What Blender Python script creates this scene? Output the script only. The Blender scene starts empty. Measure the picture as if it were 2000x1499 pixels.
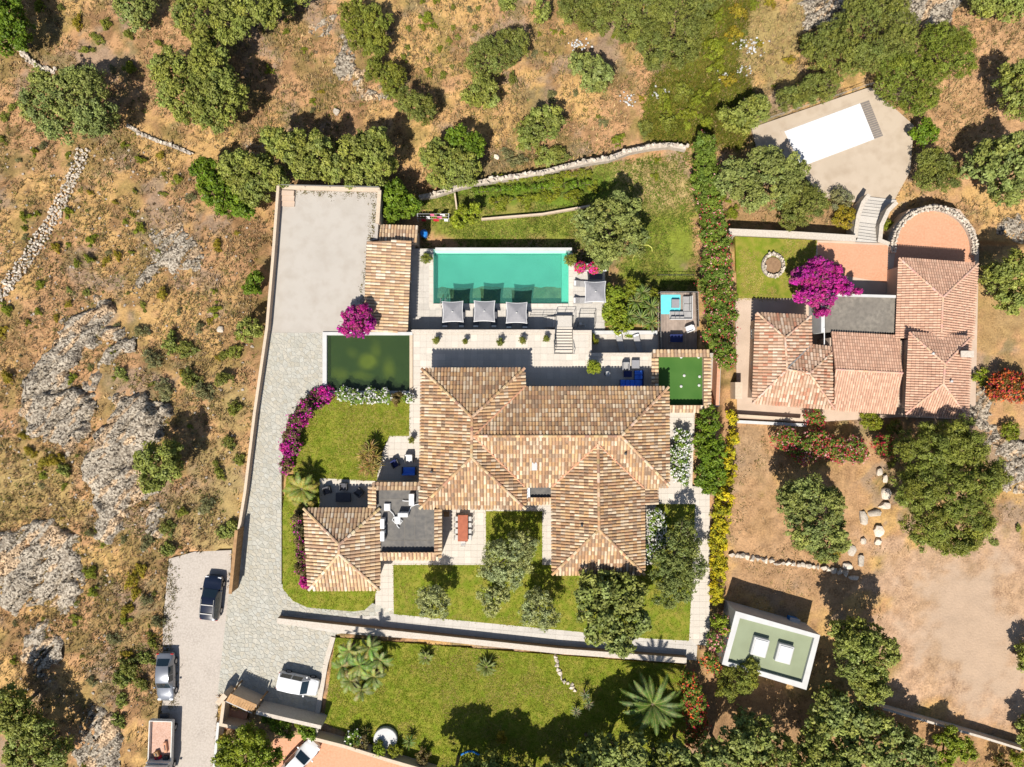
import bpy, bmesh, math, random
import numpy as np
from mathutils import Vector, Matrix

# ---------------------------------------------------------------- camera, sky, sun, exposure
CAM_H = 67.0            # metres above the house terrace
MPP = 0.05              # metres per photo pixel at z = 0
SC = bpy.context.scene
COL = SC.collection
cam_d = bpy.data.cameras.new("camera")
cam_d.sensor_width = 36.0
cam_d.lens = 36.0 * CAM_H / (2000 * MPP)
cam_d.clip_start = 0.5
cam_d.clip_end = 1000.0
cam = bpy.data.objects.new("camera", cam_d)
cam.location = (0, 0, CAM_H)
COL.objects.link(cam)
SC.camera = cam

SUN_EL = math.radians(56.0)
SHADOW_AZ = math.radians(20.0)          # shadows fall north, turned this far to the east
to_sun = Vector((-math.sin(SHADOW_AZ) * math.cos(SUN_EL), -math.cos(SHADOW_AZ) * math.cos(SUN_EL), math.sin(SUN_EL)))
world = bpy.data.worlds.new("World")
SC.world = world
world.use_nodes = True
wn = world.node_tree
for n in list(wn.nodes):
    wn.nodes.remove(n)
sky = wn.nodes.new("ShaderNodeTexSky")
sky.sky_type = 'NISHITA'
sky.sun_disc = False
sky.sun_elevation = SUN_EL
sky.sun_rotation = math.radians(180.0 + 20.0)
bg = wn.nodes.new("ShaderNodeBackground")
bg.inputs[1].default_value = 0.075
wo = wn.nodes.new("ShaderNodeOutputWorld")
wn.links.new(sky.outputs[0], bg.inputs[0])
wn.links.new(bg.outputs[0], wo.inputs[0])
sun_d = bpy.data.lights.new("sun", 'SUN')
sun_d.energy = 5.0
sun_d.angle = math.radians(0.53)
sun_d.color = (1.0, 0.95, 0.87)
sun = bpy.data.objects.new("sun", sun_d)
sun.rotation_euler = to_sun.to_track_quat('Z', 'Y').to_euler()
COL.objects.link(sun)
SC.view_settings.view_transform = 'Standard'
SC.view_settings.look = 'None'
SC.view_settings.gamma = 1.0
SC.view_settings.use_curve_mapping = False
SC.view_settings.exposure = 0.55
SC.render.engine = 'CYCLES'
SC.cycles.max_bounces = 6
SC.cycles.transparent_max_bounces = 8

# ---------------------------------------------------------------- helpers
R = random.Random(7)
RNG = np.random.default_rng(7)
ORG = {}                # world position of each thing's origin


def P(px, py, z=0.0):
    """The point at height z that lies under a photo pixel."""
    s = MPP * (CAM_H - z) / CAM_H
    return Vector(((px - 1000) * s, (749.5 - py) * s, z))


def W(px, py, z=0.0):
    v = P(px, py, z)
    return (v.x, v.y)


def hash01(ix, iy, seed):
    h = (ix.astype(np.int64) * 374761393 + iy.astype(np.int64) * 668265263 + seed * 974634533) & 0x7fffffff
    h = ((h ^ (h >> 13)) * 1274126177) & 0x7fffffff
    return ((h ^ (h >> 16)) & 0xffff) / 65535.0


def vnoise(x, y, seed=0):
    ix = np.floor(x); iy = np.floor(y)
    fx = x - ix; fy = y - iy
    fx = fx * fx * (3 - 2 * fx); fy = fy * fy * (3 - 2 * fy)
    a = hash01(ix, iy, seed); b = hash01(ix + 1, iy, seed)
    c = hash01(ix, iy + 1, seed); d = hash01(ix + 1, iy + 1, seed)
    return (a * (1 - fx) + b * fx) * (1 - fy) + (c * (1 - fx) + d * fx) * fy


def fbm(x, y, seed=0, octv=4):
    t = np.zeros_like(x, dtype=float); a = 0.5; s = 0.0
    for o in range(octv):
        t += a * vnoise(x * 2 ** o + 13.7 * o, y * 2 ** o - 7.1 * o, seed + o)
        s += a; a *= 0.5
    return t / s


def in_poly(x, y, poly):
    x = np.asarray(x, float); y = np.asarray(y, float)
    ins = np.zeros(x.shape, bool)
    n = len(poly)
    for i in range(n):
        x0, y0 = poly[i]; x1, y1 = poly[(i + 1) % n]
        if y0 == y1:
            continue
        c = ((y0 > y) != (y1 > y)) & (x < (x1 - x0) * (y - y0) / (y1 - y0) + x0)
        ins ^= c
    return ins


def dist_poly(x, y, poly, closed=True):
    d = np.full(np.shape(x), 1e9)
    n = len(poly)
    for i in range(n if closed else n - 1):
        ax, ay = poly[i]; bx, by = poly[(i + 1) % n]
        dx, dy = bx - ax, by - ay
        L = dx * dx + dy * dy + 1e-9
        t = np.clip(((x - ax) * dx + (y - ay) * dy) / L, 0, 1)
        d = np.minimum(d, np.hypot(x - ax - t * dx, y - ay - t * dy))
    return d


def clip_poly(poly, a, b, c):
    """keep the part of poly (2D) with a*x + b*y <= c"""
    out = []
    n = len(poly)
    for i in range(n):
        p = poly[i]; q = poly[(i + 1) % n]
        dp = a * p[0] + b * p[1] - c; dq = a * q[0] + b * q[1] - c
        if dp <= 0:
            out.append(p)
        if (dp < 0) != (dq < 0) and abs(dp - dq) > 1e-12:
            t = dp / (dp - dq)
            out.append((p[0] + (q[0] - p[0]) * t, p[1] + (q[1] - p[1]) * t))
    return out


def poly_area(p):
    return 0.5 * sum(p[i][0] * p[(i + 1) % len(p)][1] - p[(i + 1) % len(p)][0] * p[i][1] for i in range(len(p)))


def tag(o, label=None, cat=None, group=None, kind=None):
    if label: o["label"] = label
    if cat: o["category"] = cat
    if group: o["group"] = group
    if kind: o["kind"] = kind
    return o


def link(name, data, parent=None, loc=(0, 0, 0)):
    o = bpy.data.objects.new(name, data)
    COL.objects.link(o)
    if parent is not None:
        o.parent = parent
        ORG[o.name] = ORG.get(parent.name, Vector((0, 0, 0)))
    else:
        ORG[o.name] = Vector(loc)
    o.location = loc
    return o


def thing(name, label, cat, loc=(0, 0, 0), rz=0.0, group=None):
    o = link(name, None, None, loc)
    o.empty_display_size = 0.2
    o.rotation_euler = (0, 0, rz)
    return tag(o, label, cat, group)


def mesh_np(name, V, F, mat, col=None, smooth=False):
    """V (n,3), F (m,k) with k = 3 or 4, col (n,3) linear colours per vertex"""
    me = bpy.data.meshes.new(name)
    V = np.ascontiguousarray(V, dtype=np.float32); F = np.ascontiguousarray(F, dtype=np.int32)
    m, k = F.shape
    me.vertices.add(len(V)); me.vertices.foreach_set("co", V.ravel())
    me.loops.add(m * k); me.loops.foreach_set("vertex_index", F.ravel())
    me.polygons.add(m)
    me.polygons.foreach_set("loop_start", np.arange(0, m * k, k, dtype=np.int32))
    me.polygons.foreach_set("loop_total", np.full(m, k, dtype=np.int32))
    if smooth:
        me.polygons.foreach_set("use_smooth", np.ones(m, dtype=bool))
    me.update(calc_edges=True)
    if col is not None:
        a = me.color_attributes.new("Col", 'FLOAT_COLOR', 'POINT')
        c = np.zeros((len(V), 4), np.float32); c[:, :col.shape[1]] = col
        a.data.foreach_set("color", c.ravel())
    if mat is not None:
        me.materials.append(mat)
    return me


class MB:
    """collects shapes that become ONE mesh object"""

    def __init__(self):
        self.v = []; self.f = []; self.c = []; self.has = False

    def add(self, vs, fs, col=None):
        o = len(self.v)
        self.v.extend([tuple(x) for x in vs])
        self.f.extend([tuple(i + o for i in f) for f in fs])
        self.c.extend([col if col else (1, 1, 1)] * len(vs))
        if col: self.has = True
        return self

    def box(self, c, s, rz=0.0, col=None, rot=None):
        hx, hy, hz = s[0] / 2, s[1] / 2, s[2] / 2
        m = rot if rot is not None else Matrix.Rotation(rz, 3, 'Z')
        c = Vector(c)
        vs = [c + m @ Vector((x * hx, y * hy, z * hz)) for x, y, z in
              ((-1, -1, -1), (1, -1, -1), (1, 1, -1), (-1, 1, -1), (-1, -1, 1), (1, -1, 1), (1, 1, 1), (-1, 1, 1))]
        return self.add(vs, [(0, 3, 2, 1), (4, 5, 6, 7), (0, 1, 5, 4), (1, 2, 6, 5), (2, 3, 7, 6), (3, 0, 4, 7)], col)

    def bbox(self, c, s, b=0.02, rz=0.0, col=None, rot=None):
        """box with chamfered top and vertical edges"""
        hx, hy, hz = s[0] / 2, s[1] / 2, s[2] / 2
        b = min(b, hx * .45, hy * .45, hz * .9)
        m = rot if rot is not None else Matrix.Rotation(rz, 3, 'Z')
        c = Vector(c)
        o8 = [(-hx + b, -hy), (hx - b, -hy), (hx, -hy + b), (hx, hy - b), (hx - b, hy), (-hx + b, hy), (-hx, hy - b), (-hx, -hy + b)]
        q = b
        i8 = [(-hx + b, -hy + q), (hx - b, -hy + q), (hx - q, -hy + b), (hx - q, hy - b), (hx - b, hy - q), (-hx + b, hy - q), (-hx + q, hy - b), (-hx + q, -hy + b)]
        vs = [c + m @ Vector((x, y, -hz)) for x, y in o8] + [c + m @ Vector((x, y, hz - b)) for x, y in o8] + [c + m @ Vector((x, y, hz)) for x, y in i8]
        fs = [tuple(range(7, -1, -1)), tuple(range(16, 24))]
        for i in range(8):
            j = (i + 1) % 8
            fs.append((i, j, j + 8, i + 8)); fs.append((i + 8, j + 8, j + 16, i + 16))
        return self.add(vs, fs, col)

    def tube(self, pts, rads, n=6, col=None, cap=True):
        pts = [Vector(p) for p in pts]
        vs = []; fs = []
        for i, p in enumerate(pts):
            d = (pts[min(i + 1, len(pts) - 1)] - pts[max(i - 1, 0)])
            d = d.normalized() if d.length > 1e-9 else Vector((0, 0, 1))
            a = d.orthogonal().normalized(); b = d.cross(a)
            r = rads[i] if hasattr(rads, '__len__') else rads
            for k in range(n):
                t = 2 * math.pi * k / n
                vs.append(p + (a * math.cos(t) + b * math.sin(t)) * r)
        # keep rings aligned
        for i in range(len(pts) - 1):
            base0 = vs[i * n]
            best = min(range(n), key=lambda k: (vs[(i + 1) * n + k] - base0 - (pts[i + 1] - pts[i])).length)
            ring = vs[(i + 1) * n:(i + 2) * n]
            vs[(i + 1) * n:(i + 2) * n] = ring[best:] + ring[:best]
            for k in range(n):
                j = (k + 1) % n
                fs.append((i * n + k, i * n + j, (i + 1) * n + j, (i + 1) * n + k))
        if cap:
            fs.append(tuple(range(n - 1, -1, -1)))
            fs.append(tuple(range((len(pts) - 1) * n, len(pts) * n)))
        return self.add(vs, fs, col)

    def lathe(self, c, prof, n=14, col=None):
        """prof: [(r, z), ...] bottom to top"""
        c = Vector(c); vs = []; fs = []
        for r, z in prof:
            for k in range(n):
                t = 2 * math.pi * k / n
                vs.append(c + Vector((r * math.cos(t), r * math.sin(t), z)))
        for i in range(len(prof) - 1):
            for k in range(n):
                j = (k + 1) % n
                fs.append((i * n + k, i * n + j, (i + 1) * n + j, (i + 1) * n + k))
        fs.append(tuple(range(n - 1, -1, -1)))
        fs.append(tuple(range((len(prof) - 1) * n, len(prof) * n)))
        return self.add(vs, fs, col)

    def prism(self, poly, z0, z1, col=None):
        """poly: list of (x, y); any order"""
        if poly_area(poly) < 0:
            poly = poly[::-1]
        n = len(poly)
        vs = [(x, y, z0) for x, y in poly] + [(x, y, z1) for x, y in poly]
        fs = [tuple(range(n - 1, -1, -1)), tuple(range(n, 2 * n))]
        for i in range(n):
            j = (i + 1) % n
            fs.append((i, j, j + n, i + n))
        return self.add(vs, fs, col)

    def strip(self, pts, widths, up=(0, 0, 1), fold=0.0, col=None, sides=None):
        """a leaf blade along pts"""
        pts = [Vector(p) for p in pts]
        vs = []; fs = []
        for i, p in enumerate(pts):
            d = (pts[min(i + 1, len(pts) - 1)] - pts[max(i - 1, 0)]).normalized()
            s = d.cross(Vector(up))
            s = s.normalized() if s.length > 1e-6 else Vector((1, 0, 0))
            n_ = s.cross(d)
            w = widths[i]
            vs += [p - s * w + n_ * fold * w, p, p + s * w + n_ * fold * w]
        for i in range(len(pts) - 1):
            a = i * 3
            fs += [(a, a + 1, a + 4, a + 3), (a + 1, a + 2, a + 5, a + 4)]
        return self.add(vs, fs, col)

    def mesh(self, name, mat, off=None, smooth=None):
        me = bpy.data.meshes.new(name)
        vs = self.v if off is None else [(x - off[0], y - off[1], z - off[2]) for x, y, z in self.v]
        me.from_pydata(vs, [], self.f)
        if self.has:
            a = me.color_attributes.new("Col", 'FLOAT_COLOR', 'POINT')
            c = np.ones((len(vs), 4), np.float32); c[:, :3] = np.array(self.c, np.float32)
            a.data.foreach_set("color", c.ravel())
        if smooth is not None:
            me.polygons.foreach_set("use_smooth", np.ones(len(me.polygons), dtype=bool))
            me.set_sharp_from_angle(angle=math.radians(smooth))
        me.materials.append(mat)
        me.update()
        return me

    def build(self, name, mat, parent=None, local=False, smooth=None):
        """world coordinates unless local (already in the parent's own space)"""
        off = None
        if parent is not None and not local:
            off = ORG[parent.name]
        elif parent is None and self.v and not local:
            a = np.array(self.v); off = Vector(((a[:, 0].min() + a[:, 0].max()) / 2, (a[:, 1].min() + a[:, 1].max()) / 2, a[:, 2].min()))
        me = self.mesh(name, mat, off, smooth)
        if parent is None and off is not None:
            return link(name, me, None, off)
        return link(name, me, parent)


def copy_tree(o, parent=None):
    c = o.copy(); COL.objects.link(c); c.parent = parent
    for ch in list(o.children):
        copy_tree(ch, c)
    return c


# ---------------------------------------------------------------- materials
MATS = {}


def pm(name, c1, c2=None, c3=None, scale=2.0, scale2=14.0, rough=0.85, spec=0.25, bump=0.0, bscale=30.0, metal=0.0, attr=False,
       trans=0.0, vary=0.0, contrast=(0.35, 0.65), bdist=0.05, detail=5.0, coat=0.0):
    """procedural material: two noise scales mix c1, c2, c3; attr multiplies by the colour attribute"""
    m = bpy.data.materials.new(name); m.use_nodes = True
    nt = m.node_tree; N = nt.nodes; L = nt.links
    b = N["Principled BSDF"]
    b.inputs["Roughness"].default_value = rough
    b.inputs["Specular IOR Level"].default_value = spec
    b.inputs["Metallic"].default_value = metal
    if coat: b.inputs["Coat Weight"].default_value = coat
    geo = N.new("ShaderNodeNewGeometry")
    c2 = c2 or tuple(x * 0.85 for x in c1)

    def noise(sc, det=detail):
        n = N.new("ShaderNodeTexNoise"); n.inputs["Scale"].default_value = sc; n.inputs["Detail"].default_value = det
        L.new(geo.outputs["Position"], n.inputs["Vector"]); return n.outputs["Fac"]

    def ramp(fac, lo, hi):
        r = N.new("ShaderNodeMapRange"); r.inputs["From Min"].default_value = lo; r.inputs["From Max"].default_value = hi
        L.new(fac, r.inputs["Value"]); return r.outputs["Result"]

    def mix(fac, a, bb, mode='MIX'):
        x = N.new("ShaderNodeMix"); x.data_type = 'RGBA'; x.blend_type = mode
        if isinstance(fac, float): x.inputs[0].default_value = fac
        else: L.new(fac, x.inputs[0])
        for i, q in ((6, a), (7, bb)):
            if isinstance(q, tuple): x.inputs[i].default_value = (*q, 1)
            else: L.new(q, x.inputs[i])
        return x.outputs[2]
    col = mix(ramp(noise(scale), *contrast), tuple(c1), tuple(c2))
    if c3:
        col = mix(ramp(noise(scale2), *contrast), col, tuple(c3))
    if attr:
        at = N.new("ShaderNodeAttribute"); at.attribute_name = "Col"
        col = mix(1.0, col, at.outputs["Color"], 'MULTIPLY')
    if vary:
        oi = N.new("ShaderNodeObjectInfo")
        v = ramp(oi.outputs["Random"], 0, 1)
        mr = N.new("ShaderNodeMapRange"); mr.inputs["To Min"].default_value = 1 - vary; mr.inputs["To Max"].default_value = 1 + vary
        L.new(v, mr.inputs["Value"])
        h = N.new("ShaderNodeHueSaturation"); L.new(col, h.inputs["Color"]); L.new(mr.outputs[0], h.inputs["Value"]); col = h.outputs[0]
    if name == 'ground':      # worn bare earth is smoother: the attribute's alpha holds how much
        x = N.new("ShaderNodeMix"); x.data_type = 'RGBA'; L.new(at.outputs["Alpha"], x.inputs[0]); L.new(col, x.inputs[6]); L.new(at.outputs["Color"], x.inputs[7]); col = x.outputs[2]
    L.new(col, b.inputs["Base Color"])
    if bump:
        bn = N.new("ShaderNodeBump"); bn.inputs["Strength"].default_value = bump; bn.inputs["Distance"].default_value = bdist
        L.new(noise(bscale, 4.0), bn.inputs["Height"]); L.new(bn.outputs[0], b.inputs["Normal"])
    if trans:
        tr = N.new("ShaderNodeBsdfTranslucent"); L.new(col, tr.inputs[0])
        ms = N.new("ShaderNodeMixShader"); ms.inputs[0].default_value = trans
        L.new(b.outputs[0], ms.inputs[1]); L.new(tr.outputs[0], ms.inputs[2]); L.new(ms.outputs[0], N["Material Output"].inputs[0])
    MATS[name] = m
    return m


W1 = (1, 1, 1)
W8 = (.8, .8, .8)
pm('ground', W1, (.66, .62, .58), (1.25, 1.2, 1.12), scale=1.2, scale2=6.5, attr=True, bump=.55, bscale=5.0, bdist=.08, rough=1, spec=.05, detail=8)
pm('leaf', W1, (.86, .88, .84), scale=1.3, attr=True, rough=.5, spec=.18, trans=.14)
pm('flower', W1, (.88, .88, .9), scale=3, attr=True, rough=.7, spec=.1, trans=.2)
pm('bark', (.10, .075, .05), (.17, .13, .09), scale=6, bump=.6, bscale=18, rough=.95)
pm('straw', W1, (.8, .78, .75), scale=.6, attr=True, rough=.95, spec=.05, trans=.1)
pm('lawn', (.165, .205, .018), (.108, .152, .014), (.255, .225, .042), scale=.35, scale2=1.3, rough=.95, spec=.05, bump=.9, bscale=28, bdist=.06, contrast=(.38, .68), detail=9)
pm('lawn_dry', (.17, .18, .03), (.30, .22, .08), (.10, .15, .015), scale=.45, scale2=1.4, rough=.95, spec=.05, bump=.9, bscale=24, bdist=.06, detail=9)
pm('turf', (.040, .110, .018), (.055, .130, .024), scale=.5, rough=.9, bump=.3, bscale=60)
pm('concrete', (.375, .342, .30), (.335, .303, .262), (.315, .278, .235), scale=.35, scale2=.9, rough=.9, bump=.15, bscale=40, detail=11, contrast=(.46, .85))
pm('deckstone', (.41, .335, .255), (.36, .29, .215), (.32, .25, .18), scale=.35, scale2=.9, rough=.9, bump=.15, bscale=40, detail=11, contrast=(.46, .85))
pm('stonebase', (.37, .355, .32), (.33, .315, .28), scale=3, rough=.95, bump=.4, bscale=25)
pm('flag', W1, (.8, .8, .8), (1.12, 1.1, 1.05), scale=3.5, scale2=12, attr=True, rough=.85, bump=.3, bscale=20)
pm('paver', (.50, .45, .385), (.45, .405, .345), (.53, .475, .405), scale=1.3, scale2=9, rough=.8, vary=.07, bump=.1, bscale=40)
pm('paver_grey', (.42, .39, .345), (.37, .34, .30), (.45, .415, .37), scale=1.1, scale2=8, rough=.8, vary=.07, bump=.1, bscale=40)
pm('grout', (.40, .36, .305), (.34, .305, .255), scale=3)
pm('cream', (.48, .38, .28), (.42, .33, .24), (.51, .41, .305), scale=.8, scale2=6, rough=.9, bump=.1, bscale=50)
pm('plaster', (.47, .36, .275), (.40, .305, .23), scale=.6, rough=.9, bump=.1, bscale=50)
pm('white', (.48, .475, .46), (.43, .425, .41), scale=1.2, rough=.7)
pm('coping', (.54, .48, .41), (.47, .41, .345), (.36, .31, .25), scale=2.0, scale2=7, rough=.85, contrast=(.3, .8), bump=.2, bscale=30)
pm('wallbrown', (.30, .20, .13), (.22, .15, .10), scale=2, rough=.95, bump=.4, bscale=20)
pm('tile', W1, (.86, .84, .82), (1.1, 1.06, 1.0), scale=4, scale2=22, attr=True, rough=.85, spec=.15, bump=.2, bscale=45)
pm('pan_pink', (.36, .215, .145), (.30, .175, .115), (.40, .25, .17), scale=2, scale2=8, rough=.9)
pm('pan', (.25, .155, .098), (.19, .115, .07), (.29, .19, .125), scale=2, scale2=8, rough=.9)
pm('ridge', W1, (.88, .86, .84), scale=3, attr=True, rough=.85, bump=.2, bscale=40)
pm('terracotta', (.50, .245, .145), (.455, .215, .122), (.53, .275, .17), scale=.6, scale2=5, rough=.85, bump=.1, bscale=30)
pm('membrane', (.115, .107, .095), (.155, .142, .125), (.095, .09, .085), scale=.5, scale2=2.5, rough=.75, detail=8, bump=.1, bscale=20)
pm('membrane_grey', (.17, .15, .125), (.22, .195, .16), (.14, .125, .105), scale=.5, scale2=3, rough=.85, detail=9)
pm('roofgreen', (.23, .26, .165), (.20, .225, .14), scale=.5, rough=.8)
pm('gravel', (.37, .325, .28), (.31, .27, .23), (.42, .37, .32), scale=.4, scale2=6, rough=.95, bump=.5, bscale=22, detail=9)
pm('sand', (.52, .37, .25), (.44, .29, .185), (.58, .44, .32), scale=.22, scale2=2.5, rough=1, bump=.3, bscale=15, detail=9)
pm('deckwood', (.30, .235, .19), (.24, .185, .15), scale=2.5, rough=.75, vary=.14)
pm('wood', (.36, .21, .095), (.27, .15, .065), scale=3, rough=.7, vary=.12)
pm('tablewood', (.33, .095, .045), (.27, .075, .035), scale=3, rough=.6)
pm('rock', (.225, .19, .15), (.068, .055, .042), (.40, .355, .29), scale=2.6, scale2=5.0, rough=.95, bump=1.0, bscale=6, bdist=.15, contrast=(.48, .55), detail=7)
pm('stone', (.46, .385, .30), (.33, .27, .205), (.54, .48, .40), scale=3, scale2=9, rough=.95, vary=.2, bump=.4, bscale=14)
pm('greyfabric', (.24, .235, .245), (.22, .215, .225), scale=4, rough=.9)
pm('hem', (.62, .61, .60), scale=4, rough=.9)
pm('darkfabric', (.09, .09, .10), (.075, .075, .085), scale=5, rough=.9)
pm('midfabric', (.30, .29, .28), (.26, .25, .245), scale=5, rough=.9)
pm('poolcover', (.56, .56, .56), (.545, .545, .545), scale=.6, rough=.6)
pm('bluefabric', (.06, .20, .75), (.05, .17, .65), scale=4, rough=.85)
pm('navy', (.02, .03, .11), (.018, .025, .09), scale=4, rough=.85)
pm('turquoise', (.13, .62, .66), (.11, .56, .60), scale=3, rough=.9)
pm('greymetal', (.33, .32, .30), (.29, .28, .265), scale=4, rough=.45, metal=.3)
pm('darkmetal', (.06, .06, .062), (.05, .05, .052), scale=4, rough=.5, metal=.3)
pm('whitemetal', (.58, .58, .57), (.53, .53, .52), scale=3, rough=.45)
pm('slat', (.20, .175, .155), (.16, .14, .125), scale=3, rough=.7)
pm('soil', (.26, .16, .09), (.19, .115, .065), scale=4, rough=1, bump=.6, bscale=18)
pm('pot', (.40, .37, .33), (.34, .31, .28), scale=4, rough=.8)
pm('potdark', (.05, .048, .046), scale=4, rough=.6)
pm('basin', (.26, .46, .38), (.22, .40, .33), scale=.45, rough=.7)
pm('basin_ledge', (.38, .68, .55), (.35, .64, .51), scale=.7, rough=.7)
pm('pondfloor', W1, (.8, .85, .8), scale=.9, rough=.8, attr=True, detail=6)
pm('yellowalgae', (.44, .34, .04), (.36, .28, .032), scale=1.2, rough=.8)
pm('blueplastic', (.02, .17, .50), (.018, .15, .44), scale=3, rough=.35)
pm('red', (.52, .02, .04), scale=3, rough=.8)
pm('pink', (.70, .16, .28), scale=3, rough=.8)
pm('cloth_white', (.74, .72, .72), scale=3, rough=.9)
pm('hose', (.55, .55, .12), scale=3, rough=.5)
pm('car_navy', (.006, .009, .022), (.005, .008, .019), scale=2, rough=.18, spec=.6, coat=.6)
pm('car_silver', (.24, .25, .27), (.22, .23, .25), scale=2, rough=.28, metal=.55, coat=.5)
pm('car_white', (.60, .60, .60), (.58, .58, .58), scale=2, rough=.25, coat=.5)
pm('truck_white', (.62, .60, .56), (.52, .50, .46), scale=2, rough=.5)
pm('truck_bed', (.42, .25, .18), (.34, .20, .14), (.48, .32, .25), scale=2.5, scale2=9, rough=.85)
pm('autoglass', (.012, .022, .03), (.010, .02, .028), scale=1, rough=.05, spec=.8)
pm('tyre', (.018, .018, .018), scale=4, rough=.85)
pm('rim', (.42, .42, .43), scale=4, rough=.35, metal=.7)
pm('lamp_red', (.45, .015, .012), scale=4, rough=.3)
pm('lamp_clear', (.75, .76, .78), scale=4, rough=.15)
pm('rubble', (.40, .35, .29), (.30, .25, .20), scale=4, rough=.95, vary=.2)


def clear_mat(name, tint, gloss=.06, rough=.03, haze=0.0, hazecol=(1, 1, 1), bump=0.0, bscale=3.0):
    """thin clear surface: transparent, tinted, with a little mirror reflection"""
    m = bpy.data.materials.new(name); m.use_nodes = True
    nt = m.node_tree; N = nt.nodes; L = nt.links
    N.remove(N["Principled BSDF"])
    t = N.new("ShaderNodeBsdfTransparent"); t.inputs[0].default_value = (*tint, 1)
    g = N.new("ShaderNodeBsdfGlossy"); g.inputs["Roughness"].default_value = rough
    f = N.new("ShaderNodeFresnel"); f.inputs[0].default_value = 1.33
    if bump:
        geo = N.new("ShaderNodeNewGeometry")
        n = N.new("ShaderNodeTexNoise"); n.inputs["Scale"].default_value = bscale; L.new(geo.outputs["Position"], n.inputs["Vector"])
        b = N.new("ShaderNodeBump"); b.inputs["Strength"].default_value = bump; b.inputs["Distance"].default_value = .03
        L.new(n.outputs["Fac"], b.inputs["Height"]); L.new(b.outputs[0], g.inputs["Normal"]); L.new(b.outputs[0], f.inputs["Normal"])
    src = t.outputs[0]
    if haze:
        d = N.new("ShaderNodeBsdfDiffuse"); d.inputs[0].default_value = (*hazecol, 1)
        m1 = N.new("ShaderNodeMixShader"); m1.inputs[0].default_value = haze
        L.new(src, m1.inputs[1]); L.new(d.outputs[0], m1.inputs[2]); src = m1.outputs[0]
    m2 = N.new("ShaderNodeMixShader"); L.new(f.outputs[0], m2.inputs[0]); L.new(src, m2.inputs[1]); L.new(g.outputs[0], m2.inputs[2])
    L.new(m2.outputs[0], N["Material Output"].inputs[0])
    MATS[name] = m
    return m


clear_mat('water', (.70, .93, .895), haze=.12, hazecol=(.13, .42, .345), bump=.15, bscale=2.2)
clear_mat('pondwater', (.82, .92, .78), haze=.25, hazecol=(.055, .085, .038), bump=.05)
clear_mat('paneglass', (.86, .92, .92))
M = MATS
# ---------------------------------------------------------------- levels of the ground
ZD = -2.2      # pool deck
ZG = -4.1      # garden below the pool
ZN = -2.4      # neighbouring terrace


def sstep(x, a, b):
    t = np.clip((x - a) / (b - a), 0, 1)
    return t * t * (3 - 2 * t)


def T_raw(x, y):
    px = 1000 + x / MPP; py = 749.5 - y / MPP
    base = np.interp(py, [-600, 250, 480, 540, 640, 760, 860, 960, 1200, 2400], [-6.0, -4.7, -4.12, -3.7, -2.35, -.9, -.35, -.12, -.08, -.08])
    west = np.interp(py, [-600, 250, 450, 650, 900, 1080, 2400], [-5.4, -4.0, -2.6, -1.2, -.5, -.07, -.07])
    east = np.interp(py, [-600, 250, 452, 470, 560, 830, 1050, 1300, 2400], [-5.2, -4.3, -4.15, -2.5, -2.48, -2.45, -1.5, -1.0, -1.0])
    w = sstep(px, 560, 430)
    e = sstep(px, 1395, 1432)
    z = base * (1 - w) * (1 - e) + west * w + east * e
    wild = np.maximum(w, np.where(py < 290, 1.0, 0.0))
    z = z + (fbm(x * .22, y * .22, 3) - .5) * .7 * wild
    return z


PLAT = []      # (polygon in metres, height): the ground is dug away under these


def plat(poly_px, z):
    PLAT.append(([W(a, b, z) for a, b in poly_px], z))
    return poly_px


def T(x, y):
    x = np.atleast_1d(np.asarray(x, float)); y = np.atleast_1d(np.asarray(y, float))
    z = T_raw(x, y)
    for poly, h in PLAT:
        i = in_poly(x, y, poly)
        z = np.where(i, np.maximum(h, np.where(z > h, h, -99)), z)
    return z


def tz(x, y):
    """height of whatever surface is laid at (x, y)"""
    z = float(T_raw(np.array([x]), np.array([y]))[0])
    best = None
    for poly, h in PLAT:
        if in_poly(np.array([x]), np.array([y]), poly)[0]:
            best = h if best is None else max(best, h)
    return best if best is not None else z


def PT(px, py):
    """ground point under a pixel, wherever the ground is"""
    z = 0.0
    for _ in range(6):
        v = P(px, py, z); z = tz(v.x, v.y)
    return P(px, py, z)


# outlines, in photo pixels
PARKING = plat([(541, 363), (743, 368), (737, 468), (716, 472), (712, 600), (665, 652), (519, 652)], 0.0)
DRIVE = plat([(519, 650), (637, 650), (637, 765), (590, 780), (560, 830), (550, 920), (550, 1140), (600, 1178), (725, 1178), (770, 1190),
              (770, 1215), (655, 1240), (655, 1246), (640, 1300), (622, 1408), (425, 1356), (446, 1165), (466, 1040), (478, 960), (497, 810)], 0.0)
ROAD = plat([(330, 1092), (380, 1078), (452, 1075), (448, 1165), (428, 1356), (414, 1520), (290, 1530), (318, 1370), (318, 1220)], -.035)
TERRACE = plat([(803, 645), (1083, 645), (1083, 691), (1119, 691), (1119, 645), (1153, 645), (1153, 691), (1285, 691), (1285, 760),
                (1285, 810), (1306, 806), (1357, 806), (1352, 950), (1386, 952), (1386, 1262), (1342, 1258), (1353, 985), (1285, 985),
                (1270, 1125), (1079, 1122), (1079, 1105), (1058, 1105), (1058, 1000), (950, 1000), (950, 1106), (771, 1106), (771, 1212), (733, 1212), (733, 1160),
                (742, 1090), (742, 1000), (622, 998), (622, 930), (735, 935), (748, 880), (762, 850), (797, 850), (797, 765), (803, 765)], 0.0)
POND = plat([(632, 650), (806, 650), (806, 770), (632, 770)], 0.0)
LAWN_NW = plat([(640, 790), (660, 770), (800, 772), (799, 852), (760, 852), (746, 880), (735, 940), (622, 934), (575, 930), (560, 850), (600, 800)], 0.03)
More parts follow.
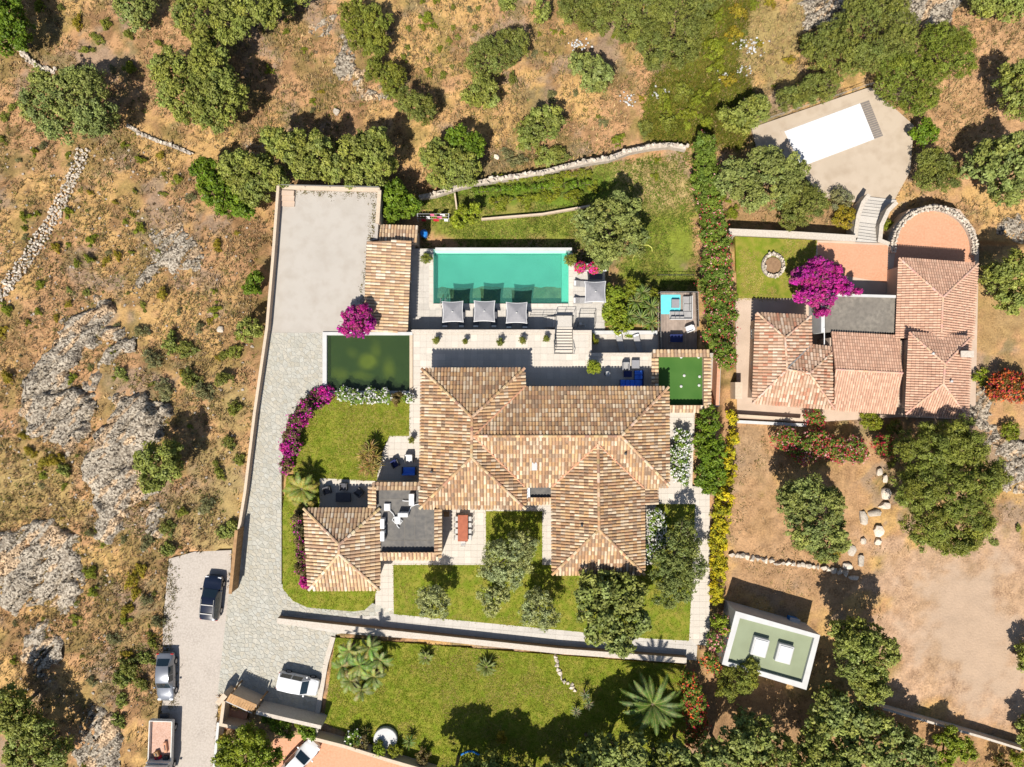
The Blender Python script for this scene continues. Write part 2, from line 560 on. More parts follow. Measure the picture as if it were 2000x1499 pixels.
LAWN_ANNEX = plat([(552, 995), (560, 930), (624, 930), (624, 1000), (742, 1000), (742, 1100), (735, 1155), (728, 1178), (712, 1192), (690, 1195), (600, 1187), (572, 1174), (552, 1150)], 0.032)
LAWN_S = plat([(768, 1104), (1282, 1104), (1282, 985), (1358, 985), (1346, 1252), (1270, 1248), (769, 1200)], 0.034)
LAWN_DINE = plat([(949, 999), (1059, 999), (1059, 1106), (949, 1106)], 0.036)
PATH_S = plat([(545, 1208), (740, 1203), (769, 1198), (1350, 1250), (1362, 1262), (1360, 1290), (1100, 1270), (650, 1236), (540, 1216)], 0.006)
LAWN_BIG = plat([(655, 1246), (1338, 1300), (1340, 1420), (1330, 1530), (900, 1530), (745, 1460), (632, 1412)], 0.02)
DECK = plat([(803, 486), (846, 486), (846, 484), (1118, 484), (1118, 514), (1182, 514), (1182, 646), (1286, 646), (1286, 691), (1153, 691), (1153, 640), (1118, 691), (1084, 691), (1084, 645), (803, 645)], ZD)
WOODDECK = plat([(1284, 571), (1362, 571), (1362, 692), (1284, 692)], ZD + .1)
PUTT = plat([(1276, 686), (1386, 686), (1386, 806), (1276, 806)], .25)
RAMP = plat([(1386, 690), (1409, 690), (1405, 795), (1386, 795)], -1.2)
POOLHOUSE = plat([(716, 440), (818, 440), (805, 650), (712, 650)], ZD)
NLAWN = plat([(1436, 462), (1596, 470), (1596, 590), (1440, 585)], ZN)
NTERR = plat([(1436, 583), (1585, 583), (1596, 470), (1737, 476), (1745, 445), (1775, 410), (1825, 398), (1875, 410), (1905, 450), (1912, 492), (1905, 820), (1760, 815),
              (1572, 826), (1440, 818)], ZN + .004)
NPOOL = plat([(1468, 250), (1700, 170), (1785, 245), (1778, 335), (1745, 395), (1700, 400), (1605, 385), (1560, 330), (1480, 300)], -4.05)
COURT = plat([(535, 1442), (605, 1432), (690, 1462), (860, 1506), (860, 1540), (515, 1540)], -.6)
GATECOURT = plat([(436, 1378), (484, 1392), (476, 1428), (432, 1424)], 0.0)

# the ground: one sheet to the horizon, finer inside the frame
ZONES = [   # (outline px, colour, feather m) : what grows or lies there
    ([(1275, 150), (1345, 110), (1390, 0), (1470, 0), (1440, 120), (1480, 200), (1450, 290), (1380, 290), (1270, 270), (1250, 240)], (.13, .145, .018), 2.2),
    ([(1360, 0), (1570, -40), (1580, 190), (1400, 190)], (.25, .20, .08), 3.0),
    ([(820, 390), (1340, 290), (1350, 480), (830, 480)], (.20, .20, .045), 1.2),
    ([(1200, 310), (1345, 300), (1345, 400), (1270, 410), (1190, 350)], (.34, .25, .12), 1.5),
    ([(830, 425), (1110, 410), (1110, 470), (840, 470)], (.16, .19, .03), 1.2),
    ([(1260, 420), (1355, 420), (1355, 560), (1200, 560), (1220, 470)], (.15, .19, .025), 1.2),
    ([(880, 345), (1200, 330), (1180, 400), (890, 410)], (.09, .15, .015), 1.0),
    ([(-100, 880), (130, 850), (170, 1000), (120, 1040), (-100, 1050)], (.27, .20, .08), 3.0),
    ([(380, 740), (500, 720), (480, 1030), (400, 1080), (310, 1060), (330, 960), (420, 900)], (.27, .205, .09), 2.0),
    ([(1420, 830), (1500, 830), (1500, 1000), (1430, 1100)], (.30, .20, .115), 2.0),
    ([(1420, 980), (1700, 860), (1720, 1130), (1600, 1200), (1420, 1150)], (.34, .21, .115), 2.0),
    ([(1690, 1060), (2150, 1040), (2150, 1480), (1960, 1440), (1740, 1380), (1720, 1200)], (.37, .25, .168), 2.5),
    ([(1790, 1140), (1950, 1100), (1990, 1330), (1900, 1400), (1800, 1280)], (.40, .295, .21), 2.5),
    ([(1500, 1330), (1720, 1380), (2100, 1470), (2100, 1700), (1340, 1700), (1340, 1330)], (.27, .165, .085), 2.0),
    ([(1440, 360), (1460, 300), (1660, 380), (1680, 460), (1430, 450)], (.28, .18, .09), 1.5),
    ([(1900, 560), (2100, 540), (2100, 700), (1890, 690)], (.30, .20, .09), 2.0),
    ([(1790, 40), (2100, 20), (2100, 400), (1790, 380)], (.37, .225, .12), 3.0),
    ([(380, 1370), (430, 1370), (420, 1520), (620, 1520), (610, 1425), (500, 1390)], (.24, .17, .09), 1.0),
]


def ground_colour(x, y, z):
    s = CAM_H / (CAM_H - z)
    px = 1000 + x * s / MPP; py = 749.5 - y * s / MPP
    n1 = fbm(x * .16, y * .16, 11); n2 = fbm(x * .5, y * .5, 21); n3 = fbm(x * 1.6, y * 1.6, 31); n4 = fbm(x * .3 + 40, y * .3, 41)
    straw = np.array([.43, .275, .115]); tan = np.array([.38, .225, .118]); brown = np.array([.205, .122, .062])
    grey = np.array([.25, .185, .135]); olive = np.array([.150, .128, .042])

    def mixc(c, d, t):
        return c * (1 - t[:, None]) + d * t[:, None]
    c = np.tile(tan, (len(x), 1))
    c = mixc(c, straw, sstep(n1 + .4 * (n3 - .5), .42, .62))
    c = mixc(c, brown, .85 * sstep(n2 + .3 * (n3 - .5), .52, .68))
    c = mixc(c, grey, .8 * sstep(n4 + .3 * (n3 - .5), .54, .66))
    c = mixc(c, olive, .55 * sstep(fbm(x * .4 - 9, y * .4, 51) + .3 * (n3 - .5), .53, .66))
    sm = np.zeros(len(x))
    for poly, col, fe in ZONES:
        ins = in_poly(px, py, poly)
        d = dist_poly(px, py, poly) * MPP * np.where(ins, 1, -1) + (n2 - .5) * fe * 3 + (n3 - .5) * fe
        t = sstep(d, -fe * .4, fe * .6)
        cc = np.array(col)[None, :] * (.65 + .7 * n3[:, None]) * (.8 + .4 * n2[:, None])
        if len(poly) and col[2] > .19: cc = np.array(col)[None, :] * (.92 + .16 * n2[:, None]); sm = np.maximum(sm, .8 * t)
        c = c * (1 - .85 * t[:, None]) + cc * .85 * t[:, None]
    c *= .93
    c *= 1 + (fbm(x * 3.1, y * 3.1, 61)[:, None] - .5) * .45 * (1 - sm[:, None])
    return np.concatenate([c, sm[:, None]], 1)


def make_ground():
    fx = np.arange(-64, 64.01, .34); fy = np.arange(-50, 50.01, .34)
    out = np.array([90, 140, 240, 420.])
    xs = np.concatenate([-64 - out[::-1] + 0, fx, 64 + out]); ys = np.concatenate([-50 - out[::-1], fy, 50 + out])
    X, Y = np.meshgrid(xs, ys)
    x = X.ravel(); y = Y.ravel()
    z = T_raw(np.clip(x, -64, 64), np.clip(y, -50, 50)) + (fbm(x * 1.3, y * 1.3, 5) - .5) * .16
    for poly, h in PLAT:
        i = in_poly(x, y, poly)
        z = np.where(i, np.minimum(z, h - .45), z)
    nx = len(xs); ny = len(ys)
    a = (np.arange(ny - 1)[:, None] * nx + np.arange(nx - 1)[None, :]).ravel()
    F = np.stack([a, a + 1, a + 1 + nx, a + nx], 1)
    gc = ground_colour(x, y, z)
    far = np.maximum(np.abs(x) - 62, np.abs(y) - 48)
    t = sstep(far, 0, 4)[:, None]
    gc = gc * (1 - t) + np.array([.30, .19, .095, 0.0]) * t
    me = mesh_np('ground', np.stack([x, y, z], 1), F, M['ground'], gc, smooth=True)
    tag(link('ground', me), kind='structure')


make_ground()


def slab(name, poly_px, z, mat, depth=.6, kind='structure', dz=0.0):
    o = MB().prism([W(a, b, z) for a, b in poly_px], z - depth, z + dz).build(name, M[mat])
    return tag(o, kind=kind)


def pieces(parent, name, polys, z, th, mat, lift=.0, limit=300, cols=None, shrink=.0, bev=0):
    """each polygon (metres, world) one laid stone; past the limit the rest are joined"""
    org = ORG[parent.name]
    order = sorted(range(len(polys)), key=lambda i: -abs(poly_area(polys[i])))
    rest = MB()
    for k, i in enumerate(order):
        p = polys[i]
        if poly_area(p) < 0: p = p[::-1]
        cx = sum(a for a, b in p) / len(p); cy = sum(b for a, b in p) / len(p)
        if shrink:
            q = []
            for a, b in p:
                dx, dy = a - cx, b - cy; L = math.hypot(dx, dy) + 1e-6
                f = max(0.2, 1 - shrink / L); q.append((cx + dx * f, cy + dy * f))
            p = q
        up = z + th + R.uniform(-.3, .3) * th * .5
        col = cols(i) if cols else None
        if k < limit:
            m = MB().prism([(a - cx, b - cy) for a, b in p], -.03, up - z, col)
            link(name, m.mesh(name, M[mat]), parent, (cx - org.x, cy - org.y, z - org.z))
        else:
            rest.prism(p, z - .03, up, col)
    if rest.v:
        tag(rest.build(name + '_remainder', M[mat], parent), kind='stuff')


def grid_polys(poly_px, z, sx, sy, ang=0.0, gap=.007, bond=False, ox=0.0, oy=0.0):
    poly = [W(a, b, z) for a, b in poly_px]
    ca, sa = math.cos(ang), math.sin(ang)
    loc = [(x * ca + y * sa, -x * sa + y * ca) for x, y in poly]
    x0 = min(a for a, b in loc); x1 = max(a for a, b in loc); y0 = min(b for a, b in loc); y1 = max(b for a, b in loc)
    res = []
    j = 0; y = y0 + oy
    while y < y1:
        x = x0 + ox - (sx * .5 if bond and j % 2 else 0)
        while x < x1:
            p = loc
            for a, b, c in ((-1, 0, -(x + gap)), (1, 0, x + sx - gap), (0, -1, -(y + gap)), (0, 1, y + sy - gap)):
                p = clip_poly(p, a, b, c)
                if len(p) < 3: break
            if len(p) >= 3 and abs(poly_area(p)) > .12 * sx * sy:
                res.append([(a * ca - b * sa, a * sa + b * ca) for a, b in p])
            x += sx
        y += sy; j += 1
    return res


def crazy_polys(poly_px, z, size, seed=1):
    poly = [W(a, b, z) for a, b in poly_px]
    rr = random.Random(seed)
    x0 = min(a for a, b in poly); x1 = max(a for a, b in poly); y0 = min(b for a, b in poly); y1 = max(b for a, b in poly)
    nx = int((x1 - x0) / size) + 2; ny = int((y1 - y0) / size) + 2
    S = {}
    for i in range(-2, nx + 2):
        for j in range(-2, ny + 2):
            S[i, j] = (x0 + (i + rr.uniform(.02, .98)) * size, y0 + (j + rr.uniform(.02, .98)) * size)
    res = []
    for i in range(nx):
        for j in range(ny):
            sx, sy = S[i, j]
            p = poly
            cell = [(sx - 2 * size, sy - 2 * size), (sx + 2 * size, sy - 2 * size), (sx + 2 * size, sy + 2 * size), (sx - 2 * size, sy + 2 * size)]
            for di in (-2, -1, 0, 1, 2):
                for dj in (-2, -1, 0, 1, 2):
                    q = S.get((i + di, j + dj))
                    if q is None or (di == 0 and dj == 0): continue
                    a = q[0] - sx; b = q[1] - sy
                    cell = clip_poly(cell, a, b, (q[0] ** 2 + q[1] ** 2 - sx ** 2 - sy ** 2) / 2)
                    if len(cell) < 3: break
                if len(cell) < 3: break
            if len(cell) < 3: continue
            if poly_area(cell) < 0: cell = cell[::-1]
            for k in range(len(cell)):
                a0 = cell[k]; a1 = cell[(k + 1) % len(cell)]
                dx, dy = a1[0] - a0[0], a1[1] - a0[1]
                if math.hypot(dx, dy) < 1e-5: continue
                p = clip_poly(p, dy, -dx, dy * a0[0] - dx * a0[1])
                if len(p) < 3: break
            if len(p) >= 3 and abs(poly_area(p)) > .1 * size * size:
                res.append(p)
    return res


# driveway: concrete parking above, crazy paving below
slab('parking_court', PARKING, 0.0, 'concrete', depth=4.6)
drive = slab('driveway', DRIVE, -.004, 'stonebase', depth=1.3)
rr = random.Random(4)


def flagcol(_):
    b = rr.uniform(.30, .37); w = rr.uniform(-.008, .012)
    return (b + .014 + w, b, b - .046 - w)


pieces(drive, 'flagstone', crazy_polys(DRIVE, 0.0, .38, 5), 0.0, .02, 'flag', cols=flagcol, shrink=.026)
slab('gravel_road', ROAD, -.035, 'gravel', depth=.8)
ter = slab('terrace', TERRACE, -.002, 'grout', depth=4.3)
UNDER = [[W(a, b, 0) for a, b in q] for q in ([(835, 735), (1012, 735), (1012, 770), (1290, 770), (1290, 938), (1245, 950), (1245, 1108), (1092, 1108), (1092, 970), (1012, 975), (835, 975)],
                                              [(612, 1004), (730, 1004), (730, 960), (850, 960), (850, 1080), (730, 1080), (730, 1140), (620, 1140)])]
pieces(ter, 'paving_slab', [q for q in grid_polys(TERRACE, 0.0, .62, .62) if not any(in_poly(np.array([sum(a for a, b in q) / len(q)]), np.array([sum(b for a, b in q) / len(q)]), u)[0] for u in UNDER)],
       0.0, .02, 'paver')
dk = slab('pool_deck_base', [(803, 486), (842, 486), (842, 598), (1114, 598), (1114, 514), (1182, 514), (1182, 646), (1286, 646), (1286, 691), (1153, 691), (1153, 645), (803, 645)],
          ZD - .002, 'grout', depth=2.6)
pieces(dk, 'paving_slab', grid_polys([(803, 487), (840, 487), (840, 600), (1116, 600), (1116, 514), (1180, 514), (1180, 647), (1285, 647), (1285, 690), (1153, 690), (1153, 645), (803, 645)],
                                    ZD, .62, .62), ZD, .02, 'paver_grey')
pth = slab('path', PATH_S, .004, 'grout', depth=.9)
pieces(pth, 'paving_slab', grid_polys(PATH_S, .006, .78, .78, ang=math.radians(-4.6)), .006, .02, 'paver_grey')
slab('lawn', LAWN_NW, .03, 'lawn', depth=.5)
slab('lawn', LAWN_ANNEX, .032, 'lawn', depth=.5)
slab('lawn', LAWN_S, .034, 'lawn', depth=.5)
slab('lawn', LAWN_DINE, .036, 'lawn', depth=.5)
slab('lawn', LAWN_BIG, .02, 'lawn', depth=.8)
slab('lawn', NLAWN, ZN, 'lawn', depth=.6)
slab('stair_landing_floor', RAMP, -1.2, 'concrete', depth=1.5)
slab('neighbouring_terrace', NTERR, ZN + .004, 'plaster', depth=2.2)
slab('pool_surround', NPOOL, -4.05, 'deckstone', depth=.6)
slab('courtyard', COURT, -.6, 'terracotta', depth=.5)
slab('courtyard', GATECOURT, 0.02, 'terracotta', depth=.5)
slab('pool_house_floor', [(718, 442), (812, 442), (802, 648), (716, 648)], ZD - .03, 'grout', depth=2.0)
# lawn edging kerbs
kerb = MB()
for a, b in (((655, 1246), (640, 1300)), ((640, 1300), (622, 1408))):
    pa = P(*a, .1); pb = P(*b, .1); d = (pb - pa); n = Vector((-d.y, d.x, 0)).normalized()
    kerb.prism([(pa.x - n.x * .45, pa.y - n.y * .45), (pb.x - n.x * .45, pb.y - n.y * .45), (pb.x, pb.y), (pa.x, pa.y)], -.4, .13)
tag(kerb.build('kerb', M['coping']), kind='structure')


# ---------------------------------------------------------------- walls
def wall(name, label, pts, base, top, thick, mat, cat='wall', group=None, cap=None, capw=.06, caph=.07, side=0.0, steps=None):
    """a masonry wall along photo points given on its top edge"""
    q = [P(a, b, top) for a, b in pts]
    o = thing(name, label, cat, (q[0].x, q[0].y, base), group=group)

    def band(w, z0, z1):
        L = []; Rr = []
        for i, p in enumerate(q):
            d0 = (q[i] - q[i - 1]).normalized() if i else (q[1] - q[0]).normalized()
            d1 = (q[i + 1] - q[i]).normalized() if i < len(q) - 1 else d0
            d = (d0 + d1).normalized(); n = Vector((-d.y, d.x, 0))
            s = 1 / max(.5, n.dot(Vector((-d0.y, d0.x, 0))))
            L.append((p.x + n.x * s * (w / 2 + side), p.y + n.y * s * (w / 2 + side))); Rr.append((p.x - n.x * s * (w / 2 - side), p.y - n.y * s * (w / 2 - side)))
        return MB().prism(L + Rr[::-1], z0, z1)
    band(thick, base, top - (caph if cap else 0)).build('wall_body', M[mat], o)
    if cap:
        band(thick + capw, top - caph, top).build('coping', M[cap], o)
    return o


wall('boundary_wall', 'long cream plastered wall along the west side of the driveway', [(543, 363), (533, 500), (521, 640), (497, 805), (478, 962), (466, 1036)], -3.0, .85, .24, 'plaster', cap='cream', capw=.03)
wall('parapet_wall', 'low pale parapet along the north end of the concrete parking court', [(549, 366), (742, 371)], -4.4, .35, .35, 'plaster', cap='cream')
wall('parapet_wall', 'low pale parapet on the east edge of the parking court above the vegetable garden', [(741, 372), (737, 436)], -4.4, .45, .3, 'plaster', cap='cream')
wall('garden_wall', 'long low stone-capped wall between the flagged path and the south lawn', [(541, 1213), (660, 1226), (1090, 1272), (1341, 1291)], -.4, .85, .48, 'wallbrown', cap='coping', capw=.05, caph=.09)
wall('terrace_wall', 'pale retaining wall top at the north edge of the house terrace above the sunshades', [(805, 648), (1084, 648)], ZD - .2, .16, .34, 'plaster', cap='coping', capw=.04)
wall('terrace_wall', 'short pale terrace wall between the steps and the sunken lounger terrace', [(1121, 648), (1153, 648), (1153, 688)], ZD - .2, .16, .22, 'plaster', cap='coping', capw=.04)
wall('deck_wall', 'white low wall on the north side of the sunken terrace with two loungers', [(1157, 650), (1284, 650)], -4.4, ZD + .45, .35, 'plaster', cap='white', capw=.03)
wall('coping_wall', 'pale coping strip along the terrace above the two blue-shaded loungers', [(1153, 693), (1278, 693)], ZD - .3, .14, .3, 'plaster', cap='coping', capw=.05)
wall('rail_wall', 'pink rendered wall beside the sunken passage next to the putting green', [(1405, 690), (1401, 792)], -3.0, .35, .3, 'terracotta')
wall('boundary_wall', 'short white wall running down beside the gravel road south of the gate', [(426, 1412), (416, 1520)], -.5, 1.3, .25, 'white')
wall('boundary_wall', 'blue-shadowed stone wall between the flagged drive and the shaded planting', [(500, 1392), (560, 1406), (627, 1421)], -.8, 2.1, .35, 'coping')
wall('court_wall', 'thick cream wall between the south lawn and the terracotta courtyard', [(598, 1440), (670, 1458), (760, 1486), (850, 1512)], -.8, 1.3, .32, 'cream')
wall('pillar_wall', 'short cream pier at the corner of the shaded planting and the south lawn', [(620, 1412), (614, 1440)], -.6, 1.0, .4, 'plaster', cap='coping')
wall('gate_wall', 'pale gate wall beside the gravel road under the small wooden roof', [(424, 1376), (440, 1358)], -.5, 1.9, .5, 'cream')
wall('gate_wall', 'tall cream wall by the road closing off the little gate court', [(437, 1370), (431, 1416), (476, 1426)], -.5, 1.5, .3, 'cream')
wall('retaining_wall', 'pale stone retaining wall between the neighbouring pool garden and lawn', [(1424, 453), (1540, 458), (1672, 466)], -4.6, ZN + .4, .6, 'stone', cap='coping')
wall('garden_edge_wall', 'thin cream edging wall across the green vegetable garden', [(940, 428), (1060, 418), (1152, 402)], ZG - .4, ZG + .35, .18, 'cream')
wall('garden_edge_wall', 'short cream garden wall leading from the dry stone wall to the laundry', [(888, 378), (893, 415)], ZG - .4, ZG + .4, .16, 'cream')
wall('neighbour_wall', 'white coping wall at the foot of the neighbouring house entrance', [(1440, 824), (1575, 831)], ZN - .6, ZN + .3, .25, 'cream', cap='white')
wall('neighbour_wall', 'brown shadowed step wall below the neighbouring house entrance', [(1441, 812), (1566, 820)], ZN - .4, ZN + .65, .2, 'wallbrown', cap='cream')
wall('chimney_wall', 'cream upright block standing beside the neighbouring house west wall', [(1443, 747), (1443, 780)], ZN - .1, ZN + 1.5, .7, 'cream')
wall('lot_wall', 'thin pale wall running along the foot of the sandy lot', [(1725, 1385), (1830, 1415), (1920, 1441), (2010, 1469)], -1.6, .2, .22, 'coping')
wall('pool_north_wall', 'white infinity-edge wall along the north side of the turquoise pool', [(850, 487), (1117, 487)], -4.4, ZD + .12, .28, 'plaster', cap='white', capw=.02)

# fence slats of the sliding gate
g0 = P(462, 1036, 1.9); g1 = P(450, 1160, 1.9)
gate = thing('sliding_gate', 'tall brown board gate standing at the edge of the flagged drive above the navy car', 'gate', (g0.x, g0.y, 0))
gd = (Vector((g1.x, g1.y, 0)) - Vector((g0.x, g0.y, 0))); gl = gd.length; gd.normalize(); ga = math.atan2(gd.y, gd.x)
nb = 22
for i in range(nb):
    c = Vector((g0.x, g0.y, 0)) + gd * (gl * (i + .5) / nb)
    MB().bbox((c.x, c.y, .98), (gl / nb * .93, .05, 1.8), .01, ga).build('board', M['wood'], gate)
MB().box((g0.x + gd.x * gl / 2, g0.y + gd.y * gl / 2, 1.93), (gl, .3, .08), ga).build('top_rail', M['wood'], gate)
for t in (.02, .98):
    c = Vector((g0.x, g0.y, 0)) + gd * gl * t
    MB().box((c.x - .09, c.y, .95), (.12, .12, 1.98), ga).build('post', M['darkmetal'], gate)
# small wooden roof over the gate
gr = thing('gate_shelter', 'small brown wooden roof on posts beside the cream gate wall', 'shelter', tuple(P(460, 1395, 0)))
rp = [P(441, 1370, 1.85), P(450, 1355, 2.15), P(502, 1377, 2.15), P(492, 1393, 1.85)]
MB().prism([(rp[1].x + .1, rp[1].y - .1), (rp[2].x - .1, rp[2].y - .1), (rp[2].x - .15, rp[2].y - .35), (rp[1].x + .05, rp[1].y - .35)], -.2, 1.95).build('rear_wall', M['cream'], gr)
n = 11
for i in range(n):
    a0, a1 = i / n + .004, (i + 1) / n - .004
    lo0 = rp[0].lerp(rp[3], a0); lo1 = rp[0].lerp(rp[3], a1); hi0 = rp[1].lerp(rp[2], a0); hi1 = rp[1].lerp(rp[2], a1)
    dn = Vector((0, 0, .06))
    MB().add([lo0, lo1, hi1, hi0, lo0 - dn, lo1 - dn, hi1 - dn, hi0 - dn], [(0, 1, 2, 3), (7, 6, 5, 4), (0, 4, 5, 1), (1, 5, 6, 2), (2, 6, 7, 3), (3, 7, 4, 0)]).build('plank', M['wood'], gr)
MB().tube([rp[0] + Vector((0, 0, -.05)), rp[3] + Vector((0, 0, -.05))], .07, 6).build('fascia', M['white'], gr)
for p in rp:
    MB().box((p.x * .99, p.y * .99, .85), (.12, .12, 1.9)).build('post', M['wood'], gr)
# ---------------------------------------------------------------- tiled roofs
TILE_SETS = {
    'villa': [(0.411, 0.277, 0.157), (0.463, 0.336, 0.205), (0.333, 0.203, 0.113), (0.501, 0.377, 0.250), (0.398, 0.245, 0.127), (0.277, 0.165, 0.099), (0.454, 0.361, 0.263), (0.374, 0.229, 0.138), (0.323, 0.229, 0.153), (0.465, 0.303, 0.160), (0.239, 0.167, 0.113), (0.532, 0.434, 0.310)],
    'warm': [(0.475, 0.341, 0.212), (0.525, 0.403, 0.273), (0.414, 0.273, 0.162), (0.555, 0.455, 0.335), (0.489, 0.333, 0.194), (0.370, 0.243, 0.158), (0.509, 0.377, 0.240), (0.432, 0.303, 0.194), (0.400, 0.302, 0.211), (0.537, 0.394, 0.237), (0.336, 0.235, 0.159), (0.565, 0.484, 0.379)],
    'red': [(0.456, 0.285, 0.195), (0.501, 0.341, 0.249), (0.384, 0.220, 0.144), (0.534, 0.399, 0.302), (0.424, 0.241, 0.162), (0.355, 0.238, 0.166), (0.474, 0.327, 0.234), (0.518, 0.370, 0.268), (0.392, 0.186, 0.120), (0.477, 0.313, 0.216), (0.427, 0.297, 0.217), (0.553, 0.439, 0.343)],
    'pink': [(0.502, 0.313, 0.224), (0.522, 0.332, 0.239), (0.477, 0.288, 0.205), (0.530, 0.344, 0.251), (0.495, 0.307, 0.218), (0.459, 0.281, 0.201), (0.510, 0.326, 0.235), (0.485, 0.307, 0.222), (0.439, 0.269, 0.194), (0.521, 0.326, 0.231), (0.490, 0.301, 0.214), (0.536, 0.356, 0.261)],
}


def barrel(mb, pos, ac, dn, nn, w, l, col):
    """one half-round cover tile; dn points down the slope"""
    vs = []
    for t, k, up in ((-.56, .36, -.005), (.56, .43, .04)):
        for a in (0, 40, 90, 140, 180):
            r = math.radians(a)
            vs.append(pos + ac * (math.cos(r) * w * k) + dn * (t * l) + nn * (math.sin(r) * w * .34 + up))
    fs = [(i, i + 1, i + 6, i + 5) for i in range(4)] + [(5, 6, 7, 8, 9)]
    mb.add(vs, fs, col)


def inside(u, v, poly):
    c = False; n = len(poly)
    for i in range(n):
        x0, y0 = poly[i]; x1, y1 = poly[(i + 1) % n]
        if (y0 > v) != (y1 > v) and u < (x1 - x0) * (v - y0) / (y1 - y0) + x0:
            c = not c
    return c


class Roof:
    def __init__(self, parent, tset, w=.34, l=.46, limit=300):
        self.pan = 'pan_pink' if tset == 'pink' else 'pan'; self.p = parent; self.set = TILE_SETS[tset]; self.w = w; self.l = l; self.limit = limit
        self.tiles = []; self.caps = []
        self.r = random.Random(hash(tset) % 97 + len(tset))

    def face(self, pts, thick=.14):
        """pts: (px, py, z) around one slope"""
        q = [P(*p) for p in pts]
        c = sum(q, Vector()) / len(q)
        A = np.array([[p.x - c.x, p.y - c.y, 1] for p in q]); b = np.array([p.z - c.z for p in q])
        s, *_ = np.linalg.lstsq(A, b, rcond=None)
        nn = Vector((-s[0], -s[1], 1)).normalized()
        dn = Vector((s[0], s[1], s[0] ** 2 + s[1] ** 2)) * -1
        dn = dn.normalized() if dn.length > 1e-6 else Vector((0, -1, 0))
        ac = nn.cross(dn)
        if poly_area([(p.x, p.y) for p in q]) < 0: q = q[::-1]
        m = MB(); n = len(q); dv = Vector((0, 0, thick))
        m.add(q + [p - dv for p in q], [tuple(range(n)), tuple(range(2 * n - 1, n - 1, -1))] + [(i, i + n, (i + 1) % n + n, (i + 1) % n) for i in range(n)])
        m.build('roof_slope', M[self.pan], self.p)
        uv = [((p - c).dot(ac), (p - c).dot(dn)) for p in q]
        u0 = min(a for a, b in uv); u1 = max(a for a, b in uv); v0 = min(b for a, b in uv); v1 = max(b for a, b in uv)
        nu = max(1, round((u1 - u0) / self.w)); wu = (u1 - u0) / nu
        nv = max(1, round((v1 - v0) / self.l)); lv = (v1 - v0) / nv
        for i in range(nu):
            for j in range(nv):
                u = u0 + (i + .5) * wu; v = v1 - (j + .5) * lv
                if inside(u, v, uv):
                    self.tiles.append((c + ac * u + dn * (v + .05 * (j == 0)), ac, dn, nn, wu, lv))

    def cap(self, a, b, w=.34, col=None):
        a = P(*a); b = P(*b); d = b - a; L = d.length; d.normalize()
        n = max(1, round(L / .42)); side = d.cross(Vector((0, 0, 1))).normalized(); up = side.cross(d)
        m = MB()
        for i in range(n):
            k = self.r.choice(self.set[:6]); k = tuple(min(.8, x * self.r.uniform(1.0, 1.2)) for x in k) if not col else col
            barrel(m, a + d * ((i + .5) * L / n) + up * .04, side, d, up, w, L / n, k)
        tag(m.build('ridge_tiles', M['ridge'], self.p), kind='stuff')

    def finish(self, name='roof_tile'):
        org = ORG[self.p.name]
        self.tiles.sort(key=lambda t: t[0].length)
        protos = []
        if self.limit:
            for k in self.set:
                m = MB(); barrel(m, Vector((0, 0, 0)), Vector((1, 0, 0)), Vector((0, -1, 0)), Vector((0, 0, 1)), 1.0, 1.0, k)
                me = m.mesh(name, M['tile'])
                protos.append(me)
        rest = MB()
        # spread the individually laid tiles over the whole roof
        idx = set(range(min(self.limit, len(self.tiles))))
        for i, (pos, ac, dn, nn, w, l) in enumerate(self.tiles):
            k = self.r.randrange(len(self.set))
            pos = pos + nn * self.r.uniform(0, .012)
            if i in idx:
                o = link(name, protos[k], self.p)
                m3 = Matrix((ac, -dn, nn)).transposed()
                o.matrix_local = Matrix.Translation(pos - org) @ m3.to_4x4() @ Matrix.Diagonal((w, l, w, 1))
            else:
                f = self.r.uniform(.86, 1.14)
                barrel(rest, pos, ac, dn, nn, w, l, tuple(x * f for x in self.set[k]))
        if rest.v:
            tag(rest.build(name + '_remainder', M['tile'], self.p), kind='stuff')


def wallblock(parent, poly_px, zref, z0, z1, mat='cream', name='wall'):
    return MB().prism([W(a, b, zref) for a, b in poly_px], z0, z1).build(name, M[mat], parent)


def opening(parent, px, py, zc, w, h, face, mat='autoglass', name='window', frame='white', depth=.06):
    """a framed window or door on a wall; face = outward angle in degrees; (px, py) where the wall meets height zc"""
    c = P(px, py, zc); a = math.radians(face); nrm = Vector((math.cos(a), math.sin(a), 0))
    f = MB()
    rz = a + math.pi / 2
    t = Vector((math.cos(rz), math.sin(rz), 0))
    for s in (-1, 1):
        p = c + t * s * (w / 2); f.box(p + nrm * .02, (.08, depth + .04, h + .08), rz)
        p = c + Vector((0, 0, s * h / 2)); f.box(p + nrm * .02, (w - .08, depth + .04, .08), rz)
    o = f.build(name, M[frame], parent)
    MB().box(c, (w - .06, depth, h - .06), rz).build('pane', M[mat], o)
    return o


ZE, ZR = 3.0, 5.0
villa = thing('villa', 'large villa with mottled terracotta hip roofs in the middle of the garden', 'house', tuple(P(1000, 850, 0)))
rf = Roof(villa, 'villa', w=.295, l=.44, limit=300)
NW = (824, 721); NE = (1024, 720)
rf.face([(824, 721, ZE), (1024, 720, ZE), (922, 815, ZR)])
rf.face([(824, 721, ZE), (922, 815, ZR), (921, 894, ZR), (820, 993, ZE)])
rf.face([(820, 993, ZE), (921, 894, ZR), (1026, 994, ZE)])
rf.face([(922, 815, ZR), (1024, 720, ZE), (1024, 757, ZE), (925, 852, ZR)])
rf.face([(925, 852, ZR), (1024, 950, ZE), (1026, 994, ZE), (921, 894, ZR)])
rf.face([(1024, 757, ZE), (1305, 757, ZE), (1213, 852, ZR), (925, 852, ZR)])
rf.face([(1213, 852, ZR), (1305, 757, ZE), (1306, 948, ZE)])
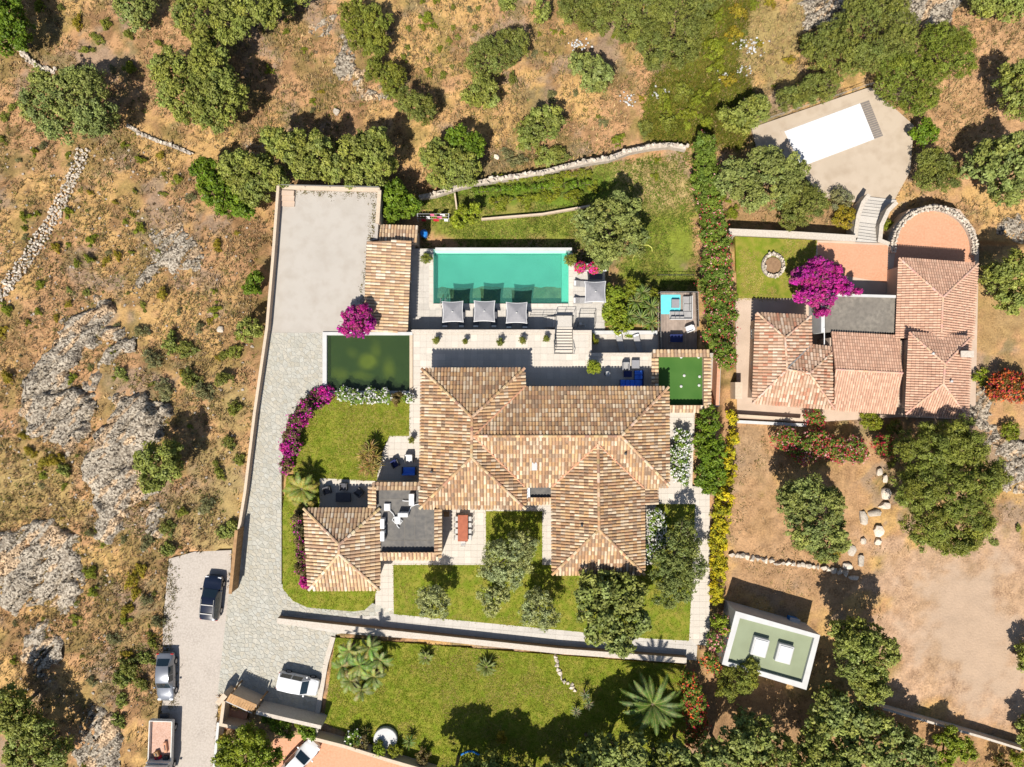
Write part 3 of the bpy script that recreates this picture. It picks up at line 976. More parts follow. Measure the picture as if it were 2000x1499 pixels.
rf.face([(925, 852, ZR), (1168, 868, 4.66), (1079, 950, ZE), (1024, 950, ZE)])
rf.face([(925, 852, ZR), (1213, 852, ZR), (1168, 868, 4.66)])
rf.face([(1213, 852, ZR), (1306, 948, ZE), (1284, 952, ZE), (1257, 952, ZE), (1168, 868, 4.66)])
rf.face([(1168, 868, 4.66), (1170, 1035, 4.66), (1079, 1122, ZE), (1079, 950, ZE)])
rf.face([(1168, 868, 4.66), (1257, 952, ZE), (1258, 1122, ZE), (1170, 1035, 4.66)])
rf.face([(1170, 1035, 4.66), (1258, 1122, ZE), (1079, 1122, ZE)])
rf.face([(1259, 953, 2.9), (1284, 953, 2.6), (1284, 986, 2.6), (1259, 986, 2.9)])
rf.face([(1024, 972, 2.75), (1078, 972, 2.75), (1078, 985, 2.55), (1024, 985, 2.55)])
for a, b in (((922, 815, ZR), (824, 721, ZE)), ((922, 815, ZR), (1024, 720, ZE)), ((922, 815, ZR), (921, 894, ZR)), ((921, 894, ZR), (820, 993, ZE)), ((921, 894, ZR), (1026, 994, ZE)),
             ((925, 852, ZR), (1213, 852, ZR)), ((1213, 852, ZR), (1305, 757, ZE)), ((1213, 852, ZR), (1306, 948, ZE)), ((1168, 868, 4.66), (1170, 1035, 4.66)),
             ((1170, 1035, 4.66), (1258, 1122, ZE)), ((1170, 1035, 4.66), (1079, 1122, ZE))):
    rf.cap(a, b)
rf.finish()
for a, b in (((925, 852, ZR), (1024, 757, ZE)), ((925, 852, ZR), (1024, 950, ZE)), ((1168, 868, 4.66), (1079, 950, ZE)), ((1168, 868, 4.66), (1257, 952, ZE))):
    pa, pb = P(*a), P(*b)
    MB().tube([pa + Vector((0, 0, .07)), pb + Vector((0, 0, .07))], .085, 6).build('valley_gutter', M['terracotta'], villa)
wallblock(villa, [(834, 732), (1014, 732), (1014, 984), (834, 984)], ZE, 0, ZE - .1)
wallblock(villa, [(1014, 769), (1294, 769), (1294, 940), (1014, 940)], ZE, 0, ZE - .12)
wallblock(villa, [(1091, 940), (1246, 940), (1246, 1110), (1091, 1110)], ZE, 0, ZE - .14)
wallblock(villa, [(1024, 948), (1079, 948), (1079, 976), (1024, 976)], 2.4, 0, 2.42, 'membrane', 'flat_roof')
MB().box(P(1031, 963, 2.6), (.4, 1.0, .35)).build('roof_box', M['whitemetal'], villa)
MB().bbox(P(1044, 911, 3.95), (.5, .75, .16), .03).build('roof_light', M['white'], villa)
for a in ((1136, 1025, 4.05), (1221, 886, 4.35), (843, 921, 3.6)):
    MB().lathe(P(*a), [(.09, -.2), (.09, .25), (.14, .27), (.12, .33), (.02, .36)], 8).build('vent_pipe', M['darkmetal'], villa)
for (px, py, f) in ((880, 732, 90), (960, 732, 90), (1080, 769, 90), (1150, 769, 90), (1230, 769, 90), (1014, 968, 0), (1091, 1020, 180), (1091, 1070, 180), (880, 984, -90), (970, 984, -90), (1294, 850, 0)):
    c = P(px, py, ZE); v = P(px, py, ZE)
    q = (v.x / MPP * CAM_H / (CAM_H - 1.2) + 1000, 749.5 - v.y / MPP * CAM_H / (CAM_H - 1.2))
    opening(villa, q[0], q[1], 1.2, 1.7, 2.1, f, name='window')

annex = thing('annex_house', 'small square annex with an orange pyramid tile roof and magenta creeper', 'house', tuple(P(668, 1075, 0)))
rf = Roof(annex, 'warm', w=.325, l=.46, limit=300)
E, A = 2.8, 4.6
rf.face([(594, 994, E), (741, 994, E), (663, 1064, A)])
rf.face([(594, 994, E), (663, 1064, A), (662, 1082, A), (604, 1152, E)])
rf.face([(604, 1152, E), (662, 1082, A), (741, 1152, E)])
rf.face([(741, 994, E), (741, 1152, E), (662, 1082, A), (663, 1064, A)])
for a in ((594, 994, E), (741, 994, E)): rf.cap((663, 1064, A), a)
for a in ((604, 1152, E), (741, 1152, E)): rf.cap((662, 1082, A), a)
rf.cap((663, 1064, A), (662, 1082, A))
rf.finish()
wallblock(annex, [(606, 1004), (731, 1004), (731, 1142), (614, 1142)], E, 0, E - .1)

# flat roof between annex and villa, with tile-capped parapets
link_house = thing('flat_roofed_wing', 'dark flat membrane roof framed by tile-capped parapets between annex and villa', 'house', tuple(P(792, 1020, 0)))
wallblock(link_house, [(735, 956), (822, 956), (822, 992), (850, 992), (850, 1084), (742, 1084), (742, 992), (735, 992)], 2.7, 0, 2.7, 'membrane', 'flat_roof')
rf = Roof(link_house, 'warm', w=.34, l=.36, limit=300)
rf.face([(727, 944, 3.0), (822, 944, 3.0), (822, 958, 3.25), (727, 958, 3.25)])
rf.face([(721, 950, 3.0), (735, 950, 3.25), (735, 993, 3.25), (721, 993, 3.0)])
rf.face([(848, 994, 3.25), (861, 994, 3.0), (861, 1090, 3.0), (848, 1080, 3.25)])
rf.face([(742, 1079, 3.25), (850, 1079, 3.25), (858, 1093, 3.0), (742, 1093, 3.0)])
rf.finish()
for q in ([(724, 947), (822, 947), (822, 957), (724, 957)], [(724, 957), (734, 957), (734, 993), (724, 993)], [(850, 994), (859, 994), (859, 1080), (850, 1080)], [(742, 1081), (859, 1081), (859, 1091), (742, 1091)]):
    wallblock(link_house, q, 3.0, 0, 2.96, 'cream', 'parapet')
mm = MB()
for px in (790, 810, 832):
    a = P(px, 1010, 2.716); b = P(px, 1078, 2.716); mm.box((a + b) / 2, (.03, (a - b).length, .006))
mm.box(P(800, 1056, 2.724), (4.2, .03, .006)); mm.box(P(770, 975, 2.716), (2.6, .03, .006))
mm.build('membrane_seam', M['membrane_grey'], link_house)

# pool house: two tiled slopes below the parking court
ph = thing('pool_house', 'long narrow pool house with pale striped tile roof beside the parking court', 'house', tuple(P(757, 560, ZD)))
rf = Roof(ph, 'warm', w=.30, l=.44, limit=300)
rf.face([(717, 472, .75), (802, 470, .25), (794, 648, .25), (711, 648, .75)])
rf.face([(741, 441, -.75), (817, 443, -.75), (814, 474, -.35), (739, 472, -.35)])
rf.finish()
wallblock(ph, [(719, 474), (797, 474), (790, 646), (714, 646)], .2, ZD, .1)
wallblock(ph, [(741, 446), (812, 447), (811, 474), (740, 474)], -.6, ZD - 1.6, -.95)
opening(ph, 800, 540, -1.1, .95, 2.0, 0, name='door', mat='wood')
opening(ph, 798, 600, -1.0, 1.3, 1.2, 0)

# neighbouring house
nb_h = thing('neighbouring_house', 'rambling neighbouring house with pink terracotta hip roofs and grey flat roof', 'house', tuple(P(1680, 700, ZN)))
e = ZN + 2.9
rf = Roof(nb_h, 'red', w=.30, l=.42, limit=300)
Z2 = e + 1.35
rf.face([(1479, 612, e), (1583, 618, e), (1533, 660, Z2)])
rf.face([(1479, 612, e), (1533, 660, Z2), (1537, 722, Z2), (1470, 788, e)])
rf.face([(1533, 660, Z2), (1583, 618, e), (1581, 677, e), (1537, 718, Z2)])
rf.face([(1581, 677, e), (1634, 680, e), (1581, 730, Z2), (1537, 722, Z2)])
rf.face([(1634, 680, e), (1629, 798, e), (1581, 730, Z2)])
rf.face([(1537, 722, Z2), (1581, 730, Z2), (1629, 798, e), (1470, 788, e)])
for a, b in (((1533, 660, Z2), (1479, 612, e)), ((1533, 660, Z2), (1583, 618, e)), ((1533, 660, Z2), (1537, 722, Z2)), ((1537, 722, Z2), (1470, 788, e)), ((1537, 722, Z2), (1581, 730, Z2)), ((1581, 730, Z2), (1634, 680, e)), ((1581, 730, Z2), (1629, 798, e))):
    rf.cap(a, b, .26)
MB().tube([P(1581, 677, e + .1), P(1537, 720, Z2 + .1)], .09, 6).build('valley_gutter', M['greymetal'], nb_h)
rf.finish()
rf = Roof(nb_h, 'pink', w=.24, l=.34, limit=0)
e2 = e + .1; Z3 = e + 1.75
rf.face([(1756, 505, e2), (1909, 516, e2), (1841, 581, Z3)])
rf.face([(1756, 505, e2), (1841, 581, Z3), (1838, 662, Z3), (1750, 660, e2)])
rf.face([(1909, 516, e2), (1899, 665, e2), (1838, 662, Z3), (1841, 581, Z3)])
for a, b in (((1841, 581, Z3), (1756, 505, e2)), ((1841, 581, Z3), (1909, 516, e2)), ((1841, 581, Z3), (1838, 650, Z3))):
    rf.cap(a, b, .26)
e3 = e + 1.5; Z4 = e + 3.0
rf.face([(1776, 650, e3), (1896, 659, e3), (1845, 711, Z4)])
rf.face([(1776, 650, e3), (1845, 711, Z4), (1842, 750, Z4), (1769, 809, e3)])
rf.face([(1896, 659, e3), (1890, 818, e3), (1842, 750, Z4), (1845, 711, Z4)])
rf.face([(1769, 809, e3), (1842, 750, Z4), (1890, 818, e3)])
for a, b in (((1845, 711, Z4), (1776, 650, e3)), ((1845, 711, Z4), (1896, 659, e3)), ((1845, 711, Z4), (1842, 750, Z4)), ((1842, 750, Z4), (1769, 809, e3)), ((1842, 750, Z4), (1890, 818, e3))):
    rf.cap(a, b, .26)
Z5 = e + 1.3
rf.face([(1624, 650, e), (1757, 657, e), (1762, 729, Z5), (1632, 722, Z5)])
rf.face([(1632, 722, Z5), (1762, 729, Z5), (1749, 808, e), (1630, 801, e)])
rf.cap((1632, 722, Z5), (1762, 729, Z5), .26)
rf.finish('small_roof_tile')
wallblock(nb_h, [(1487, 622), (1575, 627), (1573, 686), (1622, 688), (1617, 788), (1480, 778)], e, ZN - .5, e - .08, 'plaster')
wallblock(nb_h, [(1766, 518), (1898, 527), (1890, 655), (1760, 650)], e2, ZN - .5, e2 - .1, 'plaster')
wallblock(nb_h, [(1785, 662), (1886, 670), (1880, 806), (1779, 798)], e3, ZN - .5, e3 - .1, 'plaster')
wallblock(nb_h, [(1622, 660), (1770, 666), (1765, 796), (1622, 790)], e, ZN - .5, e - .12, 'plaster')
wallblock(nb_h, [(1612, 578), (1750, 578), (1748, 651), (1612, 649)], e - .3, ZN, e - .3, 'membrane_grey', 'flat_roof')
for q in ([(1606, 573), (1750, 577), (1750, 582), (1606, 578)], [(1604, 574), (1611, 574), (1611, 650), (1604, 650)]):
    wallblock(nb_h, q, e - .05, ZN, e - .05, 'white', 'parapet')
MB().tube([P(1610, 640, e), P(1610, 690, e - .4), P(1609, 690, ZN)], .05, 6).build('drain_pipe', M['whitemetal'], nb_h)
ch = wallblock(nb_h, [(1880, 686), (1901, 688), (1900, 698), (1879, 696)], e3 + 1.2, e3 - .5, e3 + 1.25, 'plaster', 'chimney')
MB().box(P(1889, 692, e3 + 1.32), (1.2, .6, .12)).build('chimney_cap', M['coping'], ch)
for a in ((1821, 691, e3 + 1.0), (1857, 745, e3 + 1.35)):
    MB().lathe(P(*a), [(.12, -.3), (.12, .2), (.02, .25)], 8).build('vent_pipe', M['white'], nb_h)
for (py_, zc) in ((650, -1.1), (715, -1.1), (760, -1.1)):
    opening(nb_h, 1000 + (P(1484, py_, e).x / (MPP * (CAM_H - zc) / CAM_H)), 749.5 - P(1484, py_, e).y / (MPP * (CAM_H - zc) / CAM_H), zc, .9, 1.3, 180)

# green-roofed pavilion
zp = -1.0
pav = thing('garden_pavilion', 'white cube pavilion with sage green flat roof and two skylights', 'pavilion', tuple(P(1505, 1255, zp)))
pt = zp + 3.2
pc = [(1437, 1194), (1602, 1241), (1575, 1348), (1410, 1298)]
wallblock(pav, pc, pt, zp - .3, pt - .45, 'white')
cxp = sum(a for a, b in pc) / 4; cyp = sum(b for a, b in pc) / 4
inn = [(cxp + (a - cxp) * .88, cyp + (b - cyp) * .82) for a, b in pc]
wallblock(pav, inn, pt - .35, pt - .46, pt - .35, 'roofgreen', 'roof_deck')
for i in range(4):
    j = (i + 1) % 4
    wallblock(pav, [pc[i], pc[j], inn[j], inn[i]], pt, pt - .5, pt, 'white', 'parapet')
for (px, py) in ((1483, 1263), (1531, 1276)):
    c = P(px, py, pt - .1); a = math.radians(-15)
    k = MB().bbox(c, (1.5, 1.75, .5), .06, a).build('skylight', M['white'], pav)
    MB().bbox(c + Vector((0, 0, .27)), (1.2, 1.45, .1), .04, a).build('dome', M['whitemetal'], k)
MB().box(P(1475, 1208, pt - .32), (.5, .12, .08), math.radians(-15)).build('roof_drain', M['wood'], pav)
for (px, py) in ((1470, 1198), (1530, 1214)):
    opening(pav, px, py, zp + 1.5, 1.2, 1.1, 75)

# putting green court with tile-capped walls
pg = thing('putting_green', 'artificial putting green enclosed by low tile-capped walls', 'putting green', tuple(P(1330, 745, 0)))
wallblock(pg, [(1286, 697), (1375, 697), (1375, 793), (1286, 793)], .25, -.3, .25, 'turf', 'green')
for q in ([(1276, 687), (1385, 687), (1385, 697), (1276, 697)], [(1375, 697), (1385, 697), (1385, 793), (1375, 793)], [(1306, 793), (1385, 793), (1385, 804), (1306, 804)], [(1276, 697), (1285, 697), (1285, 754), (1276, 754)]):
    wallblock(pg, q, .9, -3.0, .92, 'cream', 'low_wall')
rf = Roof(pg, 'warm', w=.34, l=.33, limit=300)
rf.face([(1275, 685, .92), (1386, 685, .92), (1386, 698, 1.08), (1275, 698, 1.08)])
rf.face([(1374, 698, 1.08), (1387, 698, .92), (1387, 792, .92), (1374, 792, 1.08)])
rf.face([(1306, 792, 1.08), (1387, 792, 1.08), (1387, 805, .92), (1306, 805, .92)])
rf.face([(1274, 699, .92), (1286, 699, 1.08), (1286, 756, 1.08), (1274, 756, .92)])
rf.finish('coping_tile')
for k, (px, py) in enumerate(((1336, 734), (1330, 755), (1366, 736), (1365, 753), (1330, 698), (1364, 698))):
    MB().lathe(P(px, py, .25), [(.04, 0), (.04, .02), (.13, .03), (.14, .09), (.05, .14)], 8).build('putting_cup_marker', M['white'], pg)

# ---------------------------------------------------------------- pools
pool = thing('swimming_pool', 'turquoise infinity swimming pool with pale stone rim', 'pool', tuple(P(978, 543, ZD - 1.5)))
zf = ZD - 1.35
MB().prism([W(840, 484, ZD - .2), W(1116, 484, ZD - .2), W(1116, 600, ZD - .2), W(840, 600, ZD - .2)], zf - .3, zf).build('basin_floor', M['basin'], pool)
for q in ([(840, 486), (847, 486), (847, 600), (840, 600)], [(1110, 486), (1117, 486), (1117, 600), (1110, 600)], [(847, 593), (1110, 593), (1110, 600), (847, 600)], [(847, 487), (1110, 487), (1110, 494), (847, 494)]):
    wallblock(pool, q, ZD, zf - .2, ZD - .03, 'basin', 'basin_wall')
wallblock(pool, [(1097, 494), (1110, 494), (1110, 593), (1097, 593)], ZD - .3, zf, ZD - .32, 'basin_ledge', 'ledge')
wallblock(pool, [(847, 494), (1110, 494), (1110, 593), (847, 593)], ZD - .11, ZD - .115, ZD - .11, 'water', 'water')
cop = MB()
rim = []
for q in ([(838, 487), (846, 487), (846, 601), (838, 601)], [(1111, 495), (1119, 495), (1119, 601), (1111, 601)], [(846, 593.5), (1111, 593.5), (1111, 601), (846, 601)]):
    rim += grid_polys(q, ZD + .03, .62, .62)
for p in rim:
    MB().prism(p, ZD - .05, ZD + .045).build('coping_stone', M['paver'], pool)
wallblock(pool, [(843, 490.5), (1113, 490.5), (1113, 495), (843, 495)], ZD, ZD - .4, ZD - .02, 'basin_ledge', 'overflow_edge')
lad = MB()
for px in (862, 871):
    a = P(px, 594, ZD); lad.tube([a + Vector((0, -.35, 0)), a + Vector((0, -.35, .75)), a + Vector((0, 0, .95)), a + Vector((0, .45, .75)), a + Vector((0, .5, -.6))], .03, 6)
for k in range(3):
    a = P(862, 584.5, ZD - .3 - .25 * k); b = P(871, 584.5, ZD - .3 - .25 * k); lad.tube([a, b], .025, 5)
tag(lad.build('pool_ladder', M['greymetal']), 'steel handrail ladder at the south-west corner of the turquoise pool', 'ladder')

pond = thing('pond', 'square pond of murky olive water with a yellow algae patch', 'pond', tuple(P(720, 708, -1.4)))
gx = np.linspace(W(636, 0, -.5)[0], W(804, 0, -.5)[0], 60); gy = np.linspace(W(0, 767, -.5)[1], W(0, 653, -.5)[1], 44)
GX, GY = np.meshgrid(gx, gy); fx_ = GX.ravel(); fy_ = GY.ravel()
al = np.zeros(len(fx_))
for (px, py, rx, ry, k_) in ((720, 707, .85, .75, 1.3), (664, 730, .9, .6, .55), (762, 722, .6, 1.0, .6), (705, 735, 1.2, .5, .45), (735, 685, .5, .8, .5), (690, 690, .6, .6, .3)):
    q_ = P(px, py, -1.0); al = np.maximum(al, k_ * np.exp(-(((fx_ - q_.x) / rx) ** 2 + ((fy_ - q_.y) / ry) ** 2) ** 1.4))
al = np.clip(al * (.55 + .9 * fbm(fx_ * 1.4, fy_ * 1.4, 7)) + .25 * (fbm(fx_ * .8, fy_ * .8, 9) - .45), 0, 1)[:, None]
fc = np.array([.055, .072, .030]) * (1 - al) + np.array([.44, .35, .05]) * al
a_ = (np.arange(43)[:, None] * 60 + np.arange(59)[None, :]).ravel()
og = ORG[pond.name]
link('pond_floor', mesh_np('pond_floor', np.stack([fx_ - og.x, fy_ - og.y, np.full(len(fx_), -.75 - og.z)], 1), np.stack([a_, a_ + 1, a_ + 61, a_ + 60], 1), M['pondfloor'], fc), pond)
wallblock(pond, [(637, 654), (803, 654), (803, 766), (637, 766)], -.15, -.155, -.15, 'pondwater', 'water')
for q, m_ in (([(630, 649), (638, 649), (638, 770), (630, 770)], 'white'), ([(800, 655), (806, 655), (806, 770), (800, 770)], 'cream'), ([(638, 649), (806, 649), (806, 655), (638, 655)], 'white'), ([(638, 764), (800, 764), (800, 770), (638, 770)], 'white')):
    wallblock(pond, q, .12, -1.5, .15, m_, 'rim')
npool = thing('covered_pool', 'neighbouring pool closed by a white cover with a grey slatted end', 'pool', tuple(P(1620, 265, -4.1)))
wallblock(npool, [(1524, 256), (1697, 189), (1732, 268), (1560, 334)], -4.0, -4.3, -4.02, 'deckstone', 'rim')
cv = [(1532, 257), (1680, 202), (1708, 272), (1565, 326)]
for i in range(12):      # the cover is laid in broad strips
    a0, a1 = i / 12 + .0008, (i + 1) / 12 - .0008
    top = [(cv[0][0] + (cv[1][0] - cv[0][0]) * t, cv[0][1] + (cv[1][1] - cv[0][1]) * t) for t in (a0, a1)]; bot = [(cv[3][0] + (cv[2][0] - cv[3][0]) * t, cv[3][1] + (cv[2][1] - cv[3][1]) * t) for t in (a1, a0)]
    wallblock(npool, top + bot, -3.98, -4.1, -3.98, 'poolcover', 'cover_strip')
sl = [(1680, 202), (1697, 196), (1725, 266), (1708, 272)]
for i in range(17):
    a0, a1 = i / 17 + .006, (i + 1) / 17 - .006
    L0 = (sl[0][0] + (sl[3][0] - sl[0][0]) * a0, sl[0][1] + (sl[3][1] - sl[0][1]) * a0); L1 = (sl[0][0] + (sl[3][0] - sl[0][0]) * a1, sl[0][1] + (sl[3][1] - sl[0][1]) * a1)
    R0 = (sl[1][0] + (sl[2][0] - sl[1][0]) * a0, sl[1][1] + (sl[2][1] - sl[1][1]) * a0); R1 = (sl[1][0] + (sl[2][0] - sl[1][0]) * a1, sl[1][1] + (sl[2][1] - sl[1][1]) * a1)
    wallblock(npool, [L0, R0, R1, L1], -3.99, -4.1, -3.985, 'slat', 'slat')
# round terrace of the neighbour
rt = thing('round_terrace', 'round terracotta-paved terrace ringed by a low pale stone wall', 'terrace', tuple(P(1826, 480, ZN)))
cx, cy, rad = 1826, 486, 80
arc = [(cx + rad * math.cos(math.radians(a)), cy - rad * 1.0 * math.sin(math.radians(a))) for a in range(-8, 189, 6)]
wallblock(rt, [(cx + 76 * math.cos(math.radians(a)), cy - 76 * math.sin(math.radians(a))) for a in range(0, 181, 6)] + [(1745, 525), (1905, 525)], ZN + .02, ZN - .5, ZN + .02, 'terracotta', 'paving')
wallblock(rt, [(1597, 474), (1734, 480), (1734, 553), (1597, 530)], ZN + .016, ZN - .5, ZN + .016, 'terracotta', 'paving')
stones = [bpy.data.meshes.new('x') for _ in range(0)]


def hull_mesh(name, mat, n, sx, sy, sz, seed, smooth=None):
    rr = random.Random(seed)
    bm = bmesh.new()
    for _ in range(n):
        v = Vector((rr.gauss(0, 1), rr.gauss(0, 1), rr.gauss(0, 1))).normalized()
        k = max(abs(v.x), abs(v.y), abs(v.z)); v = v.lerp(v / k, .55) * rr.uniform(.85, 1.0)
        bm.verts.new((v.x * sx, v.y * sy, v.z * sz))
    bmesh.ops.convex_hull(bm, input=bm.verts)
    for v in [v for v in bm.verts if not v.link_faces]: bm.verts.remove(v)
    me = bpy.data.meshes.new(name); bm.to_mesh(me); bm.free(); me.materials.append(M[mat])
    if smooth is not None:
        me.polygons.foreach_set("use_smooth", np.ones(len(me.polygons), dtype=bool)); me.set_sharp_from_angle(angle=math.radians(smooth))
    return me


STONES = [hull_mesh('stone', 'stone', 13, .5, .5, .5, 100 + i) for i in range(9)]


def stone_wall(parent, pts, z, width, h, size, limit=300, seed=1, zfun=None, name='stone', core=True, jit=1.0):
    """stones laid along a line of world points (x, y)"""
    rr = random.Random(seed); org = ORG[parent.name]
    out = []
    for i in range(len(pts) - 1):
        a = Vector(pts[i]); b = Vector(pts[i + 1]); L = (b - a).length; d = (b - a) / L; nrm = Vector((-d.y, d.x))
        t = 0.0
        while t < L:
            s = size * (rr.uniform(.6, 1.4) if jit > .5 else rr.uniform(.8, 1.2))
            rows = max(1, int(width / (size * .85)))
            for k in range(rows):
                off = (k - (rows - 1) / 2) * width / rows + rr.uniform(-.45, .45) * size * jit
                p = a + d * (t + s / 2 + rr.uniform(-.4, .4) * size * jit) + nrm * off
                zz = (zfun(p.x, p.y) if zfun else z)
                out.append((p.x, p.y, zz + h - s * .3 + rr.uniform(-.06, .06), s, d, rr))
            t += s * (.9 if jit > .5 else .78)
    rr.shuffle(out)
    rest = []
    for k, (x, y, zz, s, d, _) in enumerate(out):
        if k < limit:
            o = link(name, rr.choice(STONES), parent)
            o.rotation_euler = (rr.uniform(-.4, .4), rr.uniform(-.4, .4), rr.uniform(0, 6.28))
            o.location = (x - org.x, y - org.y, zz - org.z); o.scale = (s * rr.uniform(.85, 1.2), s * rr.uniform(.7, 1.0), s * rr.uniform(.6, 1.0))
        else:
            rest.append((x, y, zz, s))
    if rest:
        m = MB()
        for x, y, zz, s in rest:
            me = rr.choice(STONES); an = rr.uniform(0, 6.28); c_, s_ = math.cos(an), math.sin(an)
            m.add([(x + (v.co.x * c_ - v.co.y * s_) * s, y + (v.co.x * s_ + v.co.y * c_) * s, zz + v.co.z * s * .8) for v in me.vertices], [tuple(p.vertices) for p in me.polygons])
        tag(m.build(name + '_remainder', M['stone'], parent), kind='stuff')
    if core:
        m = MB()
        for i in range(len(pts) - 1):
            a = Vector(pts[i]); b = Vector(pts[i + 1]); d = (b - a).normalized(); n_ = Vector((-d.y, d.x)) * width * .38
            zz = zfun((a.x + b.x) / 2, (a.y + b.y) / 2) if zfun else z
            m.prism([tuple(a + n_), tuple(b + n_), tuple(b - n_), tuple(a - n_)], zz - .4, zz + h * .55)
        m.build('rubble_core', M['rubble'], parent)


stone_wall(rt, [W(a, b, ZN + .6) for a, b in arc], ZN, .62, .62, .30, seed=8, jit=.4)
core = MB()

# dry stone walls
ds = thing('dry_stone_wall', 'pale dry stone wall curving along the north edge of the vegetable garden', 'stone wall', tuple(P(1080, 330, ZG)))
stone_wall(ds, [W(a, b, ZG + .7) for a, b in ((818, 384), (850, 378), (900, 362), (960, 350), (1060, 335), (1110, 322), (1150, 314), (1190, 308), (1230, 293), (1270, 285), (1310, 281), (1342, 287))], ZG, .62, .75, .40, seed=3)
ds = thing('rubble_wall', 'broad collapsed rubble wall crossing the dry hillside towards the rocks', 'stone wall', tuple(PT(90, 440)))
wp = [PT(a, b) for a, b in ((164, 290), (155, 320), (140, 350), (128, 385), (108, 420), (90, 450), (68, 485), (45, 520), (20, 555), (-8, 588))]
stone_wall(ds, [(p.x, p.y) for p in wp], 0, 1.35, .22, .30, seed=5, zfun=tz, core=False)
ds = thing('old_stone_wall', 'narrow broken stone wall in dry grass beside the big oak', 'stone wall', tuple(PT(60, 110)))
wp = [PT(a, b) for a, b in ((28, 88), (45, 103), (62, 122), (88, 138), (110, 142))]
stone_wall(ds, [(p.x, p.y) for p in wp], 0, .6, .4, .34, seed=6, zfun=tz)
ds = thing('old_stone_wall', 'low stone wall remnant running east from the oak towards the parking court', 'stone wall', tuple(PT(310, 270)))
wp = [PT(a, b) for a, b in ((250, 246), (275, 262), (305, 275), (340, 287), (375, 302))]
stone_wall(ds, [(p.x, p.y) for p in wp], 0, .45, .4, .32, seed=7, zfun=tz)
ds = thing('boulder_row', 'row of rounded white boulders edging the bare soil above the pavilion', 'stone edging', tuple(P(1530, 1100, -1.5)))
wp = [PT(a, b) for a, b in ((1422, 1082), (1450, 1086), (1500, 1094), (1560, 1102), (1610, 1110), (1648, 1118))]
stone_wall(ds, [(p.x, p.y) for p in wp], 0, .45, .35, .72, seed=9, zfun=tz, core=False, jit=.15)
ds = thing('stone_edging', 'curved row of pale stones on the big south lawn', 'stone edging', tuple(P(1100, 1310, 0)))
wp = [P(a, b, .1) for a, b in ((1084, 1278), (1087, 1295), (1092, 1312), (1100, 1328), (1114, 1338), (1124, 1350))]
stone_wall(ds, [(p.x, p.y) for p in wp], .0, .3, .22, .5, seed=10, core=False, jit=.2)
wr = thing('stone_well_ring', 'round white stone well ring with soil inside on the neighbouring lawn', 'well ring', tuple(P(1509, 518, ZN)))
c = P(1509, 519, ZN)
ringpts = [(c.x + 1.03 * math.cos(t), c.y + 1.12 * math.sin(t)) for t in [i * math.pi / 12 for i in range(25)]]
stone_wall(wr, ringpts, ZN, .42, .45, .30, seed=12)
MB().lathe(c, [(.85, -.1), (.82, .12), (.1, .16)], 16).build('soil', M['soil'], wr)
# single boulders by the dry slope
for k, (px, py, rx, ry, lab) in enumerate(((1685, 1012, 9, 16, 'tall cream boulder standing in the rockery beside the soil slope'), (1707, 1002, 14, 8, 'cream boulder at the top of the rockery by the pine'), (1714, 1037, 11, 13, 'whitish boulder in the middle of the rockery'),
        (1729, 964, 10, 13, 'pinkish boulder under the west side of the big pine'), (1725, 988, 14, 8, 'grey boulder tucked under the pine crown'), (1663, 1075, 9, 12, 'white rounded boulder at the foot of the rockery'), (1680, 1095, 7, 13, 'upright white boulder at the lower rockery end'),
        (1654, 1105, 11, 7, 'flat white boulder at the end of the boulder row'), (1665, 1128, 12, 5, 'white boulder at the edge of the black tree shade'), (1728, 935, 6, 9, 'pale boulder beside the pink oleander and pine'), (1685, 1057, 6, 8, 'small cream boulder between the rockery stones'),
        (1716, 922, 7, 9, 'buff boulder below the oleander hedge end'), (1713, 1058, 8, 7, 'small white boulder below the rockery middle'), (1425, 646, 0, 0, ''), (431, 644, 8, 7, 'lone white boulder on the slope left of the flagged drive'),
        (970, 308, 6, 6, 'small pale rock above the dry stone wall'), (658, 220, 8, 8, 'round dark-topped rock on the dry northern slope'))):
    if not rx: continue
    p = PT(px, py)
    o = link('boulder', hull_mesh('boulder', 'stone', 26, rx * MPP, ry * MPP, min(rx, ry) * MPP * .8, 300 + k, smooth=40), None, (p.x, p.y, p.z + .12))
    tag(o, lab, 'boulder', 'garden boulders')

# stairs
st = thing('terrace_stairs', 'flight of pale stone steps from the house terrace down to the pool deck', 'stairs', tuple(P(1101, 665, ZD)))
for i in range(9):
    z = -.16 * (i + 1); y0 = 690 - i * 5.6
    wallblock(st, [(1084, y0), (1118, y0), (1118, y0 - 5.9), (1084, y0 - 5.9)], z, ZD - .2, z, 'paver', 'step')
wallblock(st, [(1086, 640), (1117, 640), (1117, 617), (1086, 617)], -1.5, ZD - .1, -1.5, 'paver_grey', 'landing')
for i in range(4):
    z = -1.5 - .14 * (i + 1); x1 = 1086 - i * 5.8
    wallblock(st, [(x1, 640), (x1 - 6.2, 640), (x1 - 6.2, 619), (x1, 619)], z, ZD - .1, z, 'paver_grey', 'step')
for px in (1082, 1120):
    m = MB()
    for k in range(6):
        a = P(px, 692 - k * 9.5, 0); z = -.16 * (k * 1.7)
        m.tube([(a.x, a.y, max(z, -1.5) - .1), (a.x, a.y, max(z, -1.5) + .85)], .022, 5)
    a = P(px, 692, 0); b = P(px, 645, 0); m.tube([(a.x, a.y, .85), (b.x, b.y, -.55)], .03, 6)
    m.build('handrail', M['greymetal'], st)


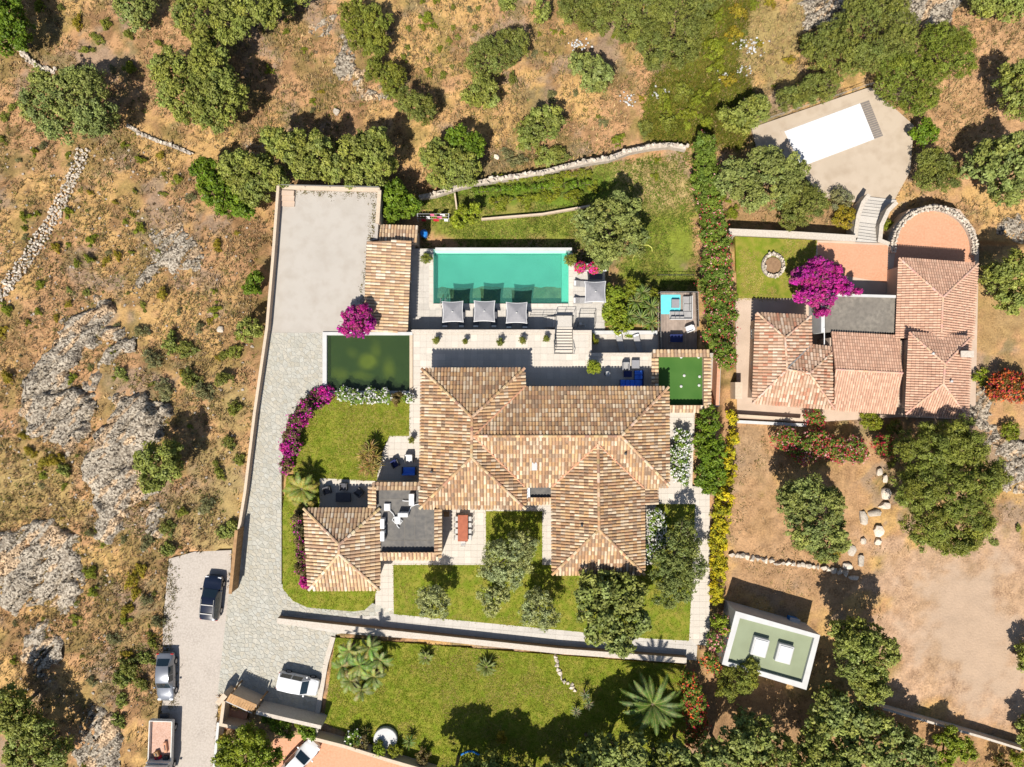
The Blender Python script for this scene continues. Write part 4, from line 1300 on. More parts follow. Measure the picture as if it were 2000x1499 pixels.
def railing(name, label, pts, z, h=.95, posts=1.2, mat='darkmetal', glass=False, cat='railing', group=None):
    q = [P(a, b, z) for a, b in pts]
    o = thing(name, label, cat, tuple(q[0]), group=group)
    for i in range(len(q) - 1):
        a, b = q[i], q[i + 1]; L = (b - a).length; n_ = max(1, round(L / posts))
        MB().tube([a + Vector((0, 0, h)), b + Vector((0, 0, h))], .025, 5).build('rail', M[mat], o)
        for k in range(n_ + (i == len(q) - 2)):
            p = a.lerp(b, k / n_); MB().tube([p, p + Vector((0, 0, h))], .022, 5).build('post', M[mat], o)
        if glass:
            d = (b - a).normalized(); ang = math.atan2(d.y, d.x); c = (a + b) / 2
            MB().box((c.x, c.y, z + h * .48), (L - .1, .012, h * .8), ang).build('glass_panel', M['paneglass'], o)
        else:
            MB().tube([a + Vector((0, 0, h * .55)), b + Vector((0, 0, h * .55))], .012, 4).build('mid_rail', M[mat], o)
    return o


railing('railing', 'dark metal railing around the stair landing on the pool deck', [(1083, 638), (1083, 618), (1119, 618), (1119, 644)], -1.5)
railing('railing', 'dark metal railing around the small service pit east of the steps', [(1127, 640), (1130, 614), (1160, 614), (1160, 640)], ZD)
railing('railing', 'thin dark railing along the pool deck between sunshade and stair landing', [(1035, 617), (1083, 617)], ZD)
railing('glass_railing', 'glass railing around the small wooden lounge deck', [(1287, 690), (1286, 573), (1358, 573), (1360, 640)], ZD + .1, 1.0, 2.0, 'greymetal', True)
railing('fence', 'thin dark wire fence on the grass north of the lounge deck', [(1282, 540), (1352, 540)], ZG, 1.0, 1.2)
railing('fence', 'thin post fence along the north edge of the neighbouring pool surround', [(1468, 246), (1700, 168)], -4.0, .9, 1.6, 'greymetal')
railing('fence', 'thin metal post fence on the north parapet of the parking court', [(548, 365), (742, 369)], .35, .7, 2.2, 'greymetal')

# wooden deck
wd = thing('wooden_deck', 'small grey-brown plank deck carrying the lounge sofa', 'deck', tuple(P(1322, 630, ZD)))
wallblock(wd, [(1285, 572), (1361, 572), (1361, 691), (1285, 691)], ZD + .05, -4.6, ZD + .06, 'slat', 'deck_frame')
for i in range(26):
    x0 = 1285 + 76 * i / 26
    wallblock(wd, [(x0 + .2, 572), (x0 + 76 / 26 - .2, 572), (x0 + 76 / 26 - .2, 691), (x0 + .2, 691)], ZD + .1, ZD + .05, ZD + .1, 'deckwood', 'plank')
# neighbour garden stairs
ns = thing('garden_steps', 'curving pale stone steps between the covered pool and round terrace', 'stairs', tuple(P(1700, 430, ZN)))
cl = [(1725, 388, 27, -4.0), (1720, 394, 27, 0), (1715, 400, 27, 0), (1711, 406, 26, 0), (1708, 412, 26, 0), (1706, 418, 25, 0), (1704, 424, 24, 0), (1702, 438, 24, 0), (1700, 445, 23, 0), (1698, 451, 23, 0), (1697, 457, 22, 0), (1697, 463, 22, 0), (1697, 469, 22, 0), (1697, 476, 26, 0)]
for i in range(len(cl) - 1):
    z = -4.0 + (ZN + 4.0) * (i + 1) / len(cl)
    a, b = cl[i], cl[i + 1]
    wallblock(ns, [(a[0] - a[2], a[1] - 3), (a[0] + a[2], a[1] + 3), (b[0] + b[2], b[1] + 3), (b[0] - b[2], b[1] - 3)], z, -4.6, z, 'paver_grey', 'step')
wall('step_wall', 'curved pale stone wall on the west side of the garden steps', [(1698, 380), (1686, 396), (1677, 420), (1673, 445), (1671, 464)], -4.4, -2.4, .35, 'stone', cap='coping')
wall('step_wall', 'curved stone wall between the garden steps and the round terrace', [(1752, 395), (1735, 412), (1722, 440), (1719, 470), (1740, 478)], -4.4, -2.2, .35, 'stone', cap='coping')

ps = thing('parking_steps', 'small pinkish stone steps in the north-west corner of the parking court', 'steps', tuple(P(560, 388, 0)))
for i in range(3):
    wallblock(ps, [(549, 373 + i * 10), (576, 374 + i * 10), (575, 384 + i * 10), (548, 383 + i * 10)], .1, -.02, .36 - .11 * i, 'plaster', 'step')
# ---------------------------------------------------------------- outdoor furniture
def sunshade(px, py, label, tint='greyfabric'):
    c = P(px, py, ZD + 2.4)
    o = thing('sunshade', label, 'parasol', (c.x, c.y, ZD), rz=R.uniform(-.03, .03), group='grey sunshades round the pool')
    n = 10; vs = []; fs = []; S = 1.04
    for j in range(n + 1):
        for i in range(n + 1):
            u = i / n * 2 - 1; v = j / n * 2 - 1
            x = u * S * (1 - .085 * (1 - v * v) * abs(u)); y = v * S * (1 - .085 * (1 - u * u) * abs(v))
            k = max(abs(u), abs(v)); d = abs(abs(u) - abs(v))
            vs.append((x, y, 2.62 - .36 * k - .05 * d * k))
    for j in range(n):
        for i in range(n):
            a = j * (n + 1) + i; fs.append((a, a + 1, a + n + 2, a + n + 1))
    can = MB().add(vs, fs).build('canopy', M[tint], o, local=True, smooth=12)
    hem = MB()
    e = [k for k in range(n + 1)]
    ring = [vs[k] for k in range(n + 1)] + [vs[(k + 1) * (n + 1) - 1] for k in range(1, n + 1)] + [vs[n * (n + 1) + k] for k in range(n - 1, -1, -1)] + [vs[k * (n + 1)] for k in range(n - 1, 0, -1)]
    hv = []; hf = []
    for (x, y, z) in ring: hv += [(x * .955, y * .955, z + .022), (x * 1.01, y * 1.01, z + .006), (x * 1.01, y * 1.01, z - .09)]
    m = len(ring)
    for k in range(m):
        a = k * 3; b = (k + 1) % m * 3; hf += [(a, a + 1, b + 1, b), (a + 1, a + 2, b + 2, b + 1)]
    hem.add(hv, hf).build('hem', M['hem'], can, local=True)
    MB().lathe((0, 0, 0), [(.03, .05), (.03, 2.6)], 8).build('pole', M['greymetal'], o, local=True)
    MB().lathe((0, 0, 2.6), [(.09, 0), (.09, .05), (.05, .11), (.01, .13)], 8).build('finial', M['white'], o, local=True)
    MB().bbox((0, 0, .05), (.6, .6, .1), .03).build('base', M['darkmetal'], o, local=True)
    rb = MB()
    for sx in (-1, 1):
        for sy in (-1, 1):
            MB().tube([(0, 0, 2.5), (sx * .98, sy * .98, 2.2)], .016, 5).build('rib', M['greymetal'], o, local=True)
    return o


sunshade(884, 609, 'square grey sunshade over the deck near the pool ladder')
sunshade(946, 608, 'middle square grey sunshade of the three along the south pool edge')
sunshade(1009, 611, 'square grey sunshade over the deck end beside the stair railing')
sunshade(1163, 570, 'square grey sunshade standing alone on the east pool deck')


def lounger(px, py, z, rz, label, mat='midfabric', group='sun loungers'):
    c = P(px, py, z)
    o = thing('sun_lounger', label, 'sun lounger', (c.x, c.y, z), rz=rz, group=group)
    MB().bbox((0, -.3, .31), (.62, 1.3, .07), .03).build('seat', M[mat], o, local=True)
    rot = Matrix.Rotation(math.radians(28), 3, 'X')
    MB().bbox((0, .62, .46), (.62, .72, .07), .03, rot=rot).build('backrest', M[mat], o, local=True)
    MB().bbox((0, .86, .63), (.5, .2, .07), .03, rot=rot).build('pillow', M['cloth_white'], o, local=True)
    for sx in (-.27, .27):
        MB().box((sx, 0, .25), (.05, 1.9, .05)).build('side_rail', M['greymetal'], o, local=True)
        for y in (-.85, .7):
            MB().box((sx, y, .12), (.05, .05, .24)).build('leg', M['greymetal'], o, local=True)
    return o


for k, (px, py) in enumerate(((870, 622), (902, 622), (930, 622), (965, 622), (994, 624), (1025, 624))):
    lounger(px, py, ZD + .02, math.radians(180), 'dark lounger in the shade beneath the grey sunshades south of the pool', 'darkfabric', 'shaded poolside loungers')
lounger(1139, 556, ZD + .02, math.radians(86), 'grey lounger poking out on the north side of the lone sunshade', 'midfabric')
lounger(1138, 588, ZD + .02, math.radians(90), 'grey lounger poking out on the south side of the lone sunshade', 'midfabric')
lounger(1211, 672, ZD + .02, math.radians(14), 'pale lounger on the sunken terrace, nearer the house steps', 'midfabric', 'loungers on the sunken terrace')
lounger(1245, 672, ZD + .02, math.radians(16), 'pale lounger on the sunken terrace, nearer the wooden deck', 'midfabric', 'loungers on the sunken terrace')


def armchair(px, py, z, rz, label, mat, w=.75, group='garden armchairs', frame='darkmetal'):
    c = P(px, py, z)
    o = thing('armchair', label, 'armchair', (c.x, c.y, z), rz=rz, group=group)
    MB().bbox((0, 0, .32), (w - .2, .68, .2), .05).build('seat_cushion', M[mat], o, local=True)
    MB().bbox((0, .33, .55), (w - .16, .16, .5), .05).build('backrest', M[mat], o, local=True)
    for s in (-1, 1):
        MB().bbox((s * (w / 2 - .05), 0, .4), (.1, .76, .42), .03).build('armrest', M[frame], o, local=True)
        for y in (-.3, .3):
            MB().box((s * (w / 2 - .06), y, .1), (.05, .05, .2)).build('leg', M[frame], o, local=True)
    return o


def ltable(px, py, z, sx, sy, h, rz, label, mat, name='coffee_table', legmat='darkmetal', th=.05):
    c = P(px, py, z)
    o = thing(name, label, 'table', (c.x, c.y, z), rz=rz)
    MB().bbox((0, 0, h - th / 2), (sx, sy, th), .02).build('tabletop', M[mat], o, local=True)
    for x in (-1, 1):
        for y in (-1, 1):
            MB().box((x * (sx / 2 - .08), y * (sy / 2 - .08), (h - th) / 2), (.06, .06, h - th)).build('leg', M[legmat], o, local=True)
    return o


armchair(641, 957, .02, .3, 'dark armchair on the annex patio beside the palm', 'darkfabric')
armchair(673, 950, .02, 0.0, 'dark armchair with its back in sun on the annex patio lawn side', 'darkfabric')
armchair(703, 961, .02, -2.3, 'dark armchair turned to the coffee table next to the flat roof wall', 'darkfabric')
ltable(672, 971, .02, 1.45, .85, .42, 0, 'long dark coffee table on the annex patio', 'darkfabric', th=.2)
armchair(773, 905, .02, .5, 'blue-cushioned armchair set askew beside the villa west patio', 'navy')
armchair(800, 895, .02, 0, 'pale grey armchair in sun beside the villa west patio', 'hem', w=.85)
armchair(800, 919, .02, math.pi, 'wide blue loveseat on the shaded villa west patio', 'bluefabric', w=1.4)


def sofa_l(px, py, z, label, mat, mirror=1, w=2.2, d=2.2, frame='whitemetal', back='S', throw=None):
    c = P(px, py, z)
    o = thing('corner_sofa', label, 'sofa', (c.x, c.y, z))
    t = .8
    # a run along the south and one along the east side
    MB().bbox((0, -d / 2 + t / 2, .14), (w, t, .24), .03).build('sofa_base', M[frame], o, local=True)
    MB().bbox((w / 2 - t / 2, t / 2, .139), (t, d - t, .24), .03).build('sofa_base', M[frame], o, local=True)
    n = 3
    for k in range(n):
        x = -w / 2 + (k + .5) * (w - t) / n + .02
        MB().bbox((x, -d / 2 + t / 2 + .08, .33), ((w - t) / n - .03, t - .2, .15), .04).build('seat_cushion', M[mat], o, local=True)
        MB().bbox((x, -d / 2 + .17, .5), ((w - t) / n - .03, .18, .42), .05).build('back_cushion', M[mat], o, local=True)
    for k in range(2):
        y = t - d / 2 + (k + .5) * (d - t) / 2
        MB().bbox((w / 2 - t / 2 - .08, y, .33), (t - .2, (d - t) / 2 - .03, .15), .04).build('seat_cushion', M[mat], o, local=True)
        MB().bbox((w / 2 - .17, y, .5), (.18, (d - t) / 2 - .03, .42), .05).build('back_cushion', M[mat], o, local=True)
    MB().bbox((w / 2 - t / 2, -d / 2 + t / 2, .331), (t - .04, t - .04, .15), .04).build('seat_cushion', M[mat], o, local=True)
    MB().bbox((0, -d / 2 - .02, .35), (w + .06, .06, .6), .02).build('back_frame', M[frame], o, local=True)
    MB().bbox((w / 2 + .02, .03, .35), (.06, d, .6), .02).build('back_frame', M[frame], o, local=True)
    return o


sofa_l(1328, 602, ZD + .1, 'grey corner sofa with white frame on the wooden lounge deck', 'midfabric', w=2.15, d=2.3)
ltable(1318, 594, ZD + .1, .8, .85, .4, 0, 'square grey low table on the turquoise rug', 'greyfabric', th=.25)
rg = MB().bbox(P(1309, 595, ZD + .118), (2.05, 1.95, .012), .005).build('rug', M['turquoise'])
tag(rg, 'bright turquoise outdoor rug on the wooden lounge deck', 'rug')
sofa_l(1232, 741, .02, 'bright blue corner sofa in the shade of the villa eave', 'bluefabric', w=2.2, d=1.7, frame='navy')
armchair(1221, 716, .02, 0.0, 'grey cube armchair on the terrace north of the blue sofa', 'midfabric', frame='greyfabric', w=.7)
ltable(1240, 712, .02, .75, .8, .5, 0, 'square grey side table at the end of the blue sofa', 'greyfabric', th=.3)
ltable(1225, 731, .02, .8, .6, .35, 0, 'low dark coffee table between the blue sofa and cube armchair', 'navy')
ltable(1318, 662, ZD + .1, 1.25, .8, .75, 0, 'navy table with a pale metal frame in the deep shade of the lounge deck', 'navy', name='garden_table', legmat='whitemetal')
armchair(1345, 643, ZD + .1, -1.2, 'white chair by the oleander at the edge of the lounge deck', 'cloth_white', frame='whitemetal', w=.65)
# dining table
dt = ltable(905, 1029, .02, .98, 2.55, .76, 0, 'long reddish-brown wooden dining table on the south terrace', 'tablewood', name='dining_table', legmat='wood', th=.06)


def chair(px, py, z, rz, label, mat='greymetal', group='metal chairs round the dining table'):
    c = P(px, py, z)
    o = thing('dining_chair', label, 'chair', (c.x, c.y, z), rz=rz, group=group)
    MB().bbox((0, 0, .45), (.44, .44, .03), .01).build('seat', M[mat], o, local=True)
    b = MB()
    for k in range(5):
        b.tube([(-.2 + k * .1, .21, .46), (-.2 + k * .1, .27, .85)], .012, 4)
    b.tube([(-.21, .27, .85), (.21, .27, .85)], .018, 5)
    b.build('backrest', M[mat], o, local=True)
    for x in (-.19, .19):
        for y in (-.19, .19):
            MB().tube([(x, y, 0), (x, y, .45)], .014, 5).build('leg', M[mat], o, local=True)
    return o


for k in range(4):
    chair(893, 1012 + k * 12, .02, math.pi / 2, 'slim grey chair on the villa side of the red-brown dining table', group='chairs on the west side of the dining table')
    chair(917, 1012 + k * 12, .02, -math.pi / 2, 'slim grey chair on the lawn side of the red-brown dining table', group='chairs on the east side of the dining table')
chair(905, 1060, .02, math.pi, 'slim grey chair at the south end of the red-brown dining table')
ltable(873, 1003, .02, .55, .5, .5, 0, 'small dark wooden stool table in the shade by the dining terrace wall', 'wood', name='stool')

# air conditioners and pipes on the flat roof
def aircon(px, py, rz, label, z=2.7, s=(.95, .4, .75)):
    c = P(px, py, z + .4)
    o = thing('air_conditioner', label, 'air conditioner', (c.x, c.y, z), rz=rz, group='rooftop units')
    MB().bbox((0, 0, .06 + s[2] / 2), s, .04).build('casing', M['whitemetal'], o, local=True)
    ring = MB().tube([(0, -s[1] / 2 - .012, .06 + s[2] / 2), (0, -s[1] / 2 + .01, .06 + s[2] / 2)], .27, 14).build('fan_grille', M['darkmetal'], o, local=True)
    for x in (-.3, .3):
        MB().box((x, 0, .03), (.06, s[1] + .1, .06)).build('foot', M['darkmetal'], o, local=True)
    return o


aircon(788, 1005, 0, 'white air conditioner in the middle of the dark flat roof')
aircon(748, 1022, math.pi / 2, 'white air conditioner by the annex eave, nearer the patio')
aircon(748, 1046, math.pi / 2, 'white air conditioner by the annex eave, nearer the south parapet')
aircon(804, 976, math.pi / 2, 'white rooftop unit near the villa eave with its cover open', s=(1.1, .5, .5))
for k, (px, py, lab) in enumerate(((757, 990, 'pale metal hatch box on the flat roof near the tile-capped corner'), (777, 1015, 'cream skimmer box with coiled pipes on the flat roof'))):
    c = P(px, py, 2.72); o = thing('roof_hatch', lab, 'roof hatch', (c.x, c.y, 2.7), rz=.1 * k)
    MB().bbox((0, 0, .12), (.6, .7, .24), .03).build('kerb', M['white'], o, local=True)
    MB().bbox((0, 0, .26), (.5, .6, .06), .02).build('lid', M['hem'], o, local=True)
for pts, lab in (([(760, 996), (768, 1004), (772, 1013), (776, 1018)], 'white pipe from the hatch box to the pipe coil on the flat roof'), ([(799, 1000), (803, 990), (812, 986), (823, 984)], 'white curved pipe from the air conditioner to the villa eave'),
                 ([(786, 978), (792, 979), (800, 979)], 'short white pipe stub beside the open rooftop unit'), ([(770, 1010), (766, 1016), (772, 1022), (782, 1024), (786, 1018), (780, 1013), (774, 1018), (776, 1028), (780, 1032)], 'tangled white pipe loop on the dark flat roof')):
    q = [P(a, b, 2.86) for a, b in pts]
    tag(MB().tube(q, .045, 6).build('roof_pipe', M['whitemetal']), lab, 'pipe')

# laundry, barrel, hose, odds and ends
c = P(848, 428, ZG)
la = thing('laundry_rack', 'clothes rack hung with red and white washing beside the pool house', 'laundry rack', (c.x, c.y, ZG))
for y in (-.25, 0, .25):
    MB().tube([(-1.6, y, 1.1), (1.6, y, 1.1)], .015, 4).build('line', M['whitemetal'], la, local=True)
for x in (-1.6, 1.6):
    MB().tube([(x, -.3, 0), (x, -.3, 1.1), (x, .3, 1.1), (x, .3, 0)], .025, 5).build('frame', M['whitemetal'], la, local=True)
for k, (x, y, w, m_) in enumerate(((-1.0, -.25, .45, 'red'), (-.55, 0, .4, 'cloth_white'), (-.1, .25, .4, 'pink'), (.3, -.25, .55, 'red'), (.65, 0, .45, 'pink'), (.95, .25, .5, 'cloth_white'), (1.3, -.25, .4, 'cloth_white'))):
    vs = []; fs = []
    for j, (dy, dz) in enumerate(((-.12, -.6), (-.06, -.25), (0, .03), (.06, -.25), (.12, -.6))):
        vs += [(x - w / 2 + .02 * math.sin(k + j), y + dy, 1.1 + dz), (x + w / 2, y + dy * 1.1, 1.1 + dz)]
    for j in range(4): fs.append((2 * j, 2 * j + 1, 2 * j + 3, 2 * j + 2))
    MB().add(vs, fs).build('garment', M[m_], la, local=True)
c = P(829, 458, ZG + .4)
tag(MB().lathe((c.x, c.y, ZG), [(.36, 0), (.40, .3), (.40, .9), (.34, 1.0), (.30, 1.02), (.05, .98)], 16).build('barrel', M['blueplastic']), 'bright blue plastic barrel at the corner of the pool house', 'barrel')
q = [P(a, b, ZG + .05) for a, b in ((1236, 548), (1235, 520), (1236, 505), (1243, 492), (1250, 484), (1258, 479), (1266, 479), (1273, 484), (1274, 492))]
tag(MB().tube(q, .05, 5).build('garden_hose', M['hose']), 'yellow garden hose looped on the grass east of the oak', 'hose')
c = P(1545, 1209, -1.0)
ac = thing('outdoor_unit', 'blue box unit in the black shade north of the pavilion', 'box', (c.x, c.y, -1.0), rz=-.25)
MB().bbox((0, 0, .45), (.95, .6, .8), .04).build('casing', M['blueplastic'], ac, local=True)
MB().bbox((0, 0, .88), (1.0, .65, .06), .02).build('lid', M['hem'], ac, local=True)
# shelf of white flowerpots stand at the pool corner
c = P(1152, 524, ZD)
pl = thing('planter_wall', 'low white planter at the north-east corner of the pool deck', 'planter', (c.x, c.y, ZD))
MB().bbox((.2, 0, .22), (2.9, .75, .5), .03).build('trough', M['white'], pl, local=True)
MB().bbox((.2, 0, .46), (2.6, .5, .04), .01).build('soil', M['soil'], pl, local=True)
c = P(1168, 541, ZD)
ltable(1163, 541, ZD + .02, 1.3, .6, .5, 0, 'dark low sideboard on the deck north of the lone sunshade', 'darkfabric', name='sideboard', th=.3)
for k, (px, py, lab) in enumerate(((1155, 512, ''),)):
    pass
c = P(1184, 731, .02)
fl = thing('floor_lamp', 'small white table lamp stand in the shade by the big terrace planter', 'lamp', (c.x, c.y, .02))
MB().lathe((0, 0, 0), [(.2, 0), (.2, .03), (.03, .05), (.03, .9)], 10).build('stand', M['darkmetal'], fl, local=True)
MB().lathe((0, 0, .9), [(.25, 0), (.25, .06), (.12, .1)], 12).build('tray', M['white'], fl, local=True)
c = P(1013, 1, 0)
rw = P(760, 1438, .02)
rw = P(754, 1441, .02)
rt2 = thing('round_stone_seat', 'white round stone plinth at the southern edge of the big lawn', 'plinth', (rw.x, rw.y, 0))
MB().lathe((0, 0, 0), [(1.15, 0), (1.15, .42), (1.1, .47), (.05, .48)], 22).build('plinth_ring', M['white'], rt2, local=True)
wb = P(1110, 634, ZD)
pp = thing('pool_pump', 'small white pool pump in the shaded service pit', 'pump', tuple(P(1133, 634, ZD)))
MB().lathe((0, 0, 0), [(.18, 0), (.18, .45), (.12, .55), (.03, .58)], 12).build('pump_body', M['white'], pp, local=True)
MB().tube([(.15, 0, .2), (.5, 0, .2), (.5, -.3, .2)], .04, 6).build('pipe', M['whitemetal'], pp, local=True)
for k, (px, py) in enumerate(((933, 1470), (912, 1472))):
    pass
a = [P(900 + 2.6 * k, 1475 - 7 * math.sin(math.pi * k / 14), .1) for k in range(15)]
tag(MB().tube(a, .09, 6).build('arched_hose', M['blueplastic']), 'pale blue curved hose lying in the deep shade at the lawn foot', 'hose')

# ---------------------------------------------------------------- vehicles
def car(name, label, px, py, z, rz, paint, L, Wd, H, kind, cat='car', roofmat=None, sunroof=False):
    """nose along local +X"""
    c = P(px, py, z + H * .75)
    o = thing(name, label, cat, (c.x, c.y, z), rz=rz)
    w = Wd / 2
    belt = H * .60
    prof = {  # station: x/L, half width factor, belt factor, roof height (None = bonnet), roof half width
        'suv': [(-.5, .80, .90, None, 0), (-.485, .93, 1.0, None, 0), (-.45, .97, 1.02, 1.0, .0), (-.40, 1, 1.02, .97, .74), (-.15, 1, 1.01, 1.0, .76), (.06, 1, 1.0, .98, .75), (.235, 1, .98, None, 0), (.36, .98, .93, None, 0), (.455, .92, .86, None, 0), (.5, .78, .72, None, 0)],
        'sedan': [(-.5, .72, .88, None, 0), (-.47, .88, .99, None, 0), (-.42, .94, 1.03, None, 0), (-.27, .99, 1.04, .97, .68), (-.08, 1, 1.03, 1.0, .72), (.06, 1, 1.0, .98, .72), (.22, .99, .97, None, 0), (.36, .95, .89, None, 0), (.455, .86, .78, None, 0), (.5, .62, .64, None, 0)],
        'hatch': [(-.5, .84, .92, None, 0), (-.487, .95, 1.0, None, 0), (-.46, .98, 1.01, 1.0, 0), (-.43, 1, 1.01, .97, .78), (-.15, 1, 1.0, 1.0, .80), (.12, 1, .99, .98, .78), (.29, .99, .96, None, 0), (.39, .96, .90, None, 0), (.46, .90, .82, None, 0), (.5, .74, .68, None, 0)],
    }[kind]
    rings = []
    for (fx, fw, fb, rh, rw) in prof:
        x = fx * L; ww = w * fw; zb = belt * fb
        if rh is None or rw == 0:
            top = zb + .035; wr = ww * .80
            pts = [(0, .2), (ww * .86, .2), (ww * .97, .34), (ww, zb * .62), (ww * .965, zb - .03), (wr, top), (ww * .45, top + .022), (0, top + .03)]
        else:
            pts = [(0, .2), (ww * .86, .2), (ww * .97, .34), (ww, zb * .62), (ww * .965, zb - .03), (w * rw, H * rh - .03), (w * rw * .62, H * rh + .012), (0, H * rh + .02)]
        rings.append([(x, y, zz) for y, zz in pts] + [(x, -y, zz) for y, zz in pts[-2:0:-1]])
    n = len(rings[0]); vs = [p for r_ in rings for p in r_]; fs = []
    for i in range(len(rings) - 1):
        for k in range(n):
            j = (k + 1) % n; fs.append((i * n + k, i * n + j, (i + 1) * n + j, (i + 1) * n + k))
    fs.append(tuple(range(n))); fs.append(tuple(range(len(rings) * n - 1, (len(rings) - 1) * n - 1, -1)))
    MB().add(vs, fs).build('body', M[paint], o, local=True, smooth=38)

    def pane(name_, quad, inset=.1, off=.014, mat='autoglass'):
        q = [Vector(p) for p in quad]; cc = sum(q, Vector()) / 4
        nn = (q[2] - q[0]).cross(q[3] - q[1]).normalized()
        if nn.dot(cc - Vector((0, 0, H * .4))) < 0: nn = -nn
        q = [p.lerp(cc, inset) + nn * off for p in q]
        MB().add(q + [p - nn * .03 for p in q], [(0, 1, 2, 3), (7, 6, 5, 4)] + [(i, i + 4, (i + 1) % 4 + 4, (i + 1) % 4) for i in range(4)]).build(name_, M[mat], o, local=True)
    roofs = [i for i, s_ in enumerate(prof) if s_[3] is not None and s_[4] > 0]
    f = roofs[-1]; b = roofs[0]
    # windscreen and rear window (ring index 5 = top edge right, n-5 = left)
    rk = n - 5
    def screen(name_, i0, i1, ins):
        lo = [Vector(p) for p in rings[i0][5:n - 4]]; hi = [Vector(p) for p in rings[i1][5:n - 4]]
        c0 = sum(lo + hi, Vector()) / (2 * len(lo)); up = Vector((.35 if i0 > i1 else -.35, 0, 1)).normalized() * .022
        A = []; B = []
        for p, q in zip(lo, hi):
            a_ = p.lerp(q, ins); b__ = q.lerp(p, ins * .6)
            A.append(Vector((a_.x, a_.y * .94, a_.z)) + up); B.append(Vector((b__.x, b__.y * .94, b__.z)) + up)
        k_ = len(A)
        MB().add(A + B, [(i, i + 1, i + 1 + k_, i + k_) for i in range(k_ - 1)]).build(name_, M['autoglass'], o, local=True)
    screen('windscreen', f + 1, f, .10)
    screen('rear_window', b - 1, b, .14)
    for s in (4, n - 4):
        t = 5 if s == 4 else n - 5
        for i in range(b, f):
            pane('side_window', [rings[i][s], rings[i + 1][s], rings[i + 1][t], rings[i][t]], .1)
    if sunroof:
        i = b + 1
        pane('sunroof', [rings[i][6], rings[f][6], rings[f][n - 6], rings[i][n - 6]], .12)
    for s in (-1, 1):
        MB().bbox((L * .20, s * (w + .08), belt * 1.05), (.16, .2, .13), .04).build('mirror', M[paint], o, local=True)
        MB().bbox((L * .462, s * w * .66, belt * .80), (.22, .36, .12), .04).build('headlight', M['lamp_clear'], o, local=True)
        MB().bbox((-L * .485, s * w * .78, belt * .88), (.10, .30, .16), .03).build('tail_light', M['lamp_red'], o, local=True)
        for x in (-.30, .31):
            wh = link('wheel', MB().tube([(x * L, s * (w - .21), .32), (x * L, s * (w + .01), .32)], .32, 18).mesh('wheel', M['tyre'], smooth=40), o)
            MB().tube([(x * L, s * (w - .02), .32), (x * L, s * (w + .022), .32)], .21, 14).build('rim', M['rim'], wh, local=True)
    if kind == 'suv':
        for s in (-1, 1):
            MB().tube([(-.38 * L, s * w * .66, H + .03), (.03 * L, s * w * .66, H + .03)], .025, 5).build('roof_rail', M['greymetal'], o, local=True)
        for x in (-.30, -.10):
            MB().bbox((x * L, 0, H + .05), (.09, w * 1.36, .04), .01).build('roof_bar', M['greymetal'], o, local=True)
    return o


car('parked_car', 'dark navy estate car with roof bars parked on the gravel by the board gate', 409, 1171, -.03, math.radians(84), 'car_navy', 4.25, 1.80, 1.62, 'suv')
car('parked_car', 'silver grey saloon parked on the left edge of the gravel road', 319, 1326, -.03, math.radians(-90), 'car_silver', 4.65, 1.72, 1.46, 'sedan')
car('parked_car', 'white hatchback parked on the flagged drive beside the south lawn', 579, 1340, .02, math.radians(-12), 'car_white', 3.95, 1.66, 1.50, 'hatch')
car('parked_car', 'white car parked in the terracotta courtyard below the cream wall', 583, 1488, -.6, math.radians(46), 'car_white', 4.3, 1.75, 1.46, 'sedan')

c = P(315, 1462, 1.0)
tk = thing('tipper_truck', 'white flatbed truck with reddish open bed parked on the gravel road', 'truck', (c.x, c.y, -.03), rz=math.radians(-92))
tk.scale = (.88, 1, 1)
MB().bbox((-1.1, 0, .62), (4.9, .9, .2), .03).build('chassis', M['darkmetal'], tk, local=True)
MB().bbox((-.95, 0, .9), (4.3, 2.15, .1), .02).build('bed_floor', M['truck_bed'], tk, local=True)
for s in (-1, 1):
    MB().bbox((-.95, s * 1.08, 1.12), (4.3, .09, .46), .02).build('bed_side', M['truck_white'], tk, local=True)
MB().bbox((-3.12, 0, 1.12), (.09, 2.2, .46), .02).build('tailgate', M['truck_white'], tk, local=True)
MB().bbox((1.22, 0, 1.3), (.1, 2.2, .85), .02).build('headboard', M['truck_white'], tk, local=True)
pr = [(1.35, .6), (2.95, .6), (3.0, 1.1), (2.9, 1.35), (2.45, 2.1), (2.3, 2.15), (1.35, 2.15)]
m = MB(); n = len(pr); ww = 1.0
m.add([(x, -ww, z) for x, z in pr] + [(x, ww, z) for x, z in pr], [tuple(range(n)), tuple(range(2 * n - 1, n - 1, -1))] + [(i, i + n, (i + 1) % n + n, (i + 1) % n) for i in range(n)])
m.build('cab', M['truck_white'], tk, local=True)
MB().add([(2.895, -.9, 1.40), (2.895, .9, 1.40), (2.50, .82, 2.06), (2.50, -.82, 2.06)], [(0, 1, 2, 3)]).build('windscreen', M['autoglass'], tk, local=True)
for s in (-1, 1):
    MB().box((2.0, s * 1.005, 1.65), (.9, .02, .55)).build('side_window', M['autoglass'], tk, local=True)
    MB().bbox((2.75, s * 1.15, 1.5), (.1, .22, .3), .03).build('mirror', M['darkmetal'], tk, local=True)
    MB().bbox((2.98, s * .75, .85), (.08, .3, .2), .02).build('headlight', M['lamp_clear'], tk, local=True)
    for x in (-2.0, 2.1):
        wh = link('wheel', MB().tube([(x, s * .8, .38), (x, s * 1.03, .38)], .38, 18).mesh('wheel', M['tyre'], smooth=40), tk)
        MB().tube([(x, s * 1.0, .38), (x, s * 1.045, .38)], .22, 12).build('rim', M['rim'], wh, local=True)
